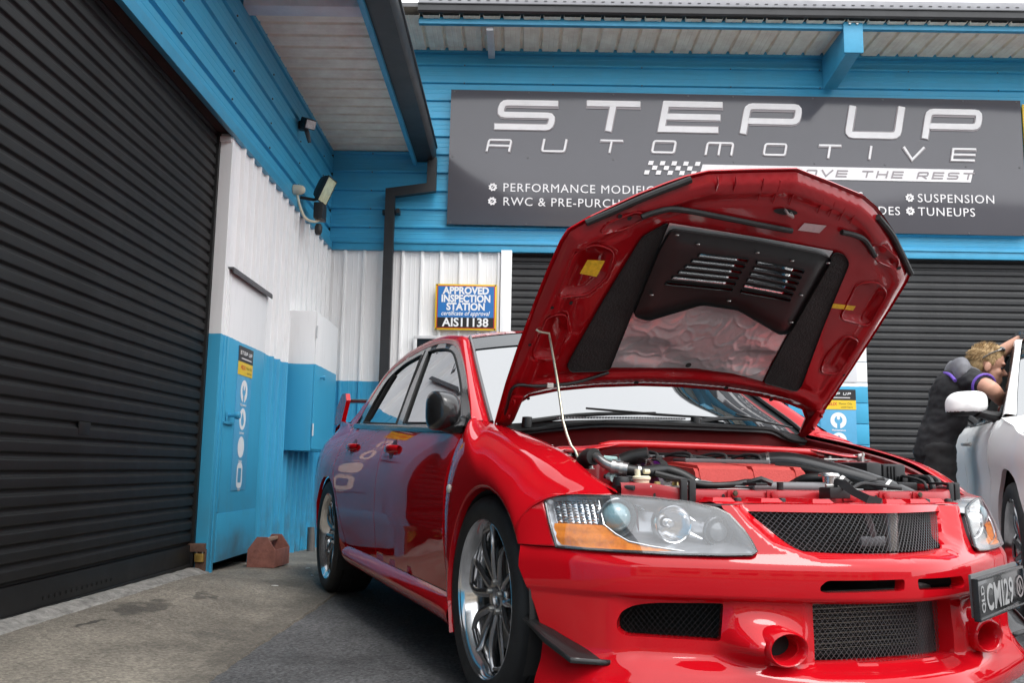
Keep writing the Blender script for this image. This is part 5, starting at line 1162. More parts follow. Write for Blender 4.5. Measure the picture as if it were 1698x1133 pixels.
HOOD = cpart('bonnet', cdt(HO, [VR, VL], lambda u, v, d: hood(u, v, d), .04, flange=.006, hole_flange=.006), M_RED, angle=50)
def offset_poly(poly, d):
    n = len(poly); P = [np.array(p, float) for p in poly]; out = []; ar = sum(P[i][0] * P[(i+1)%n][1] - P[(i+1)%n][0] * P[i][1] for i in range(n)); s_ = 1 if ar > 0 else -1
    for i in range(n):
        a = P[i] - P[i-1]; b = P[(i+1)%n] - P[i]; a /= np.linalg.norm(a) + 1e-12; b /= np.linalg.norm(b) + 1e-12; n1 = np.array([-a[1], a[0]]); n2 = np.array([-b[1], b[0]]); m = n1 + n2; m /= np.linalg.norm(m) + 1e-12; out.append(tuple(P[i] + m * s_ * d / max(.5, m @ n1)))
    return out
FELT = [(.926, -.385), (.868, -.450), (.60, -.490), (.318, -.525), (.292, -.500), (.310, -.343), (.335, -.15), (.342, 0), (.328, .17), (.300, .313), (.265, .492), (.299, .496), (.58, .435), (.865, .380), (.897, .338), (.902, .279), (.915, .0)]
PK = [[(.60, -.655), (.78, -.655), (.82, -.60), (.80, -.52), (.70, -.505), (.62, -.55)], [(.34, -.665), (.52, -.665), (.54, -.60), (.46, -.565), (.34, -.57)], [(.60, .64), (.76, .625), (.80, .55), (.78, .47), (.62, .49)], [(.36, .64), (.53, .64), (.55, .56), (.44, .53), (.36, .55)],
      [(.86, -.60), (.90, -.585), (.955, -.50), (.935, -.46), (.88, -.52)], [(.86, .60), (.90, .585), (.955, .47), (.935, .42), (.88, .50)]]
UO = offset_poly(HO, .012)
_fe = np.array(FELT); PKB = [(min(p[0] for p in k), min(p[1] for p in k), max(p[0] for p in k), max(p[1] for p in k)) for k in PK]
def under(u, y, w_=0.):
    p = [(u, y)]; d = -.030
    if abs(y) < .55 and .25 < u < .95 and pip(p, FELT)[0]: d += .014 * smooth(segdist(p, FELT)[0] / .03)
    for k, (a0, b0, a1, b1) in zip(PK, PKB):
        if a0 < u < a1 and b0 < y < b1 and pip(p, k)[0]: d += .020 * smooth(segdist(p, k)[0] / .018)
    eo = segdist(p, UO)[0] if not (abs(y) < .5 and .36 < u < .95) else 1.; d += .024 * (1 - smooth(eo / .030))
    # pressed beads along the frame
    d -= .007 * math.exp(-((eo - .055) / .009) ** 2); d += .006 * math.exp(-((eo - .085) / .010) ** 2)
    for (cu, cy, r) in ((.66, -.60, .05), (.45, .60, .05)): d += 0
    return hood(u, y, d - w_)
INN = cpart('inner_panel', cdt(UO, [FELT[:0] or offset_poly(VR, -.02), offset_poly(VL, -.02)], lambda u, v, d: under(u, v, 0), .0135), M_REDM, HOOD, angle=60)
hf = lambda off: (lambda u, v, d: hood(u, v, off - d))
FOIL = [(.928, -.376), (.62, -.362), (.318, -.350), (.331, -.15), (.338, 0), (.325, .17), (.298, .313), (.60, .30), (.902, .288), (.915, 0)]
# felt strips either side of the foil
fR = [(.926, -.388), (.868, -.450), (.60, -.490), (.318, -.525), (.292, -.500), (.306, -.352), (.62, -.365), (.926, -.380)]
fL = [(.294, .316), (.262, .492), (.299, .496), (.58, .435), (.865, .380), (.897, .338), (.900, .292), (.60, .303)]
for p_ in (fR, fL): cpart('felt_strip', cdt(rounded(p_, .02, 3), [], hf(-.0345), .05, flange=-.006), M_FELT, HOOD)
FOILM = mat('liner_foil', (.66, .65, .65), .24, metal=.55)
_n = FOILM.node_tree.nodes; _l = FOILM.node_tree.links; _tc = _n.new('ShaderNodeTexCoord'); _nz = _n.new('ShaderNodeTexNoise'); _nz.inputs['Scale'].default_value = 9; _nz.inputs['Detail'].default_value = 3
_nz.noise_type = 'RIDGED_MULTIFRACTAL'; _v = _n.new('ShaderNodeTexVoronoi'); _v.feature = 'DISTANCE_TO_EDGE'; _v.inputs['Scale'].default_value = 26; _b = _n.new('ShaderNodeBump'); _b.inputs['Strength'].default_value = .25; _b.inputs['Distance'].default_value = .006; _b2 = _n.new('ShaderNodeBump'); _b2.inputs['Strength'].default_value = .2; _b2.inputs['Distance'].default_value = .004
_l.new(_tc.outputs['Object'], _nz.inputs['Vector']); _l.new(_tc.outputs['Object'], _v.inputs['Vector']); _l.new(_nz.outputs[0], _b.inputs['Height']); _l.new(_v.outputs['Distance'], _b2.inputs['Height']); _l.new(_b.outputs[0], _b2.inputs['Normal']); _l.new(_b2.outputs[0], _n['Principled BSDF'].inputs['Normal'])
def foilf(u, v, d):
    q = Vector((u * 14, v * 14, 0)); vd = noise.voronoi(Vector((u * 11 + noise.noise(q) * .5, v * 8 + noise.noise(q + Vector((5, 5, 5))) * .5, 0)))[0]; vf = noise.voronoi(Vector((u * 24, v * 20, 3)))[0]; cr_ = .0030 * math.exp(-12 * (vd[1] - vd[0])) + .0014 * math.exp(-9 * (vf[1] - vf[0])) * smooth(.5 + 2 * noise.noise(q * .4)) - .0028 * vd[0]
    m_ = smooth((.64 - u) / .1)
    for cu, cy, su, sv, h in ((.40, -.24, .05, .09, .012), (.39, .22, .05, .08, .012), (.39, -.02, .001, .001, .0)): cr_ -= h * math.exp(-((u - cu) / su) ** 4 - ((v - cy) / sv) ** 4)
    return hood(u, v, -.0345 - cr_ * m_ * .9)
cpart('foil_liner', cdt(FOIL, [offset_poly(VR, -.015), offset_poly(VL, -.015)], foilf, .006), FOILM, HOOD, angle=25)
# black ducted plate with louvres
BP = rounded([(.914, -.368), (.826, -.376), (.561, -.362), (.545, -.300), (.632, -.122), (.624, .031), (.533, .259), (.545, .300), (.879, .291), (.893, .227), (.907, -.018)], .02, 3)
slots = []
for k in range(6):
    u0 = .706 + k * .0245; f = k / 5
    yl = -.305 + f * .070; slots.append([(u0, yl), (u0, -.040), (u0 + .012, -.040), (u0 + .012, yl + .006)])
    yr = .212 - f * .012; slots.append([(u0 - .003, -.002), (u0 - .018, yr), (u0 - .006, yr), (u0 + .009, -.002)])
def platef(u, v, d):
    e = segdist([(u, v)], BP)[0]; h = -.040 - .014 * smooth(e / .05); h += .006 * math.exp(-((v + .02) / .015) ** 2) * 0
    return hood(u, v, h - d)
PLT = cpart('vent_plate', cdt(BP, slots, platef, .022, flange=-.012, hole_flange=-.006), mat('vent_plastic', (.010, .010, .010), .38, var=.2), HOOD, angle=40)
lv = MB()
for k in range(7):
    u0 = .694 + k * .0245
    for ya, yb in ((-.30 + k * .011, -.04), (0, .208)): lv.add([hood(u0 - .012, ya, -.006), hood(u0 - .012, yb, -.006), hood(u0 - .008, yb, -.020), hood(u0 - .008, ya, -.020)], [(0, 1, 2, 3)])
cpart('louvres', lv, M_TRIM, PLT, smooth=False, fix=False)
pm = MB()
for poly in (VR, VL): 
    w_ = wire_mesh(poly, lambda a, b: hood(a, b, -.003), .006, .0009, 1.0); pm.add(w_.v, w_.f)
cpart('vent_mesh', pm, M_WIRE, PLT, smooth=False, fix=False)
sc_ = MB()
for u, v in ((.875, -.255), (.87, -.02), (.855, .13), (.66, -.335), (.665, -.03), (.60, .27), (.72, .245), (.90, -.345), (.865, .275)): p = Vector(hood(u, v, -.056)); sc_.lathe([(0, -.004), (.006, -.003), (.007, 0)], 8, 'z', p)
cpart('plate_clips', sc_, M_STEEL, PLT)
for k in PK: cpart('pressed_bead', MB().tube([hood(u, y, -.0305) for u, y in densify(rounded(k, .03, 4), .03)], .0032, 6, closed=True), M_REDM, HOOD)
# rubbers along the edge
def hl_(pts, w_): return [hood(u, y, w_) for u, y in pts]
for pts in ([(.885, -.652), (.935, -.58), (1.0, -.49), (1.082, -.362)], [(1.05, .395), (.995, .49), (.93, .575), (.845, .682)]): cpart('edge_seal', MB().tube(hl_(cr(pts, 4), -.020), .011, 8), M_RUB, HOOD)
for pts in ([(.940, -.485), (.965, -.44), (.983, -.375), (.975, -.2), (.966, -.05), (.960, .078)], [(.982, .272), (.978, .33), (.962, .385), (.908, .462)]): cpart('front_seal', MB().tube(hl_(cr(pts, 4), -.040), .0095, 8), M_RUB, HOOD)
def quad_on_hood(pts, w_): return MB().add([hood(u, y, w_) for u, y in pts], [tuple(range(len(pts)))])
M_STY = mat('sticker_yellow', (.80, .52, .03), .4, var=.3, vscale=60); M_STW = mat('sticker_pale', (.55, .42, .42), .45, var=.2, vscale=50)
cpart('warning_sticker', quad_on_hood([(.757, -.602), (.760, -.540), (.695, -.546), (.702, -.610)], -.0310), M_STY, HOOD)
cpart('warning_sticker', quad_on_hood([(.684, .424), (.684, .525), (.664, .525), (.664, .424)], -.0315), M_STY, HOOD)
cpart('data_sticker', quad_on_hood([(.993, .115), (.995, .205), (.963, .194), (.962, .105)], -.0335), M_STW, HOOD)
# stiffening beads, latch striker, holes
for i, (u0, y0, u1, y1) in enumerate(((1.118, -.279, 1.062, -.268), (1.128, -.215, 1.060, -.205), (1.138, -.115, 1.05, -.103), (1.140, -.053, 1.048, -.044), (1.138, .01, 1.05, .02), (1.118, .135, 1.036, .142), (1.112, .185, 1.03, .192), (1.100, .235, 1.02, .24), (1.085, .285, 1.015, .29))):
    cpart('bead', MB().tube([hood(u0 - .012, y0, -.024), hood((u0 + u1) / 2, (y0 + y1) / 2, -.0325), hood(u1, y1, -.033)], [.002, .0040, .002], 6), M_REDM, HOOD)
cpart('latch_striker', MB().tube([hood(1.03, .015, -.02), hood(1.028, .015, -.055), hood(1.022, .035, -.06), hood(1.022, .045, -.02)], .0055, 8), M_STEEL, HOOD)
hb_ = MB()
for u, v, ru, rv in ((1.024, .02, .012, .048), (.93, -.555, .008, .008), (.927, -.52, .008, .008), (.255, -.22, .008, .010), (.255, .17, .008, .010), (.21, .40, .008, .010), (.56, -.66, .006, .006), (.40, -.69, .006, .006), (.87, .60, .008, .009), (.52, .655, .006, .006), (.36, .665, .006, .006), (.36, -.05, .011, .012), (.585, -.60, .008, .006), (.16, -.62, .006, .006)):
    e = -.0345 if u > .95 or u < .3 else -.0335
    if (u, v) == (.36, -.05): e = -.046
    hb_.add([hood(u + ru * math.cos(a), v + rv * math.sin(a), e) for a in [2*math.pi*k/14 for k in range(14)]], [tuple(range(14))])
cpart('pressing_holes', hb_, M_MATTE, HOOD, smooth=False)
cpart('washer_hose', MB().tube(cr([hood(.03, -.675, -.02), hood(.12, -.690, -.03), hood(.215, -.69, -.034), hood(.222, -.60, -.036), hood(.245, -.47, -.038), hood(.297, -.35, -.036)], 5), .006, 8), M_HOSE, HOOD)
cpart('hose_clip', MB().box((-.006, -.012, -.008), (.006, .012, .010), .002, R=Matrix.Translation(hood(.228, -.56, -.04))), mat('clip_white', (.7, .68, .62), .4), HOOD)
for sg in (-1, 1):
    cpart('hinge_plate', MB().tube([(HGX - .02, sg * .665, HGZ - .02), hood(.05, sg * .668, -.025), hood(.17, sg * .662, -.034)], [.016, .018, .014], 6, flat=(.5, 1.6)), M_REDM, HOOD)
    hb2 = MB()
    for u in (.08, .15): hb2.lathe([(0, -.006), (.008, -.006), (.009, 0)], 6, 'y', hood(u, sg * .672, -.042))
    cpart('hinge_bolts', hb2, M_REDM, HOOD)
# prop rod
pr = [(.215, -.668, .775), (.205, -.672, .800), (.185, -.690, .835), (.170, -.696, .86)]
tip = Vector(hood(.455, -.640, -.05))
bot = Vector((.195, -.668, .79))
cpart('prop_rod', MB().tube([(.222, -.650, .755), (.216, -.656, .775), (.208, -.666, .79), tuple(Vector((.198, -.675, .822))), tuple(Vector((.18, -.68, .86)).lerp(tip, .02)), tuple(Vector((.18, -.68, .86)).lerp(tip, .5) + Vector((.006, .0, 0))), tuple(tip), tuple(Vector(hood(.462, -.642, -.045))), tuple(Vector(hood(.462, -.675, -.040))), tuple(Vector(hood(.462, -.684, -.028)))], .0042, 8), mat('rod_zinc', (.66, .62, .48), .3, metal=.85, var=.2), None)
# ---- scuttle, wipers, firewall
cw = []
for y in np.linspace(-.70, .70, 29):
    t = abs(y) / .70; xb = -.392 + .165 * (1 - t * t) + .012; zb = .880 + .035 * (1 - t * t) - .010
    xf = -.13 - .02 * t - .21 * smooth((t - .35) / .6); zf = .882 - .036 * smooth((t - .50) / .45)
    cw.append([(xb, y, zb), (xb + (xf - xb) * .35, y, zb - .016), (xb + (xf - xb) * .7, y, zf + .004), (xf - .008, y, zf + .006), (xf + .004, y, zf), (xf + .004, y, zf - .012)])
SCU = cpart('scuttle_cover', MB().grid(surf(cw, 3, 1)), mat('scuttle_plastic', (.030, .031, .033), .5, var=.15, bump=.05, bscale=90), angle=50)
cpart('scuttle_seal', MB().tube([(r[4][0] + .004, r[4][1], r[4][2] + .004) for r in cw], .0075, 8), M_RUB, SCU)
sl_ = MB()
for k in range(46):
    y = -.50 + k * .0105; t = abs(y) / .70; xb = -.392 + .165 * (1 - t * t) + .012; sl_.box((xb + .018, y, .888 + .02 * (1 - t * t)), (xb + .055, y + .004, .894 + .02 * (1 - t * t)))
cpart('scuttle_vents', sl_, mat('vent_light', (.42, .42, .42), .5), SCU, smooth=False, fix=False)
M_WIP = mat('wiper_black', (.012, .012, .012), .4)
def wiper(p0, p1, p2):
    mb = MB(); mb.tube(cr([p0, tuple(Vector(p0).lerp(Vector(p1), .45) + Vector((0.01, 0, .012))), p1], 6), [.012, .011, .0105, .010, .009, .009, .008, .008, .007, .007, .006, .006, .006], 8); mb.lathe([(0, .02), (.018, .018), (.02, 0), (.02, -.02)], 14, 'z', p0)
    b0 = Vector(p1).lerp(Vector(p2), -.9); mb.tube([tuple(b0), tuple(Vector(p1) + Vector((0, 0, -.004))), p2], [.004, .006, .004], 6); return mb
cpart('wiper', wiper((-.30, -.60, .885), (-.215, -.12, .930), (-.26, .22, .925)), M_WIP)
cpart('wiper', wiper((-.225, .06, .905), (-.29, .42, .925), (-.34, .60, .905)), M_WIP)
M_REDF = mat('red_firewall_shaded', (.10, .003, .004), .5, spec=.2, coat=.4, coat_rough=.2, var=.2, vscale=10)  # deepest red: firewall shade is put into the colour
fw = []
for y in np.linspace(-.64, .64, 21):
    t = abs(y) / .70; xf = -.135 - .02 * t - .19 * smooth((t - .35) / .6); zf = .872 - .034 * smooth((t - .50) / .45); fw.append([(xf, y, zf), (xf - .02, y, zf - .02), (xf - .03, y, .72), (xf - .02, y, .5)])
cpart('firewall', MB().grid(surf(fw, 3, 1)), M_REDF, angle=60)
cpart('firewall_label', MB().box((-.195, .108, .797), (-.192, .202, .825)), mat('label_alloy', (.55, .52, .5), .4, var=.4, vscale=90))
cpart('firewall_bracket', MB().box((-.19, -.045, .795), (-.175, .045, .815), .003).tube([(-.17, -.02, .80), (-.155, -.02, .80)], .007, 8).tube([(-.17, .025, .80), (-.155, .025, .80)], .007, 8), M_REDB)
# ---- bay floor, inner wings, strut towers
cpart('bay_floor', MB().box((-.30, -.58, .38), (.50, .58, .40)), M_MATTE)
for sg in (-1, 1):
    iw = [[(x, sg * y, z) for y, z in ((.662, zt), (.635, zt - .012), (.615, zt - .03), (.60, .62), (.59, .40))] for x, zt in ((-.36, .835), (-.10, .800), (.15, .750), (.36, .690), (.50, .655))]
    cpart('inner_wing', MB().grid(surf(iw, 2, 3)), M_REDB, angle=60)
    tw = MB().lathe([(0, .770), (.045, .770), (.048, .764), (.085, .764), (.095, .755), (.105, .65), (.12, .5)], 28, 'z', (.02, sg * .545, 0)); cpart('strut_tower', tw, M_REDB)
    tb = MB()
    for k in range(3): tb.lathe([(0, .784), (.007, .784), (.008, .764)], 8, 'z', (.02 + .066 * math.cos(k * 2.1 + .5), sg * .545 + .066 * math.sin(k * 2.1 + .5), 0))
    tb.lathe([(0, .785), (.013, .783), (.015, .765)], 10, 'z', (.02, sg * .545, 0)); cpart('tower_nuts', tb, M_STEEL)
SB = cpart('strut_brace', MB().tube(cr([(.0, -.46, .795), (.0, -.38, .806), (.002, -.1, .806), (.002, .15, .803), (.0, .40, .797), (.0, .46, .788)], 4), .0135, 12), mat('brace_red', (.62, .008, .012), .3, coat=1.))
for sg in (-1, 1):
    fp = [[(.0 + dx, sg * y, z + dz) for dx, dz in ((-.045 * w_, 0), (-.014, .010 * w_), (.014, .010 * w_), (.045 * w_, 0))] for y, z, w_ in ((.40, .803, .35), (.46, .795, .75), (.53, .785, 1.), (.60, .783, 1.0), (.63, .780, .9))]
    solid(cpart('brace_foot', MB().grid(surf(fp, 3, 3)), MATS['brace_red'], SB), .005)
# ---- radiator support and front panel
xs_ = lambda y: .565 - .03 * abs(y) - .09 * smooth((abs(y) - .45) / .2)
M_REDC = mat('red_crossmember', (.36, .012, .018), .4, spec=.3, coat=.5, coat_rough=.2, var=.12, vscale=14)
rows = []
for y in np.linspace(-.63, .63, 31):
    x = xs_(y); zt = .669 + .016 * smooth((abs(y) - .45) / .12); rows.append([(x - .075, y, zt - .012), (x - .065, y, zt), (x - .012, y, zt), (x, y, zt - .006), (x + .002, y, zt - .030), (x - .004, y, zt - .036), (x - .04, y, zt - .04)])
RS_ = cpart('radiator_support', MB().grid(surf(rows, 2, 1)), M_REDC, angle=45)
ho_ = MB()
for y in (-.36, -.03, .18, .33, -.55): ho_.lathe([(0, .0), (.0055, 0)], 10, 'x', (xs_(y) + .0035, y, .652))
cpart('support_holes', ho_, M_MATTE, RS_, smooth=False)
npn = []
for y in np.linspace(-.44, .44, 33):
    a = Vector(nosey(y, .6335, -.002)); xe = xs_(y) + .015
    npn.append([tuple(a), (a.x - .010, y, .638), ((a.x * .55 + xe * .45), y, .640), (a.x * .25 + xe * .75, y, .637), (xe, y, .636)])
NP_ = cpart('nose_panel', MB().grid(surf(npn, 3, 1)), M_RED, angle=60)
for i, y in enumerate((-.40, -.265, -.13, .13, .265, .38)):
    a = Vector(nosey(y, .6335, 0)); xe = xs_(y)
    MBp = MB(); q0, q1 = xe + .010, a.x - .028
    MBp.add([(q0, y - .045, .636), (q0, y + .045, .636), (q1, y + .038, .637), (q1, y - .038, .637), (q0 + .012, y - .034, .650), (q0 + .012, y + .034, .650), (q1 - .012, y + .028, .649), (q1 - .012, y - .028, .649)], [(0, 1, 5, 4), (1, 2, 6, 5), (2, 3, 7, 6), (3, 0, 4, 7), (4, 5, 6, 7)])
    cpart('raised_pad', MBp, M_RED, NP_, angle=30)
    cl = MB().lathe([(0, .650), (.009, .649), (.011, .645), (.011, .635)], 12, 'z', ((q0 + q1) / 2 + .01, y + .055, 0)); cpart('trim_clip', cl, M_BLK, NP_)
for y in (-.33, -.20, .07, .21, .345):
    x = xs_(y); ob = cpart('mount_tab', MB().box((x + .004, y - .02, .640), (x + .008, y + .02, .668), .0015).lathe([(0, x + .016), (.0085, x + .015), (.010, x + .008)], 8, 'x', (0, y, .656)), M_REDC, RS_)
bb = MB().lathe([(0, .7), (.001, .7)], 6)
for y in (-.33, .345): cpart('tab_bolt', MB().lathe([(0, xs_(y) + .020), (.0075, xs_(y) + .019), (.009, xs_(y) + .016)], 6, 'x', (0, y, .660)), mat('bolt_dark', (.10, .085, .06), .5, metal=.7, var=.4, vscale=90), RS_)
# bonnet catch
LT = cpart('bonnet_catch', MB().box((.575, -.045, .648), (.625, .030, .680), .006).tube([(.60, -.01, .672), (.605, -.005, .696), (.625, .004, .690), (.655, .012, .668), (.70, .022, .650), (.715, .05, .640), (.70, .068, .634)], [.008, .012, .015, .012, .013, .016, .010], 4, flat=(.28, 1.25)), M_BLK)
cpart('catch_spring', MB().tube([(.59, -.03, .683), (.60, 0.02, .685)], .006, 8), M_STEEL, LT)
for y in (-.475, .53):
    x = xs_(y) + .006; cpart('radiator_bracket', MB().box((x - .075, y - .024, .690), (x + .004, y + .024, .698), .003).box((x - .002, y - .024, .636), (x + .008, y - .003, .694), .003).box((x - .002, y + .003, .636), (x + .008, y + .024, .694), .003), M_BLK)
cpart('upper_bracket', MB().box((.50, -.255, .682), (.565, -.215, .690), .003).tube([(.52, -.25, .688), (.55, -.225, .70), (.565, -.20, .688)], .010, 6), M_BLK)
cpart('bump_stop', MB().tube([(.53, -.145, .67), (.53, -.145, .692)], .010, 10), M_RUB)
# ---- radiator top tank, hoses, cap
RT = cpart('radiator_tank', MB().box((.44, -.29, .628), (.485, .22, .668), .012).tube([(.47, -.20, .678), (.47, .14, .678)], .015, 12), mat('tank_grey', (.16, .16, .165), .4, var=.15))
cpart('filler_cap', MB().lathe([(0, .722), (.028, .721), (.032, .716), (.032, .711), (.020, .710), (.019, .67)], 20, 'z', (.47, .085, 0)), mat('cap_alloy', (.62, .60, .58), .25, metal=.9), RT)
cpart('top_hose', MB().tube(cr([(.46, .165, .686), (.44, .15, .700), (.41, .11, .704), (.37, .075, .700), (.33, .06, .68)], 4), .016, 12), M_HOSE)
# ---- rocker cover with coil plate
RC = empty('rocker_cover', (.1, 0, .68)); RC.parent = CAR
def rcp(name, mb, m, **k): ob = mb.obj(name, m, RC, **k); ob.location = (-.1, .035, -.68); return ob
M_CRK = mat('crackle_red', (.50, .060, .052), .6, spec=.3, var=.15, bump=.25, bscale=160)
def rprof(y0, y1, e=.0):
    return [[(x, y, z - e) for x, z in ((.290, .660), (.286, .668), (.268, .728), (.258, .738), (.10, .750), (.06, .745), (.03, .70))] for y in (y0, y1)]
for y0, y1 in ((-.285, -.100), (-.080, .070), (.086, .116)):
    mb = MB().grid(rprof(y0, y1)); pr_ = rprof(y0, y1); mb.add(pr_[0], [tuple(range(7))]); mb.add(pr_[1], [tuple(range(7))]); rcp('cover_section', mb, M_CRK, angle=25)
mb = MB().grid(rprof(-.30, .127, .010)); pr_ = rprof(-.30, .127, .010); mb.add(pr_[0], [tuple(range(7))]); mb.add(pr_[1], [tuple(range(7))]); rcp('cover_base', mb, M_CRK, angle=25)
rcp('cover_flange', MB().box((.02, -.315, .655), (.30, .140, .668), .004), M_STEEL)
bt = MB()
for y in (-.27, -.09, .10): bt.lathe([(0, .0), (.007, .001), (.008, -.006)], 8, 'z', (.272, y, .690))
rcp('cover_bolts', bt, M_STEEL)
rcp('coil_cover', MB().box((.04, -.24, .748), (.12, .18, .762), .004), M_GREY)
EB = cpart('engine_block', MB().box((.0, -.32, .42), (.30, .14, .655), .01), M_GREY)
# timing cover, clear with purple cam gear
cpart('timing_cover', MB().prism([( .03 + .13 * math.cos(a) * 1.0 + .10, .655 + .105 * math.sin(a)) for a in np.linspace(-.5, math.pi + .5, 20)], 'y', -.385, -.325), thin_glass('clear_plastic', (.75, .70, .70), 1.5, .12, (.3, .2, .2)))
cg = MB()
for cx in (.06, .20): cg.lathe([(.012, -.372), (.045, -.372), (.050, -.368), (.052, -.345), (.02, -.345)], 24, 'y', (cx, 0, .70))
cpart('cam_gears', cg, mat('purple_anodised', (.22, .03, .36), .3, metal=.7))
cpart('cam_belt', MB().tube([(.06 + .054 * math.cos(a), -.355, .70 + .054 * math.sin(a)) for a in np.linspace(math.pi / 2, math.pi * 1.4, 10)][::-1] + [(.20 + .054 * math.cos(a), -.355, .70 + .054 * math.sin(a)) for a in np.linspace(math.pi / 2, -.9, 10)], .009, 6, flat=(.35, 1.4)), M_RUB)
# hoses
cpart('intake_pipe', MB().tube(cr([(.02, .05, .700), (.06, .12, .745), (.13, .20, .755), (.22, .29, .728), (.32, .38, .690), (.42, .44, .645), (.50, .46, .60)], 5), .036, 18), mat('pipe_black', (.014, .014, .015), .32, coat=.3))
cpart('breather_hose', MB().tube(cr([(.17, .12, .742), (.24, .17, .735), (.32, .22, .712), (.38, .25, .68)], 5), .014, 10), M_HOSE)
cpart('heater_hose', MB().tube(cr([(.05, -.46, .72), (.08, -.40, .755), (.12, -.345, .770)], 5), .026, 12), M_HOSE)
cpart('ac_pipe', MB().tube(cr([(.20, -.60, .742), (.26, -.615, .757), (.31, -.625, .752), (.34, -.615, .735), (.37, -.585, .722)], 5), .014, 10), mat('ac_alloy', (.45, .44, .43), .3, metal=.9, var=.2))
cpart('ac_fitting', MB().tube([(.355, -.60, .727), (.38, -.565, .7205)], [.020, .020], 14).tube([(.352, -.604, .728), (.358, -.594, .726)], .0235, 14).tube([(.366, -.585, .723), (.371, -.577, .722)], .0235, 14), MATS['ac_alloy'])
cpart('ac_hose', MB().tube(cr([(.375, -.568, .721), (.39, -.52, .715), (.37, -.46, .722), (.35, -.42, .722), (.37, -.37, .705), (.42, -.33, .665)], 5), .0165, 12), M_HOSE)
cpart('ac_cap', MB().tube([(.25, -.575, .752), (.275, -.545, .748)], .011, 12).tube([(.235, -.59, .754), (.25, -.575, .752)], .008, 10), mat('cap_teal', (.35, .52, .50), .4))
cpart('foam_sleeve', MB().tube([(.225, -.628, .745), (.262, -.632, .757), (.292, -.630, .757)], .026, 12), M_RUB)
cpart('wiring_loom', MB().tube(cr([(.42, -.50, .712), (.44, -.43, .695), (.45, -.35, .680), (.47, -.27, .682), (.43, -.18, .690), (.36, -.08, .680)], 5), .010, 10), M_HOSE)
RSV = cpart('fluid_reservoir', MB().lathe([(0, .704), (.021, .704), (.026, .700), (.026, .694), (.022, .692), (.022, .668)], 18, 'z', (.45, -.560, 0)).tube([(.45, -.572, .70), (.45, -.574, .722)], .0085, 10).tube([(.45, -.552, .716), (.45, -.535, .716)], .007, 8), mat('cream_reservoir', (.72, .66, .48), .45, var=.15))
cpart('reservoir_plate', MB().box((.43, -.56, .672), (.50, -.45, .678), .003), mat('plate_cream', (.62, .60, .56), .5))
pb = MB()
for x, y in ((.46, -.515), (.475, -.465)): pb.lathe([(0, .689), (.009, .688), (.010, .678)], 8, 'z', (x, y, 0))
cpart('plate_bolts', pb, mat('bolt_gold', (.45, .36, .16), .4, metal=.8), RSV)
cpart('horn', MB().lathe([(0, .702), (.022, .700), (.026, .69), (.026, .675)], 16, 'z', (.43, -.612, 0)), M_BLK)
cpart('washer_neck', MB().tube([(.33, -.60, .70), (.36, -.60, .695)], .012, 10), mat('neck_teal', (.45, .60, .58), .4))
cpart('strut_label', MB().box((.07, -.655, .770), (.14, -.59, .778), .002), M_REDB)
# battery, fuse box
BT = cpart('battery', MB().box((-.15, .455, .60), (.06, .645, .764), .006), mat('battery_case', (.035, .036, .038), .45, var=.15))
rb = MB()
for k in range(6): rb.box((.0605, .46, .745 - k * .016), (.064, .64, .751 - k * .016))
cpart('battery_ribs', rb, MATS['battery_case'], BT, smooth=False)
cpart('battery_clamp', MB().box((.015, .44, .767), (.035, .66, .775), .002).tube([(.068, .59, .70), (.068, .59, .800)], .004, 6).tube([(.03, .56, .780), (.03, .63, .792)], .006, 8).box((.01, .585, .775), (.05, .615, .792), .003), M_STEEL, BT)
FB = cpart('fuse_box', MB().box((.07, .420, .63), (.27, .487, .760), .010).box((.07, .492, .63), (.27, .592, .756), .010), M_BLK)
fr_ = MB()
for k in range(3): fr_.box((.272, .508 + k * .014, .68), (.276, .515 + k * .014, .748))
fr_.box((.273, .442, .68), (.282, .477, .705), .003).box((.273, .547, .63), (.285, .607, .715), .004); cpart('fuse_ribs', fr_, M_BLK, FB)
cpart('relay', MB().box((.35, .42, .665), (.41, .50, .695), .004).tube([(.33, .35, .69), (.37, .40, .70)], .012, 8), M_BLK)
cpart('coolant_bottle', MB().tube([(.33, .575, .69), (.33, .575, .722)], .026, 12).tube(cr([(.36, .57, .712), (.41, .555, .705), (.425, .55, .67)], 3), .010, 8).tube(cr([(.35, .61, .712), (.395, .605, .70), (.40, .60, .66)], 3), .010, 8), M_BLK)
cpart('air_box', MB().box((.28, .50, .60), (.34, .62, .66), .01), M_BLK)

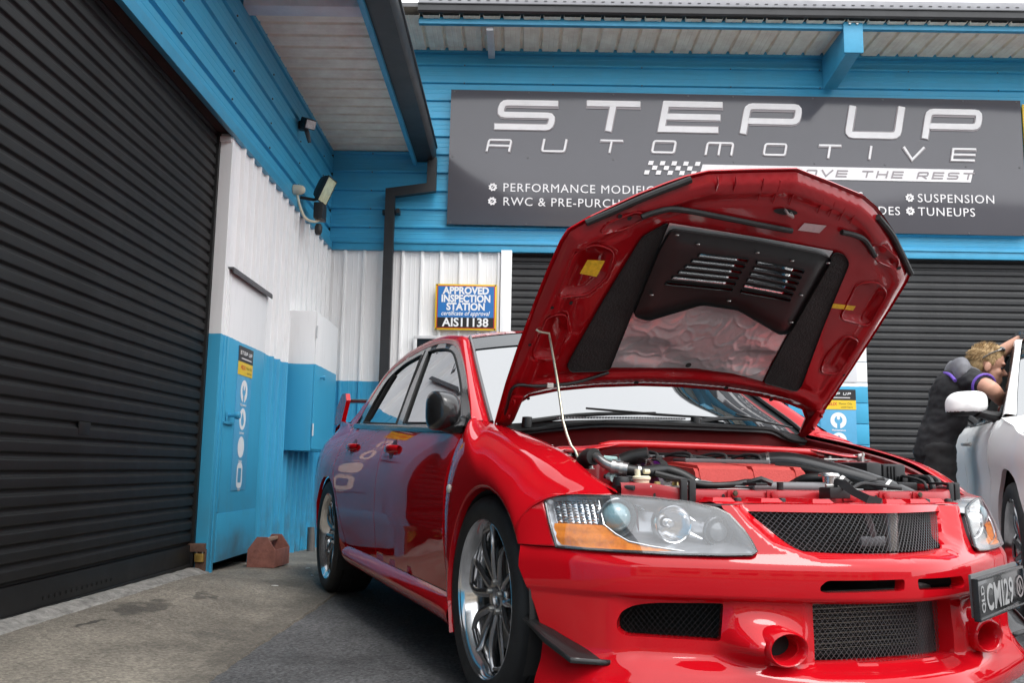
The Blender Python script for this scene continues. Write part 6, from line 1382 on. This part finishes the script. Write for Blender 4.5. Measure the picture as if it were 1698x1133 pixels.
# ---- leads, clamps, wiring and small fittings that fill the bay
rg = random.Random(11)
M_CABLE = mat('cable_sleeve', (.020, .020, .021), .6, var=.3, vscale=60); M_CLAMP = mat('clamp_steel', (.55, .54, .52), .25, metal=1.)
cab = [[(-.10, -.48, .74), (-.02, -.40, .765), (.03, -.33, .768), (.06, -.25, .765)], [(-.14, -.30, .76), (-.06, -.22, .775), (.0, -.12, .772), (.05, -.04, .760)], [(-.14, .05, .77), (-.05, .10, .778), (.02, .16, .765), (.06, .22, .74)],
       [(-.15, .30, .77), (-.05, .34, .775), (.08, .38, .750), (.16, .45, .74)], [(.10, .46, .75), (.20, .44, .735), (.30, .42, .70), (.40, .46, .685)], [(.30, -.60, .70), (.36, -.56, .69), (.44, -.62, .675), (.48, -.60, .67)],
       [(.46, -.44, .676), (.44, -.36, .690), (.46, -.29, .679), (.50, -.22, .674)], [(.50, .14, .672), (.46, .22, .690), (.44, .30, .686), (.46, .38, .676)], [(.28, .56, .70), (.33, .52, .715), (.40, .53, .700), (.45, .50, .675)], [(.06, -.36, .69), (.18, -.34, .700), (.30, -.31, .690), (.40, -.27, .66)],
       [(.05, .62, .755), (.15, .63, .735), (.25, .625, .712), (.38, .60, .69)], [(-.2, -.58, .80), (-.1, -.60, .79), (.08, -.61, .772), (.20, -.61, .745)]]
for i, c in enumerate(cab): cpart('cable', MB().tube(cr(c, 5), (.005, .007, .0045, .006)[i % 4], 8), M_CABLE if i % 3 else mat('cable_grey', (.13, .13, .135), .5))
def clamp(p, d, r):
    mb = MB().lathe([(r, -.006), (r + .002, -.005), (r + .002, .005), (r, .006)], 20, 'z'); mb.box((r - .001, -.005, -.006), (r + .009, .005, .006), .001); mb.xf(Matrix.Translation(p) @ Vector(d).to_track_quat('Z', 'Y').to_matrix().to_4x4()); cpart('hose_clamp', mb, M_CLAMP)
clamp((.09, .155, .752), (.07, .08, .02), .0365); clamp((.37, .41, .668), (.1, .06, -.05), .0365); clamp((.445, .155, .697), (-.03, -.02, .02), .0165); clamp((.07, -.42, .742), (.04, .06, .03), .0265); clamp((.40, -.345, .682), (.05, .04, -.04), .017); clamp((.385, -.535, .717), (.01, .05, -.006), .017)
for i, (x, y, z, s_) in enumerate(((.10, -.30, .768, .012), (.10, -.17, .768, .012), (.10, -.03, .768, .012), (.10, .11, .768, .012))):
    cpart('ignition_lead', MB().tube(cr([(x, y, z - .012), (x - .01, y, z + .008), (x - .06, y - .02, z + .012), (x - .12, y - .05, z - .004)], 4), .0055, 8).box((x - .014, y - .012, z - .014), (x + .014, y + .012, z), .003), M_CABLE)
for x, y, z, a, b, c in ((.30, -.50, .66, .07, .05, .035), (.20, -.46, .67, .06, .06, .04), (.33, .30, .64, .07, .10, .04), (-.12, .36, .73, .10, .10, .06), (-.10, -.36, .70, .12, .10, .06), (.40, .55, .64, .06, .06, .04)):
    cpart('bay_module', MB().box((x - a / 2, y - b / 2, z - c), (x + a / 2, y + b / 2, z + c * .6), .006).box((x - a * .3, y - b * .3, z + c * .6), (x + a * .3, y + b * .3, z + c * .8), .003), M_BLK if rg.random() < .6 else mat('bay_alloy', (.36, .36, .36), .4, metal=.8, var=.3, vscale=40))
for x, y, z in ((.0, -.64, .795), (.12, -.63, .768), (.26, -.625, .728), (.40, -.61, .69), (.0, .64, .795), (.20, .63, .745), (.34, .62, .705)):
    cpart('wing_bolt', MB().lathe([(0, .010), (.007, .010), (.008, .003), (.012, .002), (.012, 0)], 8, 'z', (x, y, z - .008)), M_STEEL)
cpart('caution_label', MB().box((.5855, -.315, .648), (.5858, -.27, .660)) if False else MB().box((.495, .25, .6702), (.530, .32, .6706)), mat('caution_white', (.75, .73, .66), .5, var=.2, vscale=90))
# ================================================================== WHITE CAR (cut by the right edge of the picture)
WH, WX, WY = -.34, 2.43, 4.6
_l2 = Vector((math.cos(WH), math.sin(WH), 0)); _o2 = Vector((WX, WY, 0)) + .93 * _l2
WC = empty('white_hatchback', _o2, WH - math.pi / 2, label='white car at the right edge with a man leaning in its window', cat='car')
M_WP = mat('white_car_paint', (.93, .93, .915), .4, spec=.3, coat=.2, coat_rough=.02)
def wpart_(name, mb, m, parent=None, **k): return mb.obj(name, m, parent or WC, **k)
def wside(x, z):
    y = pchip([.18, .30, .45, .60, .70, .82, .92, 1.0, 1.06], [.86, .90, .915, .918, .912, .925, .915, .885, .85], z)
    y += .020 * math.exp(-(x / .45) ** 2) * smooth((z - .3) / .2) * (1 - smooth((z - .80) / .2))
    if x > .25: y -= .75 * (x - .25) ** 2
    if x < -3.0: y -= .3 * (x + 3.0) ** 2
    return y
WAR = [(.0 + .405 * math.cos(math.radians(a)), .355 + .405 * math.sin(math.radians(a))) for a in range(-15, 196, 7)]
beltw = lambda x: 1.0 - .02 * x if x > -.6 else 1.012 - .015 * (x + .6)
fen = WAR[::-1][:1][:0] + [(.86, .20), (.90, .45), (.86, .72), (.70, .82), (.40, .905), (.10, .965), (-.25, 1.01), (-.60, 1.04), (-.645, .98), (-.655, .70), (-.64, .24), (-.40, .22)] + WAR[::-1] + [(.42, .20)]
for sg in (-1, 1):
    def sp_(u, v, d): return (u, sg * (wside(u, v) + d), v)
    F2 = wpart_('front_fender', cdt(fen, [], sp_, .05, flange=.02), M_WP, angle=60)
    dr = [(-.655, 1.035), (-.668, .98), (-.672, .70), (-.655, .24), (-1.72, .24), (-1.74, .7), (-1.72, 1.05)]
    D2 = wpart_('front_door', cdt(dr, [], sp_, .07, flange=.02), M_WP, angle=60)
    mb = MB(); hx, hz = -1.52, .93
    mb.tube([(hx - .10, sg * (wside(hx, hz) + .006), hz), (hx - .08, sg * (wside(hx, hz) + .034), hz), (hx + .08, sg * (wside(hx, hz) + .034), hz - .004), (hx + .10, sg * (wside(hx, hz) + .006), hz - .004)], .014, 8); wpart_('door_handle', mb, M_WP, D2)
    rr = [(-1.735, 1.05), (-1.755, .7), (-1.735, .24), (-2.35, .24)] + [(-2.80 + .40 * math.cos(math.radians(a)), .355 + .40 * math.sin(math.radians(a))) for a in range(-10, 191, 10)] + [(-3.5, .3), (-3.6, .7), (-3.5, 1.02), (-2.6, 1.07)]
    wpart_('rear_side', cdt(rr, [], sp_, .09, flange=.02), M_WP, angle=60)
    wpart_('sill', MB().box((-2.3, sg * .88 - .02 if sg > 0 else -.90, .16), (-.42, sg * .88 + .02 if sg > 0 else -.86, .235), .01), M_WP)
    # greenhouse
    gw = lambda x, z, o=0.: (x, sg * (.845 - .40 * (z - 1.05) + o), z)
    go = [(-.62, 1.05), (-.80, 1.19), (-1.05, 1.38), (-1.30, 1.525), (-1.6, 1.575), (-2.2, 1.57), (-2.9, 1.46), (-3.2, 1.2), (-3.1, 1.07)]
    g1 = [(-.84, 1.075), (-.90, 1.16), (-1.10, 1.34), (-1.34, 1.475), (-1.60, 1.515), (-1.68, 1.08)]; g2 = [(-1.78, 1.08), (-1.72, 1.515), (-2.2, 1.51), (-2.75, 1.42), (-2.95, 1.2), (-2.9, 1.09)]
    fr2 = wpart_('window_frame', cdt(go, [g1, g2], lambda u, v, d: gw(u, v, d), .12, flange=.02), M_TRIM, angle=60)
    wpart_('front_window', cdt(g1, [], lambda u, v, d: gw(u, v, -.012), .12), M_TINT, fr2) if sg > 0 else None
    wpart_('rear_window', cdt(g2, [], lambda u, v, d: gw(u, v, -.012), .12), M_TINT, fr2)
    po = [gw(x, z, .002) for x, z in go[:7]]; pi = [(-.56, sg * .785, 1.06), (-.74, sg * .745, 1.21), (-.99, sg * .685, 1.40), (-1.24, sg * .625, 1.55), (-1.55, sg * .57, 1.615), (-2.2, sg * .56, 1.61), (-2.9, sg * .58, 1.50)]
    rl = [[np.array(a), np.array(a) * .6 + np.array(b) * .4 + np.array([.015, sg * .012, .014]), np.array(b)] for a, b in zip(po, pi)]
    wpart_('pillar_rail', MB().grid(surf(rl, 4, 4)), M_WP, angle=70)
    wpart_('roof_rail', MB().tube(cr([(-1.35, sg * .60, 1.605), (-1.6, sg * .585, 1.650), (-2.6, sg * .585, 1.635), (-2.9, sg * .60, 1.57)], 4), .016, 8), M_TRIM)
    # mirror
    WMr = empty('wing_mirror', (-.76, sg * .92, 1.05)); WMr.parent = WC; inv = Vector((.76, -sg * .92, -1.05))
    rows = []
    for t, k in ((0, .0), (.06, .45), (.2, .75), (.5, .97), (.8, 1.0), (1, .97)):
        rows.append([(-.66 - .13 * t, sg * (1.010 + .112 * k * math.copysign(abs(math.cos(a)) ** .6, math.cos(a))), 1.128 + .082 * k * math.copysign(abs(math.sin(a)) ** .7, math.sin(a)) * (1.0 if math.sin(a) > 0 else .75) + .012 * k * math.cos(a) * -1) for a in [2*math.pi*q/56 for q in range(56)]])
    G_ = surf(rows, 1, 6); up_ = [[p for p in r] for r in G_]
    mm_ = MB().grid(up_, close_u=True); mm_.mi = [1 if sum(mm_.v[i][2] for i in f) / len(f) < 1.088 else 0 for f in mm_.f]
    ob = mm_.obj('mirror_shell', [M_WP, M_BLK], WMr, angle=80); ob.location = inv
    ob = MB().add([(p[0] - .002, p[1], p[2]) for p in rows[-1]], [tuple(range(56))]).obj('mirror_glass', M_CHR, WMr); ob.location = inv
    ob = MB().tube([(-.74, sg * .96, 1.085), (-.76, sg * .90, 1.07), (-.80, sg * .845, 1.06)], [.034, .034, .045], 10, flat=(.8, 1.4)).obj('mirror_arm', M_BLK, WMr); ob.location = inv
    hl2 = rounded([(.855, .60), (.845, .715), (.70, .775), (.56, .77), (.66, .65), (.78, .60)], .02, 3)
    wpart_('headlight', cdt(hl2, [], lambda u, v, d: sp_(u, v, .006 + d), .04, flange=.01), mat('white_car_lamp', (.35, .37, .39), .08, metal=.6, coat=1.))
    # wheels
    for cx in (0, -2.80):
        Wh = empty('wheel', (cx, sg * .915, .35)); Wh.parent = WC
        if sg > 0: Wh.rotation_euler = (0, 0, math.pi)
        k = .35 / .32
        for nm, key, m in (('tyre', 'tyre', M_TYRE), ('rim', 'lip', M_ALU), ('spokes', 'spokes', M_RIM), ('inner_barrel', 'back', M_MATTE)):
            o = link(nm, WM[key], m, Wh); o.scale = (k, 1.0, k)
    for cx in (0, -2.8):
        mb = MB().grid([[(cx + .40 * math.cos(a), sg * y, .355 + .40 * math.sin(a)) for a in np.linspace(-.4, math.pi + .4, 26)] for y in (.90, .58, .55)]); wpart_('wheel_liner', mb, M_MATTE)
def wac(x, y, z, bx, bz): return [(x + bx * (1 - t * t), y * -t, z + bz * (1 - t * t)) for t in np.linspace(-1, 1, 15)]
hd_ = [wac(x, -y, z, bx, bz) for x, y, z, bx, bz in ((.86, .632, .742, .07, .02), (.72, .763, .816, .06, .03), (.40, .884, .906, .06, .05), (.10, .902, .966, .05, .055), (-.25, .888, 1.011, .05, .055), (-.58, .858, 1.046, .12, .05))]
wpart_('bonnet', MB().grid(surf(hd_, 1, 4)), M_WP, angle=180)
ws_ = [wac(x, -y, z, bx, bz) for x, y, z, bx, bz in ((-.565, .785, 1.055, .17, .03), (-.745, .745, 1.205, .15, .035), (-.995, .685, 1.395, .13, .04), (-1.245, .625, 1.545, .11, .045))]
wpart_('windscreen', MB().grid(surf(ws_, 1, 4)), M_WSCR, angle=180)
rf_ = [wac(x, -y, z, bx, bz) for x, y, z, bx, bz in ((-1.20, .61, 1.55, .07, .045), (-1.55, .57, 1.615, .03, .04), (-2.2, .56, 1.61, 0, .04), (-2.9, .58, 1.50, 0, .04), (-3.4, .62, 1.1, 0, .03), (-3.6, .70, .7, 0, 0))]
wpart_('roof', MB().grid(surf(rf_, 1, 4)), M_WP, angle=180)
wpart_('front_bumper', MB().grid(surf([wac(x, -y, z, bx, 0) for x, y, z, bx in ((.86, .632, .742, .07), (.90, .620, .60, .11), (.90, .605, .40, .12), (.86, .60, .20, .12))], 1, 4)), M_WP, angle=180)
gr_ = [[(p[0] + .008, p[1] * .52, p[2]) for p in wac(x, -.62, z, bx, 0)] for x, z, bx in ((.895, .62, .105), (.90, .50, .115), (.90, .36, .12), (.885, .26, .12))]
wpart_('grille', MB().grid([[(p[0] + .012, p[1], p[2]) for p in r] for r in gr_]), M_MATTE)
wpart_('under_body', MB().box((-3.4, -.80, .2), (-.45, .80, .9)).box((.44, -.70, .2), (.80, .70, .7)), M_MATTE)

# ================================================================== MAN leaning into the white car
PER = empty('person', (2.56, 5.86, 0), label='man in black shirt with grey shoulders leaning into the white car window', cat='person')
PI_INV = Vector((-2.56, -5.86, 0))
M_SKIN = mat('skin', (.55, .29, .20), .5, var=.08, vscale=20); M_SHIRT = mat('shirt_black', (.016, .016, .018), .8, var=.3, vscale=12, bump=.25, bscale=25)
M_TROU = mat('trouser_black', (.020, .020, .021), .85, var=.3, vscale=10, bump=.3, bscale=20)
M_HAIR = mat('hair_blond', (.36, .24, .11), .6, var=.45, vscale=60)
def blobs(items, name, m, vox, it=4, extra=None):
    """closed overlapping volumes fused into one continuous skin"""
    mb = MB()
    for it_ in items:
        if it_[0] == 't':
            _, pts, rad = it_[:3]; P = cr(pts, 4); R_ = [float(q[0]) for q in cr([(r, 0) for r in rad], 4)]
            fl = it_[3] if len(it_) > 3 else None
            P = [Vector(p) for p in P]; a = (P[0] - P[1]).normalized(); b = (P[-1] - P[-2]).normalized()
            P = [P[0] + a * R_[0] * .7] + P + [P[-1] + b * R_[-1] * .7]; R_ = [R_[0] * .45] + R_ + [R_[-1] * .45]
            mb.tube(P, R_, 14, flat=fl, up0=(1, 0, 0) if fl else None)
        else:
            _, c, r, rot = it_; q = MB(); q.lathe([(math.sin(t) , -math.cos(t)) for t in np.linspace(.001, math.pi - .001, 13)], 18, 'z'); Mx = Matrix.Translation(c) @ (rot or Matrix.Identity(4)) @ Matrix.Diagonal((*r, 1)); q.xf(Mx); q.f.append(tuple(range(18))[::-1]); q.mi.append(0); q.f.append(tuple(len(q.v) - 18 + k for k in range(18))); q.mi.append(0); mb.add(q.v, q.f)
    me = mb.mesh('tmp', 180); o = bpy.data.objects.new('tmp', me); COL.objects.link(o)
    r = o.modifiers.new('r', 'REMESH'); r.mode = 'VOXEL'; r.voxel_size = vox; r.use_smooth_shade = True
    s = o.modifiers.new('s', 'SMOOTH'); s.iterations = it; s.factor = .5
    dg = bpy.context.evaluated_depsgraph_get(); out = bpy.data.meshes.new_from_object(o.evaluated_get(dg)); bpy.data.objects.remove(o); out.materials.clear(); out.shade_smooth()
    if extra:
        for v in out.vertices:
            p = v.co; k = noise.noise(Vector((p.x * 9 + p.z * 5, p.y * 7, p.z * 16))) + .6 * noise.noise(Vector((p.x * 22, p.y * 18 + 3, p.z * 34))); v.co = p + v.normal * k * extra
    ob = link(name, out, m, PER); ob.location = PI_INV; return ob
def pv(px, py, Y):
    return None
HIP = Vector((2.665, 5.86, .90)); CH = Vector((2.765, 5.80, 1.27)); NK = Vector((2.85, 5.77, 1.375)); HEADC = Vector((2.945, 5.735, 1.395))
SR = Vector((2.78, 5.61, 1.30)); ER = Vector((2.80, 5.42, 1.235)); WR = Vector((2.92, 5.52, 1.16)); HR = Vector((2.96, 5.55, 1.12))
SL = Vector((2.86, 5.97, 1.365)); EL = Vector((3.06, 5.93, 1.47)); WL = Vector((3.22, 5.84, 1.60)); HLn = Vector((3.30, 5.82, 1.635))
KR, AR_ = Vector((2.62, 5.74, .48)), Vector((2.54, 5.74, .09)); KL, AL = Vector((2.67, 5.99, .48)), Vector((2.54, 6.00, .09))
fwd = Vector((.90, -.28, -.22)).normalized(); upv = Vector((.18, -.05, .98)); upv = (upv - fwd * upv.dot(fwd)).normalized(); sdv = fwd.cross(upv).normalized()      # sdv: to his right
HM = Matrix((fwd, sdv, upv)).transposed().to_4x4()
def hd(f, s, u): return HEADC + fwd * f + sdv * s + upv * u
items = [('t', [HIP, HIP.lerp(CH, .5), CH, NK], [.088, .090, .108, .06], (.85, 1.25)), ('t', [NK - Vector((.03, 0, .04)), hd(-.03, 0, -.05)], [.062, .055]),
         ('e', hd(-.010, 0, .045), (.098, .076, .095), HM), ('e', hd(.030, 0, -.035), (.062, .058, .085), HM), ('e', hd(.062, 0, -.085), (.030, .034, .026), HM),
         ('t', [hd(.082, 0, .015), hd(.110, 0, -.022)], [.008, .016]), ('e', hd(.080, 0, .038), (.018, .055, .012), HM), ('e', hd(.088, 0, -.058), (.010, .024, .008), HM), ('e', hd(.086, 0, -.070), (.010, .022, .008), HM),
         ('e', hd(-.012, .079, -.005), (.022, .010, .034), HM), ('e', hd(-.012, -.079, -.005), (.022, .010, .034), HM), ('e', hd(.055, .04, -.02), (.025, .02, .025), HM), ('e', hd(.055, -.04, -.02), (.025, .02, .025), HM),
         ('t', [CH + Vector((.04, -.1, .04)), SR, SR.lerp(ER, .5), ER, ER.lerp(WR, .45), WR], [.07, .062, .054, .046, .044, .030]), ('t', [CH + Vector((.04, .1, .04)), SL, SL.lerp(EL, .5), EL, EL.lerp(WL, .45), WL], [.07, .062, .052, .044, .042, .029]),
         ('t', [HIP + Vector((0, -.07, -.02)), HIP.lerp(KR, .5) + Vector((.01, -.02, 0)), KR, KR.lerp(AR_, .4), AR_], [.075, .068, .055, .05, .036]), ('t', [HIP + Vector((0, .07, -.02)), HIP.lerp(KL, .5) + Vector((.01, .02, 0)), KL, KL.lerp(AL, .4), AL], [.075, .068, .055, .05, .036])]
for W_, H_, s_ in ((WR, HR, 1), (WL, HLn, -1)):
    d = (H_ - W_).normalized(); sd = d.cross(Vector((0, 0, 1))).normalized(); nn = sd.cross(d)
    items.append(('e', W_ + d * .055, (.045, .040, .016), Matrix((d, sd, nn)).transposed().to_4x4()))
    for k, (o_, L_) in enumerate(((-.030, .070), (-.010, .082), (.010, .080), (.030, .062))):
        b = W_ + d * .088 + sd * o_; items.append(('t', [b, b + d * L_ * .5 + nn * .004, b + d * L_ * .85 - nn * .016], [.0095, .0088, .0075]))
    b = W_ + d * .035 - sd * .034 * s_; items.append(('t', [b, b + d * .03 - sd * .020 * s_, b + d * .062 - sd * .026 * s_ - nn * .006], [.011, .010, .008]))
blobs(items, 'body', M_SKIN, .0075, 3)
sh = [('t', [HIP + Vector((-.02, 0, -.07)), HIP + Vector((.0, 0, .06)), HIP.lerp(CH, .5), CH, CH.lerp(NK, .6)], [.128, .122, .122, .138, .088], (.92, 1.28)),
      ('t', [CH + Vector((.03, -.06, .03)), SR, SR.lerp(ER, .62)], [.095, .076, .068]), ('t', [CH + Vector((.03, .06, .03)), SL, SL.lerp(EL, .62)], [.095, .076, .068])]
SHI = blobs(sh, 'shirt', M_SHIRT, .011, 3, .011)
tr_ = [('t', [HIP + Vector((-.02, -.07, .0)), HIP.lerp(KR, .5) + Vector((0, -.02, 0)), KR, KR.lerp(AR_, .5), AR_ + Vector((0, 0, -.02))], [.098, .092, .076, .074, .072]), ('t', [HIP + Vector((-.02, .07, .0)), HIP.lerp(KL, .5) + Vector((0, .02, 0)), KL, KL.lerp(AL, .5), AL + Vector((0, 0, -.02))], [.098, .092, .076, .074, .072])]
blobs(tr_, 'trousers', M_TROU, .012, 3, .012)
blobs([('t', [AR_ + Vector((-.06, 0, -.05)), AR_ + Vector((.05, 0, -.055)), AR_ + Vector((.17, -.02, -.06))], [.045, .044, .034])], 'boot', M_BLK, .012, 2); blobs([('t', [AL + Vector((-.06, 0, -.05)), AL + Vector((.05, 0, -.055)), AL + Vector((.17, -.02, -.06))], [.045, .044, .034])], 'boot', M_BLK, .012, 2)
# hair: cap with uneven tufts
hr = [('e', hd(-.022, 0, .066), (.100, .082, .084), HM), ('e', hd(-.055, 0, .005), (.055, .072, .075), HM), ('e', hd(.03, 0, .125), (.05, .055, .03), HM), ('e', hd(.0, .070, .035), (.026, .012, .03), HM), ('e', hd(.0, -.070, .035), (.026, .012, .03), HM)]
blobs(hr, 'hair', M_HAIR, .005, 2)
rg = random.Random(3); tf = MB()
for k in range(900):
    a = rg.uniform(0, 6.28); e = math.asin(rg.uniform(-.35, 1)); ce, se = math.cos(e), math.sin(e)
    c = Vector((-.022 + .100 * math.cos(a) * ce, .082 * math.sin(a) * ce, .066 + .084 * se))
    if c.x > .035 and c.z < .095 + .2 * abs(c.y): continue
    if c.x > -.03 and c.z < .035: continue
    n_ = Vector((math.cos(a) * ce, math.sin(a) * ce, se)); d_ = (n_ * .55 + Vector((.5 if c.z > .10 else -.2, rg.uniform(-.35, .35), .35 if c.z > .10 else -.6))).normalized(); L_ = rg.uniform(.014, .034); s1 = d_.cross(Vector((rg.uniform(-1, 1), rg.uniform(-1, 1), .3))).normalized() * rg.uniform(.002, .004); s2 = d_.cross(s1)
    p0 = c - n_ * .004; tip_ = c + d_ * L_; tf.add([hd(*(p0 + s1)), hd(*(p0 - s1 * .5 + s2 * .9)), hd(*(p0 - s1 * .5 - s2 * .9)), hd(*tip_)], [(0, 1, 3), (1, 2, 3), (2, 0, 3)])
ob = tf.obj('hair_tufts', M_HAIR, PER, smooth=False, fix=False); ob.location = PI_INV; tag(ob, kind='stuff')
gls = MB(); 
for s_ in (1, -1): q = MB().lathe([(math.sin(t), -math.cos(t)) for t in np.linspace(.01, math.pi - .01, 8)], 12, 'z'); q.xf(Matrix.Translation(hd(.052, s_ * .036, .128)) @ HM @ Matrix.Diagonal((.022, .030, .016, 1))); gls.add(q.v, q.f)
gls.tube([hd(.045, .068, .122), hd(-.01, .086, .085), hd(-.05, .086, .045)], .0045, 6); gls.tube([hd(.045, -.068, .122), hd(-.01, -.086, .085), hd(-.05, -.086, .045)], .0045, 6)
ob = gls.obj('sunglasses', mat('shades', (.03, .028, .03), .12, coat=1.), PER); ob.location = PI_INV
ey = MB()
for s_ in (1, -1): q = MB().lathe([(math.sin(t), -math.cos(t)) for t in np.linspace(.01, math.pi - .01, 8)], 10, 'z'); q.xf(Matrix.Translation(hd(.074, s_ * .031, .014)) @ Matrix.Scale(.0095, 4)); ey.add(q.v, q.f)
ob = ey.obj('eyes', mat('eye_dark', (.06, .05, .045), .2), PER); ob.location = PI_INV
# grey yoke and purple piping on the shoulders
yk = [('t', [CH + Vector((-.02, -.16, .065)), CH + Vector((.02, -.05, .10)), CH + Vector((.04, .10, .10)), SL + Vector((-.03, 0, .045))], [.062, .075, .07, .055], (.75, 1.3)), ('t', [NK + Vector((-.055, -.02, -.015)), NK + Vector((-.03, -.06, .0)), NK + Vector((.02, -.07, -.01))], [.028, .028, .02])]
blobs(yk, 'shoulder_yoke', mat('yoke_grey', (.17, .17, .185), .8, var=.2), .010, 3)
pm_ = mat('piping_purple', (.14, .07, .42), .6)
mb = MB().tube(cr([CH + Vector((-.085, -.19, .03)), CH + Vector((-.075, -.10, .075)), CH + Vector((-.05, .04, .10)), CH + Vector((.0, .16, .10))], 4), .011, 8)
e1 = SR.lerp(ER, .62); dd = (ER - SR).normalized(); u1 = dd.orthogonal().normalized(); u2 = dd.cross(u1); mb.tube([e1 + (u1 * math.cos(a) + u2 * math.sin(a)) * .071 for a in [2*math.pi*k/20 for k in range(20)]], .008, 6, closed=True)
ob = mb.obj('piping', pm_, PER); ob.location = PI_INV
# ================================================================== across the street (seen only in reflections)
M_FAC = mat('facade_cream', (.50, .42, .32), .8, var=.2, vscale=2); M_FAC2 = mat('facade_grey', (.30, .30, .31), .8, var=.2, vscale=2); M_PANE = mat('far_pane', (.03, .035, .04), .08); M_CANO = mat('canopy_dark', (.05, .05, .055), .6)
def block(name, x0, x1, y, h, label, m, rows, n):
    E_ = empty(name, ((x0 + x1) / 2, y, 0), label=label, cat='building'); L = Vector((-(x0 + x1) / 2, -y, 0))
    o = MB().box((x0, y - 8, 0), (x1, y, h)).obj('wall', m, E_); o.location = L
    o = MB().box((x0 - .2, y - 8.2, h), (x1 + .2, y + .35, h + .35)).obj('roof', M_CANO, E_); o.location = L
    pm = MB().box((-.8, 0, -.65), (.8, .06, .65)).mesh('pane'); pm.materials.append(M_PANE)
    for r in rows:
        for k in range(n):
            o = link('window', pm, None, E_); o.location = Vector((x0 + (x1 - x0) * (k + .5) / n, y, r)) + L
    return E_
block('shop_building', -6, 22, -24, 7.5, 'cream two storey building across the street with rows of windows', M_FAC, (1.8, 5.2), 11)
block('warehouse_building', -40, -8, -26, 5.5, 'grey low warehouse across the street beside the cream building', M_FAC2, (2.6,), 9)
block('office_building', 24, 60, -22, 9, 'tall grey office block across the street at the far end', M_FAC2, (2, 5, 8), 10)
